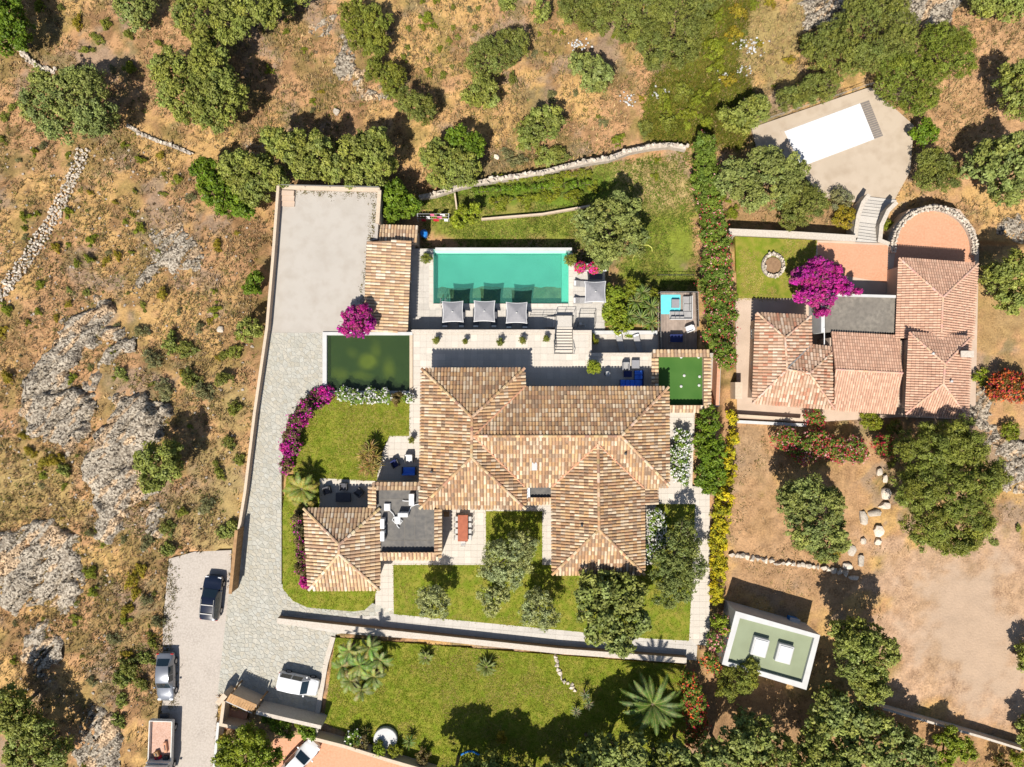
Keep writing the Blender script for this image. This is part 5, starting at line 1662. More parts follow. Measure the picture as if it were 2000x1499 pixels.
for (x, y, sx, sy, sz, m_, lab, rot) in ((-.2, .45, 1.0, .3, .3, 'terracotta', 'orange-red toolbox lying in the truck bed', .15), (.55, -.35, .5, .45, .35, 'wood', 'brown crate near the front of the truck bed', .4), (.95, -.25, .3, .6, .3, 'red', 'red can against the truck headboard', .2), (.95, .5, .35, .5, .3, 'darkmetal', 'black bag against the truck headboard', 0)):
    p = tk.matrix_basis @ Vector((0, 0, 0))
    an = math.radians(-92); x *= .88; X = c.x + x * math.cos(an) - y * math.sin(an); Y = c.y + x * math.sin(an) + y * math.cos(an)
    t = thing('cargo', lab, 'cargo', (X, Y, .92), rz=an + rot)
    MB().bbox((0, 0, sz / 2), (sx, sy, sz), .04).build('container', M[m_], t, local=True)
    MB().bbox((0, 0, sz + .03), (sx * .5, sy * .25, .05), .01).build('lid', M['darkmetal'], t, local=True)
# ---------------------------------------------------------------- vegetation
def unit(a):
    return a / (np.linalg.norm(a, axis=1, keepdims=True) + 1e-9)


def leaves(rng, C, Nn, ln, wd, col):
    """rhombic leaf faces at C facing Nn"""
    n = len(C)
    t = unit(np.cross(Nn, unit(rng.normal(size=(n, 3))))); b = np.cross(Nn, t)
    ln = ln[:, None]; wd = wd[:, None]
    V = np.empty((n, 4, 3))
    V[:, 0] = C - t * ln / 2; V[:, 1] = C + b * wd / 2 - t * ln * .08; V[:, 2] = C + t * ln / 2 - Nn * ln * .15; V[:, 3] = C - b * wd / 2 - t * ln * .08
    F = np.arange(n * 4).reshape(n, 4)
    return V.reshape(-1, 3), F, np.repeat(col, 4, axis=0)


STYLE = {   # puff radius, leaves per puff, leaf length, leaf aspect, colours, puff density
    'oak': (.36, 24, .20, .6, [(0.201, 0.228, 0.042), (0.245, 0.264, 0.055), (0.157, 0.190, 0.034), (0.268, 0.275, 0.070)], 1.0),
    'oakgrey': (.36, 24, .20, .6, [(0.193, 0.225, 0.055), (0.230, 0.255, 0.070), (0.156, 0.186, 0.046), (0.247, 0.265, 0.078)], 1.0),
    'bright': (.34, 24, .20, .6, [(0.116, 0.187, 0.013), (0.155, 0.216, 0.018), (0.086, 0.143, 0.011)], 1.05),
    'lime': (.32, 24, .18, .55, [(0.201, 0.250, 0.019), (0.245, 0.278, 0.026), (0.159, 0.212, 0.015)], 1.05),
    'fine': (.30, 26, .15, .45, [(0.162, 0.181, 0.036), (0.196, 0.203, 0.046), (0.133, 0.154, 0.030)], 1.15),
    'finebright': (.32, 26, .17, .35, [(0.163, 0.200, 0.025), (0.202, 0.227, 0.035), (0.133, 0.166, 0.020)], 1.1),
    'pine': (.42, 40, .26, .24, [(0.196, 0.218, 0.036), (0.236, 0.246, 0.049), (0.158, 0.181, 0.025)], .95),
    'olive': (.30, 18, .20, .35, [(0.294, 0.317, 0.122), (0.348, 0.365, 0.155), (0.233, 0.259, 0.094)], .8),
    'bigleaf': (.42, 17, .30, .62, [(0.222, 0.254, 0.062), (0.270, 0.289, 0.085), (0.172, 0.205, 0.045)], .85),
    'sparse': (.28, 14, .17, .5, [(0.158, 0.187, 0.048), (0.201, 0.223, 0.063), (0.122, 0.152, 0.038)], .8),
    'grey': (.24, 20, .14, .4, [(0.204, 0.199, 0.088), (0.242, 0.231, 0.107), (0.156, 0.159, 0.068)], 1.0),
    'olivegreen': (.26, 22, .15, .45, [(0.184, 0.196, 0.028), (0.219, 0.223, 0.038), (0.140, 0.161, 0.020)], 1.05),
    'rust': (.24, 22, .14, .45, [(0.279, 0.218, 0.020), (0.337, 0.227, 0.022), (0.221, 0.200, 0.018)], 1.1),
    'scrubgreen': (.24, 22, .14, .45, [(0.202, 0.227, 0.018), (0.241, 0.251, 0.025), (0.164, 0.191, 0.015)], 1.1),
    'yellow': (.26, 22, .15, .6, [(0.671, 0.520, 0.018), (0.756, 0.598, 0.030), (0.549, 0.442, 0.015), (0.244, 0.286, 0.030), (.16, .19, .02), (.24, .24, .03)], 1.1),
    'oleander': (.30, 22, .22, .28, [(0.149, 0.214, 0.028), (0.193, 0.250, 0.040), (0.114, 0.170, 0.020)], 1.05),
    'hydrangea': (.28, 18, .20, .6, [(0.131, 0.205, 0.028), (0.166, 0.241, 0.038)], 1.0),
    'brown': (.28, 20, .18, .4, [(.20, .13, .055), (.16, .11, .04), (.13, .12, .03)], 1.0),
    'redleaf': (.30, 20, .18, .5, [(0.144, 0.090, 0.018), (0.180, 0.054, 0.016), (0.090, 0.099, 0.018)], 1.0),
    'bougain': (.22, 18, .15, .7, [(.46, .015, .24), (.56, .03, .34), (.34, .012, .17), (.40, .02, .26), (.14, .10, .03)], .85),
    'bougain_dull': (.24, 18, .16, .5, [(.13, .09, .035), (.15, .11, .05), (.09, .085, .025)], 1.0),
}


def crown(rng, lobes, style, size=1.0, low=-.25):
    pr0, nl, ll, asp, cols, dens = STYLE[style]
    pr0 *= size; ll *= size * 1.1
    cols = np.array(cols); Vs = []; Fs = []; Cs = []; base = 0
    lobes = np.array(lobes, float)
    for i, (x, y, z, rx, ry, rz) in enumerate(lobes):
        area = 2.5 * math.pi * ((rx * ry + rx * rz + ry * rz) / 3)
        n = max(5, int(dens * area / (pr0 * pr0 * 1.75)))
        d = unit(rng.normal(size=(n * 3, 3))); d = d[d[:, 2] > low][:n]
        ph = rng.uniform(0, 6.28, 6)
        lump = 1 + .10 * np.sin(3.1 * d[:, 0] + 2.3 * d[:, 1] + ph[0]) + .09 * np.sin(4.7 * d[:, 1] - 2.9 * d[:, 2] + ph[1]) + .07 * np.sin(7.3 * d[:, 0] + 5.1 * d[:, 2] + ph[2])
        rad = np.array([rx, ry, rz]) - pr0 * .55
        k = (lump * rng.uniform(.74, 1.05, len(d)))[:, None]
        p = np.array([x, y, z]) + d * np.maximum(rad, .05) * k
        keep = np.ones(len(p), bool)
        for j, L in enumerate(lobes):
            if j == i: continue
            q = (p - L[:3]) / (L[3:] * .87)
            keep &= ~((q ** 2).sum(1) < 1)
        p = p[keep]; d = d[keep]
        if not len(p): continue
        m = len(p)
        pr = pr0 * rng.uniform(.65, 1.25, m)
        w = rng.dirichlet(np.ones(len(cols)) * .8, m)
        tone = rng.uniform(.80, 1.2); warm = rng.uniform(-.06, .08)
        pc = (w @ cols) * rng.uniform(.80, 1.2, (m, 1)) * tone * np.array([1 + warm, 1, 1 - 2 * warm])
        c = np.repeat(p, nl, 0); od = np.repeat(d, nl, 0); rr_ = np.repeat(pr, nl)
        dd = unit(rng.normal(size=(m * nl, 3)) + od * .55 + np.array([0, 0, .35]))
        pos = c + dd * rr_[:, None] * rng.uniform(.35, 1.0, (m * nl, 1))
        nn = unit(dd + rng.normal(size=dd.shape) * .45 + np.array([0, 0, .35]))
        l = ll * rng.uniform(.7, 1.3, m * nl)
        col = np.repeat(pc, nl, 0) * rng.uniform(.78, 1.22, (m * nl, 1))
        # inner twig leaves so that the crown is not hollow
        ni = int(m * nl * .24)
        di = unit(rng.normal(size=(ni, 3))); pi = np.array([x, y, z]) + di * rad * rng.uniform(.25, .82, (ni, 1))
        pos = np.concatenate([pos, pi]); nn = np.concatenate([nn, unit(di + rng.normal(size=di.shape) * .6)])
        l = np.concatenate([l, np.full(ni, ll * 1.7)]); col = np.concatenate([col, cols[rng.integers(0, len(cols), ni)]])
        V, F, C = leaves(rng, pos, nn, l, l * asp, col)
        Vs.append(V); Fs.append(F + base); Cs.append(C); base += len(V)
    return np.concatenate(Vs), np.concatenate(Fs), np.concatenate(Cs)


def blossoms(rng, lobes, cols, n_per_m2, size, low=.0, cluster=1, spread=.12):
    lobes = np.array(lobes, float); out = []; nrm = []
    for i, (x, y, z, rx, ry, rz) in enumerate(lobes):
        n = int(n_per_m2 * 2 * math.pi * rx * ry)
        d = unit(rng.normal(size=(n * 3 + 6, 3))); d = d[d[:, 2] > low][:n]
        p = np.array([x, y, z]) + d * np.array([rx, ry, rz]) * rng.uniform(.92, 1.06, (len(d), 1))
        keep = np.ones(len(p), bool)
        for j, L in enumerate(lobes):
            if j != i: keep &= ~((((p - L[:3]) / (L[3:] * .95)) ** 2).sum(1) < 1)
        p = p[keep]; d = d[keep]
        for _ in range(cluster):
            out.append(p + rng.normal(size=p.shape) * spread); nrm.append(unit(d + rng.normal(size=d.shape) * .5 + np.array([0, 0, .6])))
    P_ = np.concatenate(out); N_ = np.concatenate(nrm)
    c = np.array(cols)[rng.integers(0, len(cols), len(P_))] * rng.uniform(.8, 1.15, (len(P_), 1))
    s = size * rng.uniform(.7, 1.3, len(P_))
    return leaves(rng, P_, N_, s, s * .85, c)


SEED = [100]


def build_crown(parent, data, mat='leaf', name='crown'):
    V, F, C = data
    o = ORG[parent.name]
    return link(name, mesh_np(name, V - np.array([o.x, o.y, o.z]), F, M[mat], C), parent)


def lobes3(spec, zg, h, flat=.75, rng=None, minr=20):
    out = []
    for s in spec:
        px, py, r = s[:3]; ry = s[3] if len(s) > 3 else r; dh = s[4] if len(s) > 4 else 0
        rz = min(max(max(r, ry) * MPP * flat, h * .40), h * .48)
        zc = zg + h - rz + dh
        f = (CAM_H - zc) / CAM_H
        p = P(px, py, zc)
        RX, RY = r * MPP * f, ry * MPP * f
        if rng is None or r < minr:
            out.append((p.x, p.y, zc, RX, RY, rz)); continue
        out.append((p.x, p.y, zc - rz * .1, RX * .80, RY * .80, rz * .82))
        n = 4 + int(r / 7); ph = rng.uniform(0, 6.28)
        for k in range(n):       # boughs that stand out of the crown
            az = ph + k * 2.39996; el = -.15 + 1.45 * ((k + .5) / n) ** .9 + rng.uniform(-.15, .15); q = rng.uniform(.58, .78)
            s_ = rng.uniform(.30, .46)
            out.append((p.x + math.cos(az) * math.cos(el) * RX * q, p.y + math.sin(az) * math.cos(el) * RY * q, zc + math.sin(el) * rz * q * rng.uniform(.8, 1.05), RX * s_, RY * s_, max(rz * .26, min(rz * .5, RX * s_ * .9))))
    return out


def tree(label, style, spec, h, name='tree', cat='tree', group=None, trunk=.17, size=1.0, flat=.75, flowers=None, fl=None, zg=None, low=-.25):
    SEED[0] += 1
    rng = np.random.default_rng(SEED[0])
    mx = sum(s[0] for s in spec) / len(spec); my = sum(s[1] for s in spec) / len(spec)
    z0 = zg
    if z0 is None:
        z0 = 0.0
        for _ in range(3):
            v = P(mx, my, z0 + h * .5); z0 = tz(v.x, v.y)
    L0 = lobes3(spec, z0, h, flat)
    L = lobes3(spec, z0, h, flat, rng, 20 if h > 2.5 else 13)
    bx = sum(l[0] for l in L) / len(L); by = sum(l[1] for l in L) / len(L)
    o = thing(name, label, cat, (bx, by, z0), group=group)
    build_crown(o, crown(rng, L, style, size, low), 'flower' if style in ('yellow', 'bougain') else 'leaf', 'crown' if name.endswith('tree') else 'foliage')
    if flowers:
        build_crown(o, blossoms(rng, L, flowers, **(fl or dict(n_per_m2=8, size=.2))), 'flower', 'blossom')
    m = MB(); rr_ = random.Random(SEED[0])
    top = min(l[2] for l in L0)
    fork = Vector((bx + rr_.uniform(-.2, .2), by + rr_.uniform(-.2, .2), z0 + max(.15, (top - z0) * .45)))
    m.tube([(bx, by, z0 - .3), (bx * 1.0, by, z0 + .05), fork], [trunk * 1.5, trunk * 1.1, trunk * .8], 8)
    for l in L0:
        e_ = Vector((l[0], l[1], l[2] + l[5] * .2)); mid = fork.lerp(e_, .5) + Vector((rr_.uniform(-.2, .2), rr_.uniform(-.2, .2), -.1))
        m.tube([fork, mid, e_], [trunk * .7, trunk * .45, trunk * .15], 6)
        for _ in range(3):
            q = e_ + Vector((rr_.uniform(-.7, .7) * l[3], rr_.uniform(-.7, .7) * l[4], rr_.uniform(-.1, .5) * l[5]))
            m.tube([mid, mid.lerp(q, .6) + Vector((0, 0, .1)), q], [trunk * .35, trunk * .2, .02], 5)
    m.build('trunk' if name.endswith('tree') else 'stem', M['bark'], o)
    return o


OK_ = 'oak'
TREES = [
    ('bright green oak cut by the north-west corner above the old stone wall', 'bright', [(5, 35, 48), (30, 65, 40), (10, 85, 30)], 5.5),
    ('broad grey-green oak standing over the old stone wall remnants', 'oakgrey', [(105, 195, 52), (165, 185, 58), (190, 225, 50), (125, 230, 55), (85, 215, 40)], 6.2),
    ('wide holm oak on dry grass north-west of the parking court', 'oak', [(335, 145, 46), (415, 135, 46), (440, 190, 50), (370, 185, 55), (420, 225, 40)], 6.5),
    ('large oak at the top frame edge left of the pale rock strips', 'oak', [(390, 40, 50), (450, 30, 55), (510, 15, 48), (400, 75, 34)], 6),
    ('grey-green bushy tree at the top edge between two large oaks', 'oakgrey', [(262, 15, 40), (270, 40, 26)], 3.2),
    ('small dark tree at the top edge beside the light rock', 'oak', [(560, 2, 30), (590, -10, 24)], 4),
    ('yellow-green wild olive beside the pale rock outcrop', 'olivegreen', [(690, 30, 34), (725, 50, 38), (735, 88, 30), (700, 75, 25)], 3.5),
    ('low grey-green wild olive at the lower end of the pale rocks', 'olivegreen', [(735, 140, 26), (768, 150, 30), (765, 178, 22)], 3.0),
    ('pair-crowned round tree standing alone with a split black shadow', 'fine', [(797, 200, 26), (825, 216, 33)], 4.2),
    ('round light green oak on open dry grass north of the garden', 'fine', [(955, 115, 42), (995, 95, 40), (935, 130, 28)], 4.2),
    ('small dark round oak below the light green oak', 'oak', [(942, 185, 37)], 3.8),
    ('round oak above the dry stone wall near its bend', 'oak', [(1045, 250, 34), (1072, 240, 34), (1030, 275, 28)], 3.8),
    ('compact round oak alone on the tan grass north of the garden', 'oakgrey', [(1160, 150, 38), (1135, 130, 28)], 3.6),
    ('small oak at the top edge right of the light green oak', 'oak', [(1055, 25, 23)], 3),
    ('spreading oak at the western end of the top thicket', 'fine', [(1115, 15, 32), (1150, 30, 36), (1165, 45, 25)], 4),
    ('middle oak of the wide thicket at the top edge', 'fine', [(1215, 25, 46), (1230, 60, 32), (1185, 10, 34)], 4.5),
    ('largest oak of the wide thicket with a dark cleft in its crown', 'fine', [(1300, 30, 60), (1345, 60, 45), (1285, 85, 45), (1330, 100, 38), (1275, 120, 22)], 5),
    ('oak at the eastern end of the top thicket beside yellow-green scrub', 'fine', [(1370, 5, 36), (1400, -15, 30)], 4),
    ('bright green large-leaved tree at the west corner of the parking court', 'bright', [(405, 335, 32), (425, 370, 34), (440, 395, 32), (475, 405, 28)], 4.5),
    ('oak beside the parking court corner right of the bright green tree', 'oak', [(470, 335, 42), (505, 345, 44), (495, 375, 36), (540, 350, 28)], 6.5),
    ('tall oak behind the parking court casting the big oval shadow', 'oak', [(545, 280, 32), (580, 300, 44), (625, 295, 32), (600, 325, 34)], 7.0),
    ('broad oak behind the parking court parapet east end', 'oak', [(700, 300, 42), (735, 320, 44), (690, 340, 36), (740, 275, 24), (655, 335, 28)], 6.8),
    ('mixed green tree beside the dry stone wall west end', 'oak', [(850, 310, 36), (905, 330, 42), (865, 340, 36)], 4.6),
    ('bright young fig tree growing behind the mixed green tree', 'bright', [(895, 270, 28), (925, 285, 28)], 4.4),
    ('glossy fig tree between the parking court and the laundry rack', 'bright', [(775, 390, 34), (800, 405, 26), (765, 415, 24)], 4.5),
    ('large round holm oak in the garden north-east of the pool', 'oakgrey', [(1160, 450, 44), (1210, 425, 48), (1225, 465, 44), (1180, 485, 42), (1185, 440, 46)], 6.0),
    ('dark olive shrub-tree west of the neighbouring covered pool', 'oak', [(1440, 235, 34), (1470, 220, 34)], 4.2),
    ('flat-crowned oak along the fence of the covered pool', 'fine', [(1545, 195, 36, 26), (1590, 180, 42, 30), (1615, 165, 28)], 3.6),
    ('oak with olive crown left of the dominant oak under the granite slab', 'fine', [(1600, 100, 38), (1625, 75, 34)], 4.2),
    ('dominant oak below the granite slab at the top right', 'fine', [(1690, 50, 62), (1735, 75, 55), (1670, 105, 50), (1720, 30, 45)], 6.0),
    ('fresh green pine north-east of the covered pool', 'finebright', [(1770, 160, 62), (1790, 190, 42), (1740, 150, 40)], 5.2),
    ('spreading pine crown at the edge of the bare soil', 'finebright', [(1850, 105, 50), (1825, 85, 42), (1870, 130, 30)], 5.0),
    ('dark oak crossing the top right frame corner', 'oak', [(1920, 15, 38, 24), (1970, 15, 45, 28)], 3.8),
    ('tall dark oak at the right frame edge on bare soil', 'oak', [(1975, 160, 36), (1990, 195, 42)], 6.5),
    ('heavy grey-green oak at the right frame edge above the stone outcrop', 'bigleaf', [(1930, 320, 46), (1975, 335, 50), (1960, 370, 36), (1965, 295, 34)], 6.8),
    ('small round green bush-tree at the east corner of the covered pool surround', 'bright', [(1805, 262, 29)], 2.8),
    ('light green round tree below the covered pool surround corner', 'fine', [(1825, 335, 46), (1845, 350, 30)], 3.8),
    ('broad grey oak shading the corner of the covered pool', 'oakgrey', [(1440, 350, 46), (1490, 335, 48), (1530, 345, 44), (1475, 380, 40), (1520, 375, 36)], 5.2),
    ('green bushy tree west of the garden steps', 'fine', [(1560, 395, 46), (1590, 400, 30), (1545, 425, 28)], 4.0),
    ('round oak at the right frame edge beside the pink-roofed house', 'oak', [(1945, 540, 34), (1980, 530, 40), (1970, 580, 36)], 5.2),
    ('huge feathery pine on the slope below the neighbouring house', 'pine', [(1800, 880, 56), (1860, 865, 55), (1905, 930, 50), (1790, 950, 55), (1850, 960, 70), (1810, 1020, 50), (1880, 1015, 52), (1850, 1055, 32)], 8.5),
    ('rounded oak with long black shadow on the bare soil', 'oakgrey', [(1565, 975, 52), (1600, 985, 46), (1580, 1030, 52), (1615, 1045, 42), (1605, 1075, 26)], 6.5),
    ('tall bushy oak between the pavilion and the sandy lot', 'oak', [(1660, 1245, 44), (1705, 1260, 42), (1680, 1300, 54), (1690, 1335, 36)], 7.5),
    ('big-leaved grey-green tree over the south path and lawn', 'bigleaf', [(1160, 1155, 42), (1215, 1160, 46), (1235, 1205, 38), (1180, 1215, 46), (1210, 1245, 34), (1150, 1195, 30)], 6.0),
    ('thin-leaved tree beside the white flower bed east of the villa', 'sparse', [(1330, 1060, 40), (1310, 1095, 40), (1345, 1105, 38), (1300, 1130, 30), (1335, 1030, 24)], 5.0),
    ('sparse young tree over the east end of the south lawn', 'sparse', [(1305, 1160, 32), (1335, 1145, 28)], 3.6),
    ('largest silvery olive tree on the lawn by the dining terrace', 'olive', [(975, 1085, 38), (1015, 1070, 36), (1000, 1110, 36), (960, 1110, 26)], 4.8),
    ('silvery olive tree at the west end of the south lawn', 'olive', [(845, 1165, 30), (838, 1185, 26), (860, 1185, 24)], 4.0),
    ('small silvery olive below the largest olive', 'olive', [(955, 1165, 26), (978, 1160, 22), (960, 1185, 18)], 3.4),
    ('silvery olive tree in the middle of the south lawn', 'olive', [(1048, 1175, 32), (1065, 1200, 30), (1035, 1200, 24)], 4.4),
    ('leafy tree with a big black shadow beside the granite ridge', 'oak', [(300, 895, 36), (330, 915, 34), (305, 935, 30), (335, 880, 22)], 5.4),
    ('dark oak in the bottom left frame corner', 'oak', [(20, 1365, 36), (45, 1395, 34), (10, 1400, 30)], 5.5),
    ('sprawling grey-green oak at the bottom left edge', 'oak', [(70, 1430, 46), (105, 1465, 42), (45, 1470, 40), (80, 1500, 40)], 4.5),
    ('yellow-green leafy tree beside the gate court at the bottom edge', 'lime', [(455, 1470, 36), (490, 1445, 36), (520, 1480, 34), (480, 1500, 36)], 4.6),
    ('dense dark tree at the bottom edge left of the palm', 'bigleaf', [(1190, 1475, 44), (1230, 1455, 36), (1160, 1505, 40), (1240, 1500, 40)], 7.5),
    ('dense tree at the bottom edge right of the large palm', 'bigleaf', [(1400, 1475, 44), (1440, 1445, 34), (1370, 1505, 36), (1450, 1490, 36)], 7.0),
    ('bushy green tree at the bottom edge below the pavilion', 'oak', [(1520, 1470, 46), (1560, 1490, 40), (1495, 1500, 36)], 7.0),
    ('olive-green tree directly south-east of the pavilion', 'bigleaf', [(1620, 1375, 38), (1650, 1400, 34), (1600, 1410, 30)], 6.5),
    ('spreading tree with gaps west of the sandy lot wall', 'bigleaf', [(1680, 1400, 34), (1715, 1420, 36), (1660, 1450, 40), (1700, 1460, 38), (1640, 1480, 36)], 6.5),
    ('broad light-green tree at the bottom edge below the lot wall', 'bigleaf', [(1760, 1450, 40), (1790, 1480, 40), (1740, 1490, 38)], 5.5),
    ('shrubby yellow-green tree south of the lot wall', 'lime', [(1850, 1445, 30), (1880, 1460, 26), (1840, 1475, 26)], 3.0),
    ('olive-green tree rooted beside the pavilion south-west corner', 'olivegreen', [(1440, 1320, 38), (1420, 1340, 28), (1465, 1300, 22)], 4.2),
    ('tree crown at the far right frame edge over the sandy lot', 'oak', [(2003, 1270, 26), (2006, 1300, 22)], 2.6),
    ('dark tree at the bottom right corner of the sandy lot', 'oak', [(2003, 1420, 26), (2008, 1450, 26)], 3.0),
    ('shaded dark shrub-tree beside the black lawn shadow', 'oak', [(960, 1500, 40), (920, 1512, 36), (1010, 1515, 40)], 4.2),
    ('tall dark tree at the bottom edge south of the big lawn', 'bigleaf', [(1085, 1515, 40), (1120, 1502, 36)], 5.0),
    ('tall dark tree below the lawn foot left of the black shadow', 'bigleaf', [(870, 1535, 40), (905, 1530, 36)], 7.5),
    ('tall dark tree throwing the black shadow onto the lawn foot', 'bigleaf', [(955, 1540, 40), (985, 1535, 34)], 7.0),
    ('tall shading tree below the agaves', 'bigleaf', [(1060, 1535, 40), (1030, 1528, 28)], 5.0),
    ('tall shading tree south-west of the large palm', 'bigleaf', [(1155, 1448, 20), (1145, 1470, 26)], 4.0),
    ('broad dark tree in the grove directly below the large palm', 'bigleaf', [(1290, 1480, 40), (1315, 1500, 36), (1265, 1510, 40)], 6.5),
    ('dark grove tree between the rusty oleanders and the bottom edge', 'bigleaf', [(1340, 1490, 26), (1330, 1465, 20)], 6.0),
    ('olive-topped grove tree filling the gap below the pavilion', 'bigleaf', [(1480, 1420, 30), (1470, 1445, 32), (1455, 1410, 24)], 6.5),
    ('grove tree crowded between its neighbours south of the pavilion', 'oak', [(1585, 1445, 32), (1600, 1465, 28)], 6.5),
    ('dense oak rising at the bottom edge of the shady grove', 'oak', [(1640, 1505, 36), (1610, 1515, 34)], 7.5),
    ('young round-leaved tree beside the short wall north of the laundry', 'lime', [(905, 420, 22), (925, 410, 16), (895, 435, 14)], 2.6),
    ('slim dark tree beyond the boundary wall by the drive', 'oak', [(489, 640, 26), (480, 655, 20)], 2.6),
    ('dark green tree just west of the boundary wall', 'bright', [(495, 565, 20), (500, 545, 16)], 3.0),
]
for lab, sty, spec, h in TREES:
    tree(lab, sty, spec, h, name='oak_tree' if 'oak' in lab else ('olive_tree' if sty == 'olive' else 'pine_tree' if 'pine' in lab and sty in ('pine', 'finebright') else 'leafy_tree'))

PINK = [(.55, .20, .20), (.42, .10, .12), (.62, .34, .30)]
RED = [(.38, .035, .04), (.46, .10, .06), (.30, .02, .045)]
ORANGE = [(.58, .13, .03), (.50, .06, .02), (.62, .22, .05)]
MAG = [(.50, .018, .27), (.58, .03, .36), (.40, .012, .20)]
WHITEF = [(.74, .72, .66), (.70, .64, .60), (.66, .68, .62)]
# oleander hedge between the two properties
OL = 'oleanders of the tall boundary hedge'
for k, (px, py, r) in enumerate(((1372, 285, 26), (1376, 325, 28), (1380, 362, 30), (1384, 398, 30), (1390, 435, 32), (1394, 472, 32), (1398, 510, 34), (1400, 548, 34), (1402, 586, 36), (1408, 622, 34), (1408, 656, 32), (1418, 690, 24))):
    tree('tall green oleander with scattered pink-red blossom in the long hedge between the properties', 'oleander', [(px, py, r), (px + R.uniform(-12, 12), py + 15, r * .8)], 3.6, name='oleander', cat='shrub', group=OL, trunk=.06,
         flowers=PINK + RED if k > 2 else PINK, fl=dict(n_per_m2=1.7 if k > 2 else .6, size=.17, cluster=5, spread=.22))
YL = 'yellow flowering shrubs along the eastern boundary'
for k, (px, py, r) in enumerate(((1428, 812, 10), (1432, 850, 11), (1424, 885, 13), (1424, 915, 15), (1418, 945, 16), (1412, 975, 19), (1408, 1005, 20), (1406, 1035, 20), (1404, 1066, 19), (1402, 1098, 18), (1400, 1128, 17), (1398, 1158, 15))):
    tree('dense bright yellow flowering shrub in the strip along the bare soil boundary', 'yellow', [(px, py, r * 1.12, r * 1.25), (px + R.uniform(-4, 4), py + 10, r * .95)], 1.6, name='yellow_shrub', cat='shrub', group=YL, trunk=.04)
for k, (px, py, r) in enumerate(((1378, 822, 26), (1384, 855, 32), (1386, 890, 32), (1382, 925, 32), (1390, 945, 26))):
    tree('clipped bright green hedge shrub between white bushes and yellow flowers', 'bright', [(px, py, r), (px + 8, py - 8, r * .8)], 2.2, name='hedge_shrub', cat='hedge', group='bright green hedge east of the villa', trunk=.05, flat=.6)
WH = 'white flowering bushes'
for k, (px, py, r, lab) in enumerate(((1330, 855, 18, 'white-flowered bush with purplish leaves below the cream paving'), (1326, 885, 22, 'white-flowered bush beside the villa east wall in the middle of its row'), (1328, 920, 22, 'white-flowered bush at the southern end of the row by the villa'),
                                     (1280, 1010, 20, 'white-flowered bush at the villa south-east corner'), (1282, 1042, 22, 'white-flowered bush below the corner bush beside the tiled wing'), (1272, 1075, 18, 'white-flowered bush by the tiled wing south eave'))):
    tree(lab, 'hydrangea', [(px, py, r), (px + 4, py + 12, r * .8)], 1.5, name='flowering_bush', cat='shrub', group=WH, trunk=.03, flowers=WHITEF, fl=dict(n_per_m2=22, size=.17, cluster=2, spread=.1))
for k, (px, py, r, sty, f) in enumerate(((672, 770, 16, 'hydrangea', WHITEF), (694, 776, 16, 'hydrangea', WHITEF), (726, 774, 19, 'hydrangea', WHITEF), (752, 774, 16, 'hydrangea', WHITEF), (798, 777, 11, 'hydrangea', WHITEF))):
    tree('round white flowering bush in the row under the pond wall', sty, [(px, py, r)], 1.1, name='flowering_bush', cat='shrub', group='white bushes in a row under the pond', trunk=.03, flowers=f, fl=dict(n_per_m2=22, size=.16, cluster=2, spread=.07))
tree('round brown-leaved bush in the row under the pond', 'brown', [(777, 777, 15)], 1.1, name='bush', cat='shrub', trunk=.03)
# bougainvillea
tree('magenta bougainvillea spilling over the pool house roof end', 'bougain', [(690, 622, 24), (712, 610, 20), (680, 640, 20), (705, 640, 24), (720, 632, 16)], 2.6, name='bougainvillea', cat='shrub', trunk=.06, zg=0.0)
tree('brilliant magenta bougainvillea tree against the neighbouring grey flat roof', 'bougain', [(1575, 540, 28), (1605, 535, 30), (1625, 558, 30), (1585, 570, 32), (1610, 585, 22), (1648, 565, 14), (1602, 612, 12), (1552, 548, 10), (1560, 580, 12), (1668, 572, 8), (1590, 512, 10), (1628, 528, 12)], 3.9, name='bougainvillea', cat='shrub', trunk=.12, zg=ZN)
for k, (px, py, r, sty) in enumerate(((638, 768, 18, 'bougain'), (615, 778, 18, 'bougain_dull'), (596, 798, 19, 'bougain_dull'), (578, 822, 19, 'bougain_dull'), (594, 815, 13, 'bougain'), (570, 850, 19, 'bougain_dull'), (562, 875, 17, 'bougain'), (558, 908, 16, 'bougain_dull'), (575, 870, 13, 'bougain_dull'))):
    tree('magenta bougainvillea clump in the hedge curving along the flagged drive' if sty == 'bougain' else 'half-bare bougainvillea clump with sparse magenta blossom along the flagged drive', sty, [(px, py, r), (px + R.uniform(-6, 6), py + 8, r * .75)], 1.7, name='bougainvillea', cat='shrub',
         group='bougainvillea hedge along the drive, ' + ('magenta' if sty == 'bougain' else 'half bare'), trunk=.04, flowers=MAG, fl=dict(n_per_m2=4 if sty == 'bougain' else 9, size=.16, cluster=2, spread=.14))
for k, (px, py, r, sty) in enumerate(((584, 1008, 13, 'bougain_dull'), (590, 1030, 17, 'bougain_dull'), (594, 1055, 18, 'bougain_dull'), (596, 1082, 18, 'bougain_dull'), (594, 1108, 17, 'bougain_dull'), (601, 1134, 15, 'bougain'))):
    tree('creeping bougainvillea with scattered magenta blossom on the annex west wall' if sty != 'bougain' else 'magenta bougainvillea clump at the annex south-west corner', sty, [(px, py, r)], 3.0, name='bougainvillea', cat='shrub',
         group='bougainvillea on the annex wall' if sty != 'bougain' else None, trunk=.04, flowers=MAG, fl=dict(n_per_m2=3, size=.14, cluster=2, spread=.14), flat=1.2)
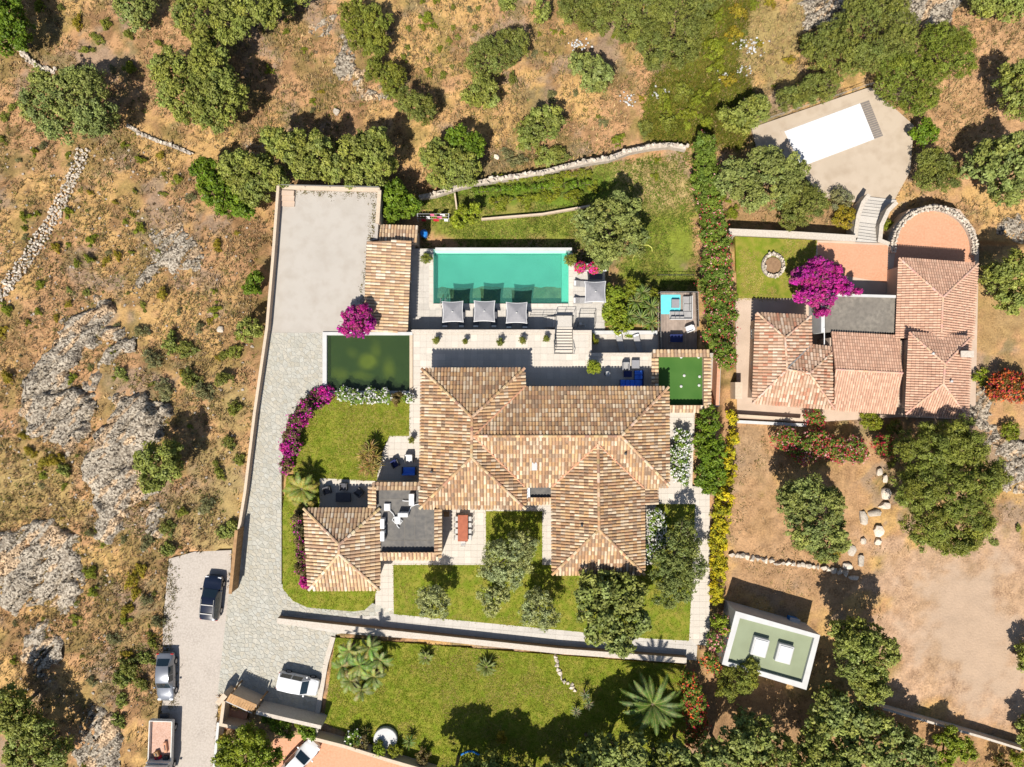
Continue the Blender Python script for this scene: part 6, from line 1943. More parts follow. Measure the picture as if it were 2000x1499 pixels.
# red and pink oleanders of the neighbour
for k, (px, py, r, col, lab) in enumerate(((1535, 860, 28, PINK + RED, 'pink oleander at the west end of the hedge on bare soil'), (1565, 880, 28, PINK, 'pink-white oleander above the rounded oak'), (1595, 865, 30, PINK + RED, 'red-flecked oleander in the middle of the soil hedge'),
                                           (1630, 875, 28, PINK + RED, 'pale red oleander near the rockery'), (1665, 880, 26, PINK, 'pink oleander at the east end of the soil hedge'), (1725, 870, 24, RED, 'dark red oleander beside the huge pine'), (1590, 815, 18, RED, 'crimson rose bush at the neighbouring house wall'))):
    tree(lab, 'oleander', [(px, py, r), (px + 8, py + 8, r * .8)], 2.4 if k < 6 else 1.4, name='oleander', cat='shrub', group='oleanders on the bare soil', trunk=.05, flowers=col + RED, fl=dict(n_per_m2=8, size=.19, cluster=3, spread=.14))
tree('orange-red flowering shrub at the right frame edge east of the chimney', 'redleaf', [(1960, 750, 30), (1985, 760, 32), (1945, 765, 22)], 2.6, name='shrub', cat='shrub', trunk=.05, flowers=RED + ORANGE, fl=dict(n_per_m2=14, size=.2, cluster=3, spread=.12))
for k, (px, py, r, lab) in enumerate(((1345, 1330, 22, 'orange-red oleander beside the south wall end'), (1352, 1365, 24, 'red-flowered oleander right of the large palm'), (1358, 1400, 26, 'orange-flowered oleander in the strip east of the palm'), (1355, 1435, 24, 'rusty red oleander at the lower end of the palm strip'),
                                      (1405, 1215, 22, 'lime green shrub with red tips west of the pavilion'), (1395, 1250, 18, 'pink-flowered shrub beside the pavilion wall'), (1385, 1290, 20, 'reddish shrub at the east end of the garden wall'))):
    tree(lab, 'oleander' if k != 4 else 'lime', [(px, py, r), (px + 6, py + 9, r * .75)], 2.6, name='oleander', cat='shrub', group='oleanders near the pavilion', trunk=.05, flowers=ORANGE + RED if k not in (4, 5) else PINK, fl=dict(n_per_m2=7 if k != 4 else 2, size=.19, cluster=3, spread=.12))
for k, (px, py, r, sty, h, lab) in enumerate(((1650, 425, 26, 'rust', 1.6, 'rusty green bush beside the garden steps'), (1640, 390, 26, 'grey', 1.6, 'grey lavender-like bush at the head of the garden steps'), (1700, 820, 22, 'scrubgreen', 1.2, 'bright green bush at the foot of the pink tiled roof'), (1745, 835, 18, 'olivegreen', 1.2, 'green bush between the pink roof and the huge pine'),
                                             (1970, 840, 20, 'scrubgreen', 1.2, 'green bush on the right-hand granite outcrop'), (1912, 735, 16, 'lime', 1.0, 'spiky yellow-green plant by the neighbouring house corner'), (1735, 440, 12, 'scrubgreen', .9, 'narrow green plant bed beside the round terrace wall'),
                                             (1200, 605, 26, 'lime', 2.2, 'yellow-green bamboo clump beside the pool deck, southern half'), (1195, 575, 22, 'lime', 2.2, 'yellow-green bamboo clump beside the pool deck, northern half'), (1205, 632, 24, 'lime', 2.0, 'yellow-green bamboo clump above the sunken terrace'),
                                             (1950, 1490, 22, 'redleaf', 1.6, 'orange-red bush below the sandy lot wall'), (1985, 1480, 18, 'scrubgreen', 1.4, 'green bush in the bottom right corner'), (1158, 660, 8, 'scrubgreen', 1.2, 'slim leafy plant at the sunken terrace corner'),
                                             (530, 1405, 20, 'bright', 1.6, 'shaded green shrub behind the drive wall'), (560, 1420, 20, 'bright', 1.6, 'green shrub in the dark planting by the terracotta court'), (585, 1412, 10, 'lime', 1.8, 'pale yellow shrub on the drive wall corner'), (600, 1425, 18, 'bright', 1.8, 'dark green shrub beside the cream pier'),
                                             (1365, 350, 20, 'lime', 2.0, 'lime green shrub at the north-west foot of the hedge'), (440, 1445, 14, 'rust', 1.8, 'orange-tinted shrub inside the white road wall'))):
    tree(lab, sty, [(px, py, r), (px + 5, py + 7, r * .75)], h, name='bush', cat='shrub', group='garden bushes', trunk=.04)
for k, (px, py, r, sty, lab) in enumerate(((690, 1440, 18, 'hydrangea', 'white-flowered bush at the foot of the big lawn'), (708, 1448, 18, 'brown', 'brown spiky bush at the foot of the big lawn'), (740, 1462, 16, 'lime', 'yellow-tinged bush south of the white plinth'), (770, 1465, 16, 'scrubgreen', 'green bush south-east of the white plinth'), (828, 1478, 20, 'brown', 'reddish bush at the lawn foot near the black shadow'), (980, 1440, 14, 'rust', 'orange bush at the right of the black lawn shadow'), (1290, 1460, 18, 'scrubgreen', 'green undergrowth below the large palm'))):
    tree(lab, sty, [(px, py, r)], 1.3, name='bush', cat='shrub', group='bushes at the lawn foot', trunk=.03, flowers=WHITEF if k == 0 else None)
tree('dense red and pink flower mass in the pool corner planter', 'hydrangea', [(1133, 523, 11), (1160, 524, 11)], .95, name='flower_bed', cat='flowers', trunk=.02, flowers=[(.70, .03, .10), (.65, .05, .30)], fl=dict(n_per_m2=60, size=.17, cluster=2, spread=.06), zg=ZD + .3)
tree('orange tipped plant at the east end of the pool corner planter', 'rust', [(1176, 523, 9)], .9, name='planter_shrub', cat='shrub', trunk=.02, zg=ZD + .3)


# potted plants on the terrace
def potted(px, py, r, h, label, sty='olivegreen', pot='pot', z=.02, ph=.45, group=None):
    v = P(px, py, z + ph + h * .5)
    o = thing('potted_shrub', label, 'potted plant', (v.x, v.y, z), group=group)
    rp_ = max(.14, r * MPP * .62)
    MB().lathe((v.x, v.y, z), [(rp_ * .7, 0), (rp_, ph * .9), (rp_ * 1.06, ph * .92), (rp_ * 1.06, ph), (rp_ * .9, ph), (rp_ * .88, ph * .93), (.02, ph * .93)], 14).build('pot', M[pot], o)
    SEED[0] += 1
    L = [(v.x, v.y, z + ph + h * .5, r * MPP, r * MPP, h * .55)]
    build_crown(o, crown(np.random.default_rng(SEED[0]), L, sty, .55, low=-.6), 'leaf', 'foliage')
    return o


PG = 'clipped round shrubs in pots on the terrace'
for px, py, r in ((852, 665, 8), (908, 667, 6), (977, 668, 8), (1020, 665, 8), (1067, 663, 8)):
    potted(px, py, r, .7, 'clipped olive-green ball shrub in a pot along the north terrace edge', group=PG)
potted(803, 860, 7, .6, 'single clipped shrub in a pot on the west patio paving')
potted(1160, 716, 15, 1.3, 'tall leafy plant in a black tub on the terrace in the villa shade', 'lime', 'potdark', ph=.9)
potted(833, 505, 12, .9, 'spiky palm-like potted plant at the north-west pool corner', 'olivegreen', z=ZD + .02)
potted(1114, 508, 13, .9, 'spiky palm-like potted plant at the north-east pool corner', 'olivegreen', z=ZD + .02)


# ---------------------------------------------------------------- palms and rosettes
def frond(mb, base, az, el, L, droop, wid, col, rng, nleaf=18, flat=.35):
    pts = []
    p = Vector(base); e_ = el
    n = 7
    for i in range(n + 1):
        pts.append(p.copy())
        p = p + Vector((math.cos(az) * math.cos(e_), math.sin(az) * math.cos(e_), math.sin(e_))) * (L / n)
        e_ -= droop / n * (1 + i * .25)
    mb.strip(pts, [.035, .03, .028, .024, .02, .016, .012, .008], col=(.26, .24, .08))
    for k in range(nleaf):
        t = .12 + .88 * k / nleaf; i = min(n - 1, int(t * n)); f = t * n - i
        c = pts[i].lerp(pts[i + 1], f); d = (pts[i + 1] - pts[i]).normalized(); s = d.cross(Vector((0, 0, 1))).normalized()
        ll = wid * math.sin(math.pi * min(1, .12 + t * .9)) ** .6
        for sg in (-1, 1):
            q = c + (s * sg * .85 + d * .6).normalized() * ll + Vector((0, 0, flat * ll * .3 - .12 * ll))
            cc = tuple(x * rng.uniform(.8, 1.25) for x in col)
            a = d * (L / nleaf * .55)
            mb.add([c - a, c + a, q], [(0, 1, 2)], cc)


def palm(px, py, label, n, L, wid, h, cols, name='palm_tree', group=None, droop=1.0, trunk=.22, zg=None, elmax=1.2, nleaf=18, each=True):
    SEED[0] += 1; rng = random.Random(SEED[0])
    z0 = 0.0
    for _ in range(3):
        v = P(px, py, z0 + h); z0 = tz(v.x, v.y) if zg is None else zg
    v = P(px, py, z0 + h)
    o = thing(name, label, 'palm', (v.x, v.y, z0), group=group)
    if h > .3:
        prof = [(trunk * 1.3, 0), (trunk, .15 * h)] + [(trunk * (1 + .12 * (k % 2)), h * (.15 + .85 * k / 9)) for k in range(1, 9)] + [(trunk * 1.25, h), (.05, h + .15)]
        MB().lathe((v.x, v.y, z0), prof, 10).build('trunk', M['bark'], o)
    joined = MB()
    for k in range(n):
        t = k / n
        az = k * 2.39996 + rng.uniform(-.2, .2); el = -.15 + elmax * t ** .8 + rng.uniform(-.1, .1)
        mb = MB() if each else joined
        frond(mb, (v.x, v.y, z0 + h), az, el, L * rng.uniform(.82, 1.08) * (1 - .18 * t), droop * rng.uniform(.8, 1.2), wid, rng.choice(cols), rng, nleaf)
        if each: mb.build('frond', M['leaf'], o)
    if not each: joined.build('fronds', M['leaf'], o)
    return o


GP = [(.10, .145, .03), (.13, .165, .05), (.085, .125, .022)]
palm(1274, 1375, 'large date palm with sweeping fronds at the lower end of the big lawn', 34, 3.5, .42, 3.2, [(.085, .135, .022), (.07, .115, .018), (.14, .19, .05)], droop=.8, trunk=.3, nleaf=30)
palm(950, 1302, 'round dark green cycad on the big south lawn', 38, 1.2, .17, .45, [(.085, .125, .018), (.12, .155, .028)], name='cycad', droop=.5, elmax=1.3, nleaf=22)
palm(831, 1284, 'small young palm on the lawn left of the cycad', 20, .95, .2, .5, [(.16, .19, .035), (.12, .16, .025)], name='young_palm', droop=.6)
palm(590, 955, 'golden-green palm beside the annex patio and flagged drive', 34, 2.15, .36, 1.7, [(.24, .24, .04), (.31, .27, .05), (.15, .20, .035)], droop=1.0, trunk=.2, nleaf=24)
palm(594, 985, 'smaller golden palm shoot under the patio palm', 22, 1.6, .32, .9, [(.24, .22, .04), (.30, .24, .05)], name='young_palm', droop=1.1, trunk=.14)


def rosette(px, py, label, n, L, w, h, cols, name='yucca', group=None, zg=None, droop=.7, elmin=-.2, elmax=1.3, cat='plant', heads=None):
    SEED[0] += 1; rng = random.Random(SEED[0])
    z0 = 0.0
    for _ in range(3):
        v = P(px, py, z0 + h); z0 = tz(v.x, v.y) if zg is None else zg
    v = P(px, py, z0 + h)
    o = thing(name, label, cat, (v.x, v.y, z0), group=group)
    heads = heads or [(0, 0, 0)]
    m = MB(); st = MB()
    for (hx, hy, hz) in heads:
        b = Vector((v.x + hx, v.y + hy, z0 + h + hz))
        st.tube([(v.x + hx * .4, v.y + hy * .4, z0 - .1), b], [.09, .07], 6)
        for k in range(n):
            t = k / n; az = k * 2.39996 + rng.uniform(-.2, .2); e_ = elmin + (elmax - elmin) * t + rng.uniform(-.1, .1)
            p = b.copy(); pts = []
            LL = L * rng.uniform(.8, 1.1)
            for i in range(5):
                pts.append(p.copy()); p = p + Vector((math.cos(az) * math.cos(e_), math.sin(az) * math.cos(e_), math.sin(e_))) * (LL / 4); e_ -= droop / 4
            c = rng.choice(cols); c = tuple(x * rng.uniform(.8, 1.2) for x in c)
            m.strip(pts, [w * .55, w, w * .9, w * .55, .004], fold=.4, col=c)
    m.build('leaf_rosette', M['leaf'], o); st.build('stem', M['bark'], o)
    return o


DR = [(.17, .22, .06), (.21, .25, .085), (.13, .18, .035)]
for k, (px, py, n, L, h, lab) in enumerate(((1255, 572, 26, .75, 1.9, 'tall yucca head on the north side of the planting beside the lounge deck'), (1272, 600, 30, .95, 2.0, 'big yucca rosette close to the lounge deck railing'), (1242, 590, 24, .75, 1.5, 'light yucca rosette in the middle of the deck planting'), (1228, 617, 26, .8, 1.4, 'yucca rosette beside the bamboo clump'), (1252, 622, 28, .85, 1.7, 'yucca rosette above the sunken terrace wall'), (1272, 632, 26, .8, 1.6, 'yucca rosette at the deck corner by the white wall'))):
    rosette(px, py, lab, n + 14, L * 1.3, .055, h, DR, group='yuccas beside the lounge deck', zg=ZD - .9)
rosette(722, 895, 'large golden-brown spiky yucca clump between the lawn and villa patio', 36, 1.0, .055, 1.2, [(.28, .18, .06), (.36, .25, .09), (.18, .13, .035), (.22, .18, .035)], droop=1.2,
        heads=[(0, .6, .15), (.5, .2, 0), (-.5, .2, 0), (0, -.5, .05), (.55, -.7, -.1), (-.5, -.9, -.1), (.1, 1.1, 0), (.1, -1.2, -.2)])
FP = [(.17, .22, .045), (.26, .29, .08), (.12, .165, .03)]


def fanpalm(px, py, label, spots, h, group=None):
    """clump of short palms with arching fronds"""
    SEED[0] += 1; rng = random.Random(SEED[0])
    v = P(px, py, h); o = thing('palm_clump', label, 'palm', (v.x, v.y, 0), group=group)
    st = MB()
    for (sx, sy, sh, nf) in spots:
        b = P(sx, sy, sh)
        st.tube([(b.x, b.y, 0), (b.x, b.y, sh)], [.16, .13], 7)
        for k in range(nf + 3):
            t = k / (nf + 3); mb = MB(); c = rng.choice(FP)
            frond(mb, (b.x, b.y, sh), k * 2.39996 + rng.uniform(-.3, .3), -.2 + 1.3 * t, rng.uniform(1.3, 1.8) * (1 - .2 * t), rng.uniform(.6, 1.2), .32, tuple(x * rng.uniform(.7, 1.25) for x in c), rng, 20)
            mb.build('frond', M['leaf'], o)
    st.build('trunk', M['bark'], o)
    return o


fanpalm(705, 1300, 'big clump of pale green feathery palms at the corner of the big lawn', [(682, 1272, 2.0, 11), (722, 1265, 2.4, 11), (742, 1290, 1.7, 10), (702, 1300, 2.6, 12), (730, 1322, 1.5, 10), (684, 1330, 1.4, 10), (668, 1302, 1.2, 8), (706, 1348, 1.0, 8)], 2.0)
rosette(800, 1448, 'spiky dark yucca behind the white plinth at the lawn foot', 30, .85, .045, .7, DR, name='yucca')
rosette(715, 1428, 'thin grassy plant at the lawn edge near the courtyard wall', 24, .6, .03, .5, [(.15, .12, .04), (.12, .13, .03)], name='grass_plant')
for k, (px, py, lab) in enumerate(((1125, 1390, 'pale blue-grey agave at the end of the curved lawn edging'), (1150, 1375, 'pale spiky agave next to the curved stone edging'), (1143, 1358, 'small stone-side agave with tall shadow'))):
    rosette(px, py, lab, 26, .62, .04, 1.1 if k else .6, [(.26, .25, .15), (.22, .23, .12), (.17, .19, .08)], name='agave', group='agaves at the stone edging', droop=.5)

# ---------------------------------------------------------------- wild scrub: copies of a few bushes
SCRUB = {}
for sty in ('scrubgreen', 'rust', 'grey', 'olivegreen', 'oak', 'fine'):
    for k in range(3):
        SEED[0] += 1; rng = np.random.default_rng(SEED[0])
        L = [(0, 0, .42, .66, .6, .48)] + [(.75 * math.cos(q) * rng.uniform(.7, 1.1), .75 * math.sin(q) * rng.uniform(.7, 1.1), rng.uniform(.2, .36), rng.uniform(.25, .48), rng.uniform(.25, .48), rng.uniform(.22, .4)) for q in rng.uniform(0, 6.28, 5)]
        V, F, C = crown(rng, L, sty, .9)
        SCRUB[sty, k] = mesh_np('foliage', V, F, M['leaf'], C)
stem_me = MB()
for k in range(6):
    a = k * 1.05; stem_me.tube([(0, 0, -.15), (math.cos(a) * .25, math.sin(a) * .25, .2), (math.cos(a) * .55, math.sin(a) * .55, .5)], [.05, .03, .012], 5)
STEM = stem_me.mesh('stem', M['bark'])
SL = {'scrubgreen': 'low yellow-green scrub bush on the dry wild slope', 'rust': 'low orange-tinged scrub bush on the dry wild slope', 'grey': 'grey twiggy dry bush on the wild slope', 'olivegreen': 'low olive-green scrub bush on the dry wild slope',
      'oak': 'low dark green scrub bush on the wild slope', 'fine': 'low mid-green scrub bush on the wild slope'}


MARKS = [(343, 490, 'beside the flat speckled granite slab'), (110, 690, 'beside the long lichen-covered granite ridge'), (230, 650, 'near the tilted granite block'), (100, 815, 'beside the striped granite dome'), (235, 880, 'along the tall granite ridge'),
         (80, 1110, 'near the wide granite sheet with the pink patch'), (80, 1265, 'near the rounded granite lump'), (190, 1450, 'near the low outcrop by the truck'), (300, 1010, 'by the narrow granite spur'), (125, 390, 'near the upper rubble wall'), (50, 520, 'near the lower rubble wall'),
         (140, 205, 'near the broad grey-green oak'), (395, 165, 'near the wide holm oak'), (70, 110, 'near the narrow broken stone wall'), (310, 270, 'by the low wall remnant'), (460, 35, 'below the oak at the top edge'), (640, 50, 'near the pale narrow rock strip'), (710, 160, 'near the broken pale rock strip'),
         (815, 210, 'near the pair-crowned round tree'), (975, 105, 'near the light green oak'), (870, 50, 'on the open grass east of the wild olives'), (1155, 148, 'near the compact lone oak'), (1055, 250, 'above the dry stone wall bend'), (1270, 60, 'beside the wide top thicket'), (1340, 210, 'in the green undergrowth'),
         (1440, 80, 'among the white stones of the yellow-green scrub'), (1050, 385, 'in the vegetable garden below the wall'), (520, 450, 'outside the parking court wall'), (500, 640, 'outside the wall above the flagged drive'), (490, 830, 'outside the wall along the flagged drive'), (460, 1000, 'near the board gate'),
         (320, 1150, 'by the gravel road beside the navy car'), (300, 1320, 'by the silver saloon'), (310, 1440, 'by the truck'), (375, 850, 'by the tree with the black shadow'), (590, 200, 'on the open slope above the parking court'), (425, 350, 'near the bright green corner tree'), (250, 570, 'on the slope between slab and ridge'),
         (160, 1330, 'on the slope below the granite lump'), (60, 1430, 'near the sprawling bottom-left oak'), (1640, 1090, 'near the boulder row end'), (1560, 90, 'near the granite slab at the top'), (1960, 1040, 'on the sandy lot'), (1420, 400, 'beside the oleander hedge'), (1740, 905, 'by the huge pine')]
ADJ = {'scrubgreen': 'yellow-green', 'rust': 'orange-tinged', 'grey': 'grey twiggy', 'olivegreen': 'olive-green', 'oak': 'dark green', 'fine': 'mid-green'}


def scrub(px, py, r, sty):
    p = PT(px, py)
    mk = min(MARKS, key=lambda m: (m[0] - px) ** 2 + (m[1] - py) ** 2)[2]
    lab = ('tiny ' if r < 6 else 'small ' if r < 9.5 else 'medium ' if r < 15 else 'large ') + ADJ[sty] + ' scrub bush ' + mk
    o = thing('scrub_bush', lab, 'bush', tuple(p), rz=R.uniform(0, 6.28), group='scrub bushes ' + mk)
    s = r * MPP / .95
    o.scale = (s * R.uniform(.9, 1.2), s * R.uniform(.65, 1.1), s * R.uniform(.8, 1.2))
    link('foliage', SCRUB[sty, R.randrange(3)], o)
    if r > 8: link('stem', STEM, o)


G, U, Y, V_, O_, N_ = 'scrubgreen', 'rust', 'grey', 'olivegreen', 'oak', 'fine'
for px, py, r, s in (
        (136, 415, 15, G), (51, 425, 13, G), (50, 447, 8, G), (75, 418, 8, G), (112, 485, 14, U), (134, 478, 7, G), (177, 470, 11, G), (247, 435, 8, G), (260, 420, 9, G), (277, 447, 13, G), (177, 507, 12, G), (208, 512, 13, U), (232, 500, 14, U), (152, 515, 9, G), (258, 494, 7, G),
        (427, 480, 13, U), (80, 555, 10, G), (322, 574, 15, U), (422, 607, 14, G), (420, 570, 9, G), (136, 595, 9, U), (18, 605, 14, G), (77, 610, 10, G), (57, 630, 8, G), (5, 650, 14, U), (20, 735, 18, U), (142, 740, 12, G), (340, 670, 24, O_), (365, 682, 20, N_), (240, 732, 13, O_), (137, 567, 7, O_), (220, 690, 12, V_),
        (28, 210, 12, V_), (12, 232, 12, V_), (8, 275, 11, V_), (70, 297, 11, G), (88, 288, 12, Y), (244, 285, 10, G), (277, 314, 12, G), (317, 305, 12, U), (322, 342, 10, G), (347, 350, 12, G), (155, 48, 17, U), (210, 52, 13, V_), (192, 78, 14, V_), (172, 100, 12, V_), (252, 70, 12, V_), (315, 88, 11, V_), (82, 15, 16, G), (120, 18, 10, N_),
        (257, 132, 14, G), (357, 232, 18, V_), (320, 380, 9, V_), (375, 385, 14, Y), (440, 300, 12, Y),
        (835, 35, 14, G), (847, 52, 9, G), (797, 57, 8, V_), (827, 57, 8, G), (859, 97, 7, G), (895, 75, 8, V_), (877, 80, 8, V_), (835, 140, 8, G), (835, 117, 6, G), (885, 57, 7, V_), (927, 55, 8, V_), (885, 15, 8, V_), (935, 17, 7, V_), (850, 4, 10, G), (825, 5, 9, G), (527, 140, 11, G), (559, 64, 8, G), (595, 98, 8, G), (797, 95, 9, V_), (865, 147, 9, V_), (790, 115, 8, V_),
        (1054, 69, 7, G), (1082, 64, 8, G), (1097, 66, 7, G), (1066, 106, 6, V_), (1172, 62, 12, O_), (1200, 70, 9, G), (1207, 275, 15, G), (1282, 315, 8, G), (1000, 160, 16, N_), (990, 300, 14, Y), (1010, 320, 20, Y), (1070, 315, 26, O_), (1090, 305, 20, N_), (990, 10, 20, O_), (1075, 190, 14, Y), (1180, 240, 12, Y), (1260, 250, 20, N_), (1300, 240, 22, V_),
        (67, 786, 13, U), (49, 852, 12, U), (61, 882, 13, U), (88, 905, 18, U), (112, 900, 15, U), (125, 918, 14, O_), (127, 950, 9, G), (327, 1032, 19, N_), (332, 1072, 17, O_), (277, 1112, 14, U), (182, 1115, 14, G), (448, 1035, 18, O_), (460, 1020, 12, N_), (205, 1060, 10, G), (290, 1060, 18, Y),
        (185, 1157, 12, G), (150, 1207, 12, G), (262, 1130, 18, U), (268, 1155, 14, U), (250, 1190, 16, U), (246, 1210, 12, G), (262, 1300, 26, N_), (245, 1320, 22, O_), (280, 1330, 20, N_), (290, 1285, 16, O_), (240, 1367, 14, O_), (235, 1405, 17, O_), (30, 1290, 9, G), (47, 1352, 9, G), (250, 1275, 14, U), (310, 1215, 16, Y), (300, 1250, 14, V_), (290, 1170, 14, Y), (225, 1250, 16, Y), (180, 1330, 12, Y),
        (375, 745, 22, N_), (400, 770, 20, Y), (330, 760, 22, Y), (440, 740, 22, N_), (460, 800, 20, V_), (450, 860, 20, N_), (430, 920, 18, V_), (470, 900, 14, V_), (410, 990, 18, Y), (360, 1000, 14, V_), (300, 700, 18, Y), (280, 650, 16, Y), (390, 640, 14, Y), (455, 690, 18, V_),
        (1390, 95, 22, G), (1400, 130, 20, G), (1430, 70, 20, U), (1400, 40, 22, G), (1440, 30, 20, U), (1470, 10, 16, G), (1330, 180, 22, V_), (1360, 200, 22, G), (1300, 210, 20, G), (1340, 230, 22, G), (1380, 240, 20, G), (1290, 190, 16, V_), (1395, 175, 18, G), (1420, 160, 16, U), (1565, 80, 12, U), (1540, 120, 12, U), (1500, 8, 18, U), (1480, 90, 10, U),
        (1625, 1080, 18, U), (1600, 1090, 14, G), (1520, 300, 10, U), (1740, 905, 12, V_), (1940, 1060, 8, O_), (1985, 1030, 8, O_), (1410, 390, 16, G), (1430, 420, 16, G), (1120, 385, 20, G), (1060, 385, 18, G), (1030, 395, 16, G), (980, 400, 16, G), (920, 380, 10, O_), (1090, 360, 16, G), (1160, 370, 16, G), (1280, 345, 10, G)):
    scrub(px, py, r, s)
# random low bushes to fill the wild slope
def wild(px, py):
    v = P(px, py, 0)
    for poly, h in PLAT:
        if in_poly(np.array([v.x]), np.array([v.y]), poly)[0]: return False
    if px > 1350 and py > 440: return False
    if px > 800 and py > 275 and px < 1355: return False
    if 500 < px < 1355 and py > 340: return False
    return True


rs = random.Random(77); cnt = 0
while cnt < 150:
    px, py = rs.uniform(0, 1560), rs.uniform(0, 1499)
    if not wild(px, py): continue
    if px > 480 and rs.random() < .35: continue
    scrub(px, py, rs.uniform(4, 9), rs.choice([G, V_, U, Y, Y, N_])); cnt += 1

# ---------------------------------------------------------------- rock outcrops
def outcrop(label, poly_px, hmax, seed, strike=50, group='granite outcrops'):
    c = PT(sum(a for a, b in poly_px) / len(poly_px), sum(b for a, b in poly_px) / len(poly_px))
    zz = c.z + hmax * .5
    poly = [W(a, b, zz) for a, b in poly_px]
    x0 = min(a for a, b in poly); x1 = max(a for a, b in poly); y0 = min(b for a, b in poly); y1 = max(b for a, b in poly)
    s = .15
    xs = np.arange(x0 - .6, x1 + .6, s); ys = np.arange(y0 - .6, y1 + .6, s)
    X, Y = np.meshgrid(xs, ys); x = X.ravel(); y = Y.ravel()
    ins = in_poly(x, y, poly); d = dist_poly(x, y, poly) * np.where(ins, 1, -1)
    d = d + .25 + (fbm(x * .8, y * .8, seed) - .5) * 2.6 + (fbm(x * 3, y * 3, seed + 5) - .5) * .5
    a = math.radians(strike); u = x * math.cos(a) + y * math.sin(a); v = -x * math.sin(a) + y * math.cos(a)
    rid = np.abs(fbm(u * .25, v * 1.0, seed + 9) - .5) * 2
    q_ = fbm(u * .35, v * .75, seed + 3) * 9; blk = (np.floor(q_) + .35 * (q_ - np.floor(q_))) / 9
    h = sstep(d, 0, .9) * hmax * (.12 + 1.25 * blk) - .6 * (1 - sstep(rid, .0, .10)) * sstep(d, 0, .6) + (fbm(x * 2.2, y * 2.2, seed + 7) - .5) * .22 + sstep(d, -.05, .25) * .22
    base = T_raw(x, y)
    z = base - .15 + h
    keep = d > -.12
    nx = len(xs); ny = len(ys)
    q = (np.arange(ny - 1)[:, None] * nx + np.arange(nx - 1)[None, :]).ravel()
    F = np.stack([q, q + 1, q + 1 + nx, q + nx], 1)
    F = F[keep[F].all(1)]
    used = np.unique(F); mp = np.full(nx * ny, -1); mp[used] = np.arange(len(used))
    V = np.stack([x, y, z], 1)[used] - np.array([c.x, c.y, c.z])
    tone = fbm(x * .5, y * .5, seed + 20)[used][:, None]; t2 = fbm(u * .4, v * 1.4, seed + 30)[used][:, None]
    col = np.array([1.0, .97, .92]) * (.75 + .45 * tone)
    col = np.where(t2 > .63, np.array([1.3, 1.05, .80]) * (.8 + .4 * tone), col)
    o = link('rock_outcrop', mesh_np('rock_outcrop', V, mp[F], M['rock'], col, smooth=True), None, c)
    return tag(o, label, 'rock', group)


m_ = M['rock'].node_tree   # tint the granite by its vertex colours
at = m_.nodes.new('ShaderNodeAttribute'); at.attribute_name = 'Col'
b_ = m_.nodes['Principled BSDF']; src = b_.inputs['Base Color'].links[0].from_socket
mx_ = m_.nodes.new('ShaderNodeMix'); mx_.data_type = 'RGBA'; mx_.blend_type = 'MULTIPLY'; mx_.inputs[0].default_value = 1.0
m_.links.new(src, mx_.inputs[6]); m_.links.new(at.outputs['Color'], mx_.inputs[7]); m_.links.new(mx_.outputs[2], b_.inputs['Base Color'])
outcrop('flat speckled granite slab on the dry slope left of the parking court', [(292, 440), (330, 438), (370, 450), (393, 490), (385, 520), (345, 545), (310, 525), (292, 540), (270, 565), (285, 520), (292, 480)], .35, 1)
outcrop('long lichen-covered granite ridge running down to the left frame edge', [(180, 572), (215, 605), (215, 630), (170, 680), (130, 740), (110, 790), (40, 800), (30, 750), (80, 700), (110, 650), (140, 610)], .9, 2)
outcrop('tilted granite block with sharp edges beside the long ridge', [(205, 635), (245, 630), (235, 668), (195, 668)], .8, 3)
outcrop('small granite crag below the tilted block', [(185, 700), (215, 680), (250, 665), (250, 690), (200, 715), (185, 770), (168, 765)], .7, 4)
outcrop('broad granite dome with striped cracks in the middle of the slope', [(40, 770), (100, 760), (150, 755), (175, 790), (160, 850), (140, 885), (100, 870), (60, 850), (35, 810)], 1.0, 5)
outcrop('tall granite ridge left of the tree with the black shadow', [(215, 790), (250, 770), (300, 780), (325, 800), (300, 860), (275, 900), (300, 960), (240, 990), (210, 1060), (185, 1050), (185, 1000), (160, 940), (160, 900), (190, 850)], 1.2, 6)
outcrop('wide granite sheet at the left frame edge with a bare pink patch', [(-20, 1050), (40, 1035), (90, 1018), (140, 1045), (145, 1100), (165, 1150), (150, 1190), (110, 1200), (60, 1180), (20, 1195), (-20, 1200)], .7, 7)
outcrop('rounded granite lump on the lower left slope', [(55, 1230), (85, 1210), (110, 1260), (110, 1300), (75, 1315), (45, 1290), (45, 1250)], .6, 8)
outcrop('low granite outcrop near the parked truck', [(180, 1385), (210, 1400), (235, 1440), (220, 1490), (170, 1520), (140, 1490), (160, 1440)], .6, 9)
outcrop('pale narrow rock strip at the top of the dry slope', [(610, 60), (640, 25), (650, 30), (635, 60), (620, 62)], .3, 10)
outcrop('broken pale rock strip leading down beside the wild olives', [(655, 140), (670, 75), (690, 100), (700, 130), (725, 170), (755, 190), (745, 195), (715, 190), (690, 150), (665, 150)], .35, 11)
outcrop('pale grey granite slab at the top right beneath the trees', [(1565, 5), (1590, -25), (1680, -25), (1670, 20), (1640, 45), (1580, 60)], .8, 12)
outcrop('large granite slab at the top edge right of the dominant oak', [(1740, -20), (1885, -20), (1870, 20), (1840, 45), (1790, 60), (1770, 30)], .9, 13)
outcrop('layered granite outcrop at the right frame edge beside the huge pine', [(1895, 800), (1930, 815), (1960, 850), (2020, 870), (2020, 960), (1970, 955), (1940, 910), (1930, 870)], .6, 14)
outcrop('small pale rocks east of the round terrace', [(1955, 430), (1990, 420), (2010, 450), (1985, 470), (1960, 455)], .4, 15)
outcrop('narrow granite spur below the tall ridge', [(282, 990), (305, 985), (315, 1010), (308, 1040), (285, 1035)], .5, 16)
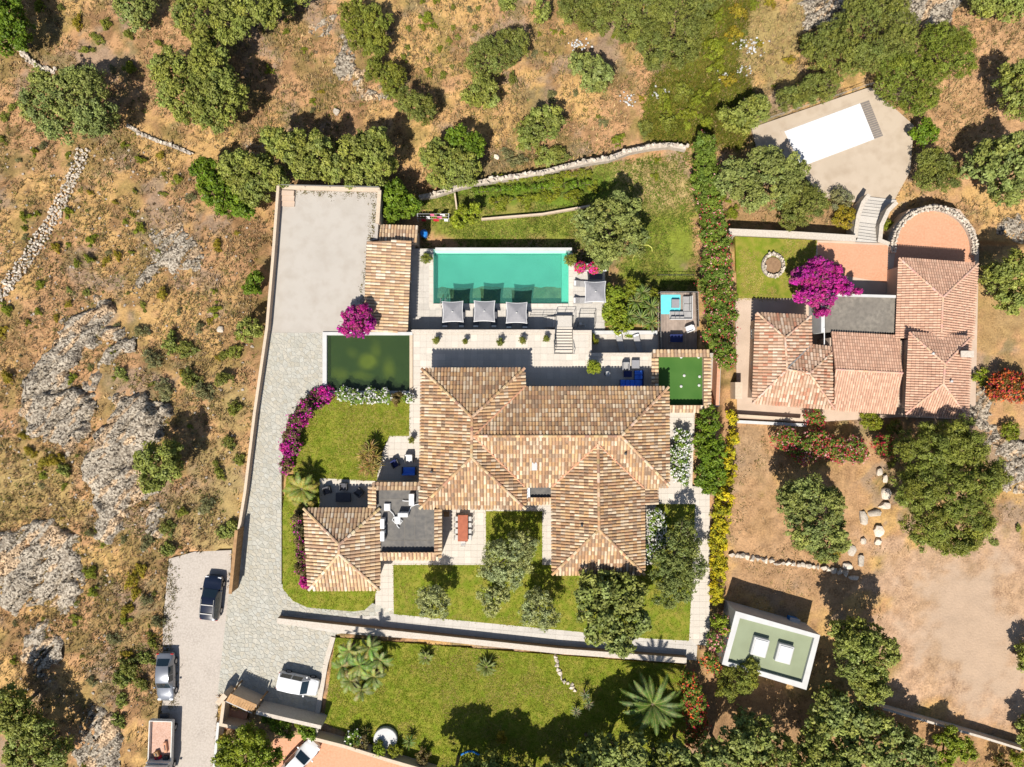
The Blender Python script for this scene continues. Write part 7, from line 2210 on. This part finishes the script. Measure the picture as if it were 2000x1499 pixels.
outcrop('grey stones at the neighbouring house corner bed', [(1895, 790), (1930, 740), (1945, 790), (1925, 815)], .3, 17)

# ---------------------------------------------------------------- grasses: nobody could count them
def tufts(n, box, cols, seed, mask, hgt=(.18, .42), spread=.16, name='dry_grass', label=None, nb=5):
    rng = np.random.default_rng(seed)
    px = rng.uniform(box[0], box[2], n); py = rng.uniform(box[1], box[3], n)
    z = np.zeros(n)
    for _ in range(3):
        s = MPP * (CAM_H - z) / CAM_H; x = (px - 1000) * s; y = (749.5 - py) * s; z = T_raw(x, y)
    k = mask(px, py, x, y)
    for poly, h in PLAT: k &= ~in_poly(x, y, poly)
    x, y, z = x[k], y[k], z[k]; n = len(x)
    z = z + (fbm(x * 1.3, y * 1.3, 5) - .5) * .16
    w = np.array(cols)[rng.integers(0, len(cols), n)] * rng.uniform(.75, 1.25, (n, 1))
    patch = fbm(x * .35, y * .35, 71)[:, None]; w = w * (.7 + .6 * patch)
    X = np.repeat(x, nb); Y = np.repeat(y, nb); Z = np.repeat(z, nb)
    a = rng.uniform(0, 6.28, n * nb); h = rng.uniform(*hgt, n * nb); o = rng.uniform(.3, 1.6, n * nb) * spread; wd = rng.uniform(.025, .06, n * nb)
    bx = X + rng.normal(size=n * nb) * spread * .6; by = Y + rng.normal(size=n * nb) * spread * .6
    V = np.empty((n * nb, 3, 3))
    V[:, 0] = np.stack([bx - np.sin(a) * wd, by + np.cos(a) * wd, Z - .05], 1); V[:, 1] = np.stack([bx + np.sin(a) * wd, by - np.cos(a) * wd, Z - .05], 1)
    V[:, 2] = np.stack([bx + np.cos(a) * o * 1.6, by + np.sin(a) * o * 1.6, Z + h], 1)
    C = np.repeat(np.repeat(w, nb, 0) * rng.uniform(.8, 1.2, (n * nb, 1)), 3, 0)
    me = mesh_np(name, V.reshape(-1, 3), np.arange(n * nb * 3).reshape(-1, 3), M['straw'], C)
    o_ = link(name, me); tag(o_, label, 'grass', kind='stuff')
    return o_


def m_wild(px, py, x, y):
    k = np.ones(len(px), bool)
    k &= ~((px > 800) & (px < 1355) & (py > 385 - (px - 800) * .18) & (py < 600))
    k &= ~((px > 500) & (px < 1400) & (py > 480))
    k &= ~((px > 1400) & (py > 440))
    k &= fbm(x * .3, y * .3, 81) + rng_soft(px) > .40
    return k


def rng_soft(px):
    return np.random.default_rng(5).uniform(-.12, .12, len(px))


tufts(95000, (-80, -60, 2080, 1560), [(.46, .31, .145), (.42, .27, .13), (.36, .24, .12), (.50, .36, .18), (.30, .21, .12), (.26, .21, .09), (.15, .11, .06), (.17, .15, .05)], 1, m_wild, label='dry straw-coloured wild grass covering the slopes')
tufts(9000, (-80, -60, 1500, 1560), [(.13, .14, .03), (.17, .16, .04), (.10, .12, .02)], 2, lambda px, py, x, y: m_wild(px, py, x, y) & (fbm(x * .25, y * .25, 91) > .52), name='green_weeds', label='sparse olive green weeds among the dry grass', hgt=(.15, .35), spread=.22)
tufts(6000, (1400, 830, 2080, 1560), [(.40, .27, .14), (.34, .22, .11), (.24, .19, .07), (.44, .31, .18)], 3, lambda px, py, x, y: ~((px > 1720) & (py > 1080) & (py < 1440)) & (fbm(x * .4, y * .4, 101) > .48), name='sparse_grass', label='sparse dry grass on the bare soil below the neighbouring house', hgt=(.08, .2), spread=.14)
tufts(9000, (1255, -20, 1470, 300), [(.13, .15, .02), (.17, .17, .025), (.10, .13, .015), (.20, .16, .03)], 4, lambda px, py, x, y: in_poly(px, py, ZONES[0][0]), name='green_undergrowth', label='green and yellow undergrowth beside the top thicket', hgt=(.2, .45), spread=.25)
tufts(12000, (820, 280, 1360, 570), [(.11, .16, .02), (.15, .18, .03), (.20, .18, .05), (.09, .14, .015)], 6, lambda px, py, x, y: (py > 395 - (px - 800) * .19) & (fbm(x * .4, y * .4, 111) > .38), name='garden_grass', label='patchy green grass of the garden below the pool', hgt=(.06, .2), spread=.16)
# white flower heads and pale stones scattered in the scrub
rng = np.random.default_rng(9)
m = MB()
for cxp_, cyp_, nn_ in ((1125, 90, 22), (1145, 85, 8), (1225, 198, 22), (1290, 188, 26), (1410, 145, 12), (1445, 90, 16), (1470, 100, 22), (1450, 140, 14), (1480, 85, 14)):
    for _ in range(nn_):
        p = PT(cxp_ + rng.normal() * 8, cyp_ + rng.normal() * 6); s = rng.uniform(.06, .15)
        me = STONES[rng.integers(0, 9)]
        m.add([(p.x + v.co.x * s * 2, p.y + v.co.y * s * 2, p.z + .2 + v.co.z * s) for v in me.vertices], [tuple(q.vertices) for q in me.polygons])
tag(m.build('white_pebbles', M['white']), 'scattered small white stones in the grass of the northern slope', 'stones', kind='stuff')
m = MB()
for k in range(900):
    px, py = rs.uniform(0, 560), rs.uniform(280, 1499)
    if not wild(px, py): continue
    p = PT(px, py); s = rs.uniform(.05, .17); me = rs.choice(STONES)
    m.add([(p.x + v.co.x * s * 2, p.y + v.co.y * s * 2, p.z + .05 + v.co.z * s) for v in me.vertices], [tuple(q.vertices) for q in me.polygons])
tag(m.build('field_stones', M['rubble']), 'small pale stones lying in the dry grass of the western slope', 'stones', kind='stuff')


def short_grass(name, label, spots, cols, seed, hgt=(.04, .1), spread=.08, nb=3):
    """blades at explicit (x, y, z) places"""
    rng = np.random.default_rng(seed); S = np.array(spots); n = len(S)
    X, Y, Z = (np.repeat(S[:, k], nb) for k in range(3)); m_ = n * nb
    a = rng.uniform(0, 6.28, m_); h = rng.uniform(*hgt, m_); o = rng.uniform(.3, 1.4, m_) * spread; wd = rng.uniform(.02, .045, m_)
    bx = X + rng.normal(size=m_) * spread; by = Y + rng.normal(size=m_) * spread
    V = np.empty((m_, 3, 3))
    V[:, 0] = np.stack([bx - np.sin(a) * wd, by + np.cos(a) * wd, Z], 1); V[:, 1] = np.stack([bx + np.sin(a) * wd, by - np.cos(a) * wd, Z], 1)
    V[:, 2] = np.stack([bx + np.cos(a) * o, by + np.sin(a) * o, Z + h], 1)
    C = np.array(cols)[rng.integers(0, len(cols), m_)] * rng.uniform(.75, 1.25, (m_, 1))
    return tag(link(name, mesh_np(name, V.reshape(-1, 3), np.arange(m_ * 3).reshape(-1, 3), M['straw'], np.repeat(C, 3, 0))), label, 'grass', kind='stuff')


def in_area(poly_px, z, n, seed, noise=None):
    rng = np.random.default_rng(seed); poly = np.array([W(a, b, z) for a, b in poly_px])
    x = rng.uniform(poly[:, 0].min(), poly[:, 0].max(), n); y = rng.uniform(poly[:, 1].min(), poly[:, 1].max(), n)
    k = in_poly(x, y, [tuple(p) for p in poly])
    if noise is not None: k &= fbm(x * .5, y * .5, seed) > noise
    return np.stack([x[k], y[k], np.full(k.sum(), z)], 1)


GR = [(.19, .24, .018), (.23, .27, .026), (.15, .20, .014), (.28, .27, .04)]
short_grass('lawn_grass', 'short mown blades on the lawns around the villa', np.concatenate([in_area(LAWN_NW, .03, 7000, 1), in_area(LAWN_ANNEX, .032, 5000, 2), in_area(LAWN_S, .034, 12000, 3), in_area(LAWN_BIG, .02, 34000, 4), in_area(LAWN_DINE, .036, 1500, 5)]), GR, 21)
short_grass('lawn_dry_patches', 'straw coloured dry spots in the mown lawns', np.concatenate([in_area(LAWN_NW, .03, 4000, 6, .56), in_area(LAWN_S, .034, 9000, 7, .58), in_area(LAWN_BIG, .02, 26000, 8, .56), in_area(NLAWN, ZN, 4000, 9, .55)]), [(.36, .28, .08), (.30, .25, .06), (.40, .32, .11)], 22, hgt=(.03, .08))
e1 = np.array([P(738 - 24 * t, 380 + 220 * t, .0) for t in np.random.default_rng(3).uniform(0, 1, 150)]); e1[:, 0] -= np.abs(np.random.default_rng(4).normal(size=150)) * .3
e2 = np.array([P(552 + 185 * t, 372 + 4 * t, .0) for t in np.random.default_rng(5).uniform(0, 1, 90)]); e2[:, 1] -= np.abs(np.random.default_rng(6).normal(size=90)) * .3
e3 = np.array([P(330 + 5 * math.sin(9 * t), 1095 + 290 * t, -.03) for t in np.random.default_rng(7).uniform(0, 1, 420)]); e3[:, 0] += np.random.default_rng(8).normal(size=420) * .35
short_grass('edge_weeds', 'brown and green weeds along the edges of the parking court and gravel road', np.concatenate([e1, e2, e3]), [(.16, .12, .05), (.12, .13, .03), (.22, .16, .07)], 23, hgt=(.05, .16), spread=.1, nb=5)


# low ground-hugging scrub that gives the slopes their mottled texture
rng = np.random.default_rng(55)
n = 5200
px = rng.uniform(-60, 1580, n); py = rng.uniform(-50, 1540, n); z = np.zeros(n)
for _ in range(3):
    q_ = MPP * (CAM_H - z) / CAM_H; x = (px - 1000) * q_; y = (749.5 - py) * q_; z = T_raw(x, y)
k = m_wild(px, py, x, y) & (fbm(x * .22 + 5, y * .22, 131) + rng.uniform(-.15, .15, n) > np.where(px < 540, .42, .52))
for poly, h in PLAT: k &= ~in_poly(x, y, poly)
x, y, z = x[k], y[k], z[k]; n = len(x); nl = 26
r_ = rng.uniform(.12, .42, n); pal = np.array([(.17, .15, .035), (.13, .13, .03), (.22, .17, .07), (.20, .15, .09), (.15, .10, .05), (.24, .18, .04), (.12, .14, .02), (.26, .20, .12)])
cc = pal[rng.integers(0, len(pal), n)] * rng.uniform(.75, 1.2, (n, 1))
d = unit(rng.normal(size=(n * nl, 3))); d[:, 2] = np.abs(d[:, 2])
ctr = np.repeat(np.stack([x, y, z], 1), nl, 0); rr_ = np.repeat(r_, nl)[:, None]
V, F, C = leaves(rng, ctr + d * rr_ * np.array([1.15, 1.0, .75]) * rng.uniform(.4, 1.0, (n * nl, 1)), unit(d + rng.normal(size=d.shape) * .5), rng.uniform(.10, .20, n * nl), rng.uniform(.05, .09, n * nl), np.repeat(cc, nl, 0) * rng.uniform(.8, 1.2, (n * nl, 1)))
tag(link('low_scrub', mesh_np('low_scrub', V, F, M['leaf'], C)), 'low mottled heath and dead scrub hugging the dry slopes', 'scrub', kind='stuff')
# vegetable rows below the dry stone wall
for k, (y0, y1, x0, x1, lab) in enumerate(((352, 338, 965, 1150, 'row of leafy green vegetables nearest the dry stone wall'), (372, 358, 930, 1150, 'middle row of leafy green vegetables in the garden'), (392, 380, 960, 1130, 'row of leafy green vegetables along the thin edging wall'))):
    m_n = int((x1 - x0) / 13)
    tree(lab, 'scrubgreen' if k != 1 else 'bright', [(x0 + (x1 - x0) * t / m_n + R.uniform(-3, 3), y0 + (y1 - y0) * t / m_n + R.uniform(-3, 3), R.uniform(6, 10)) for t in range(m_n + 1)], .7, name='vegetable_row', cat='vegetables', group='vegetable rows', trunk=.015, size=.8)

for k, (px, py, r, sty, lab) in enumerate(((1235, 560, 20, 'scrubgreen', 'green shrub under the northern yuccas'), (1260, 590, 18, 'bright', 'dark green shrub between the yuccas by the deck'), (1222, 580, 20, 'lime', 'lime shrub between bamboo and yuccas'), (1240, 610, 20, 'bright', 'leafy green shrub amid the yucca planting'), (1262, 622, 18, 'scrubgreen', 'green shrub at the deck corner planting'), (1225, 640, 16, 'lime', 'lime shrub above the white deck wall'), (1275, 575, 14, 'scrubgreen', 'low shrub against the lounge deck'))):
    tree(lab, sty, [(px, py, r), (px + 6, py + 8, r * .8)], 1.4, name='bush', cat='shrub', group='shrubs under the yuccas', trunk=.03, zg=ZD - .9)
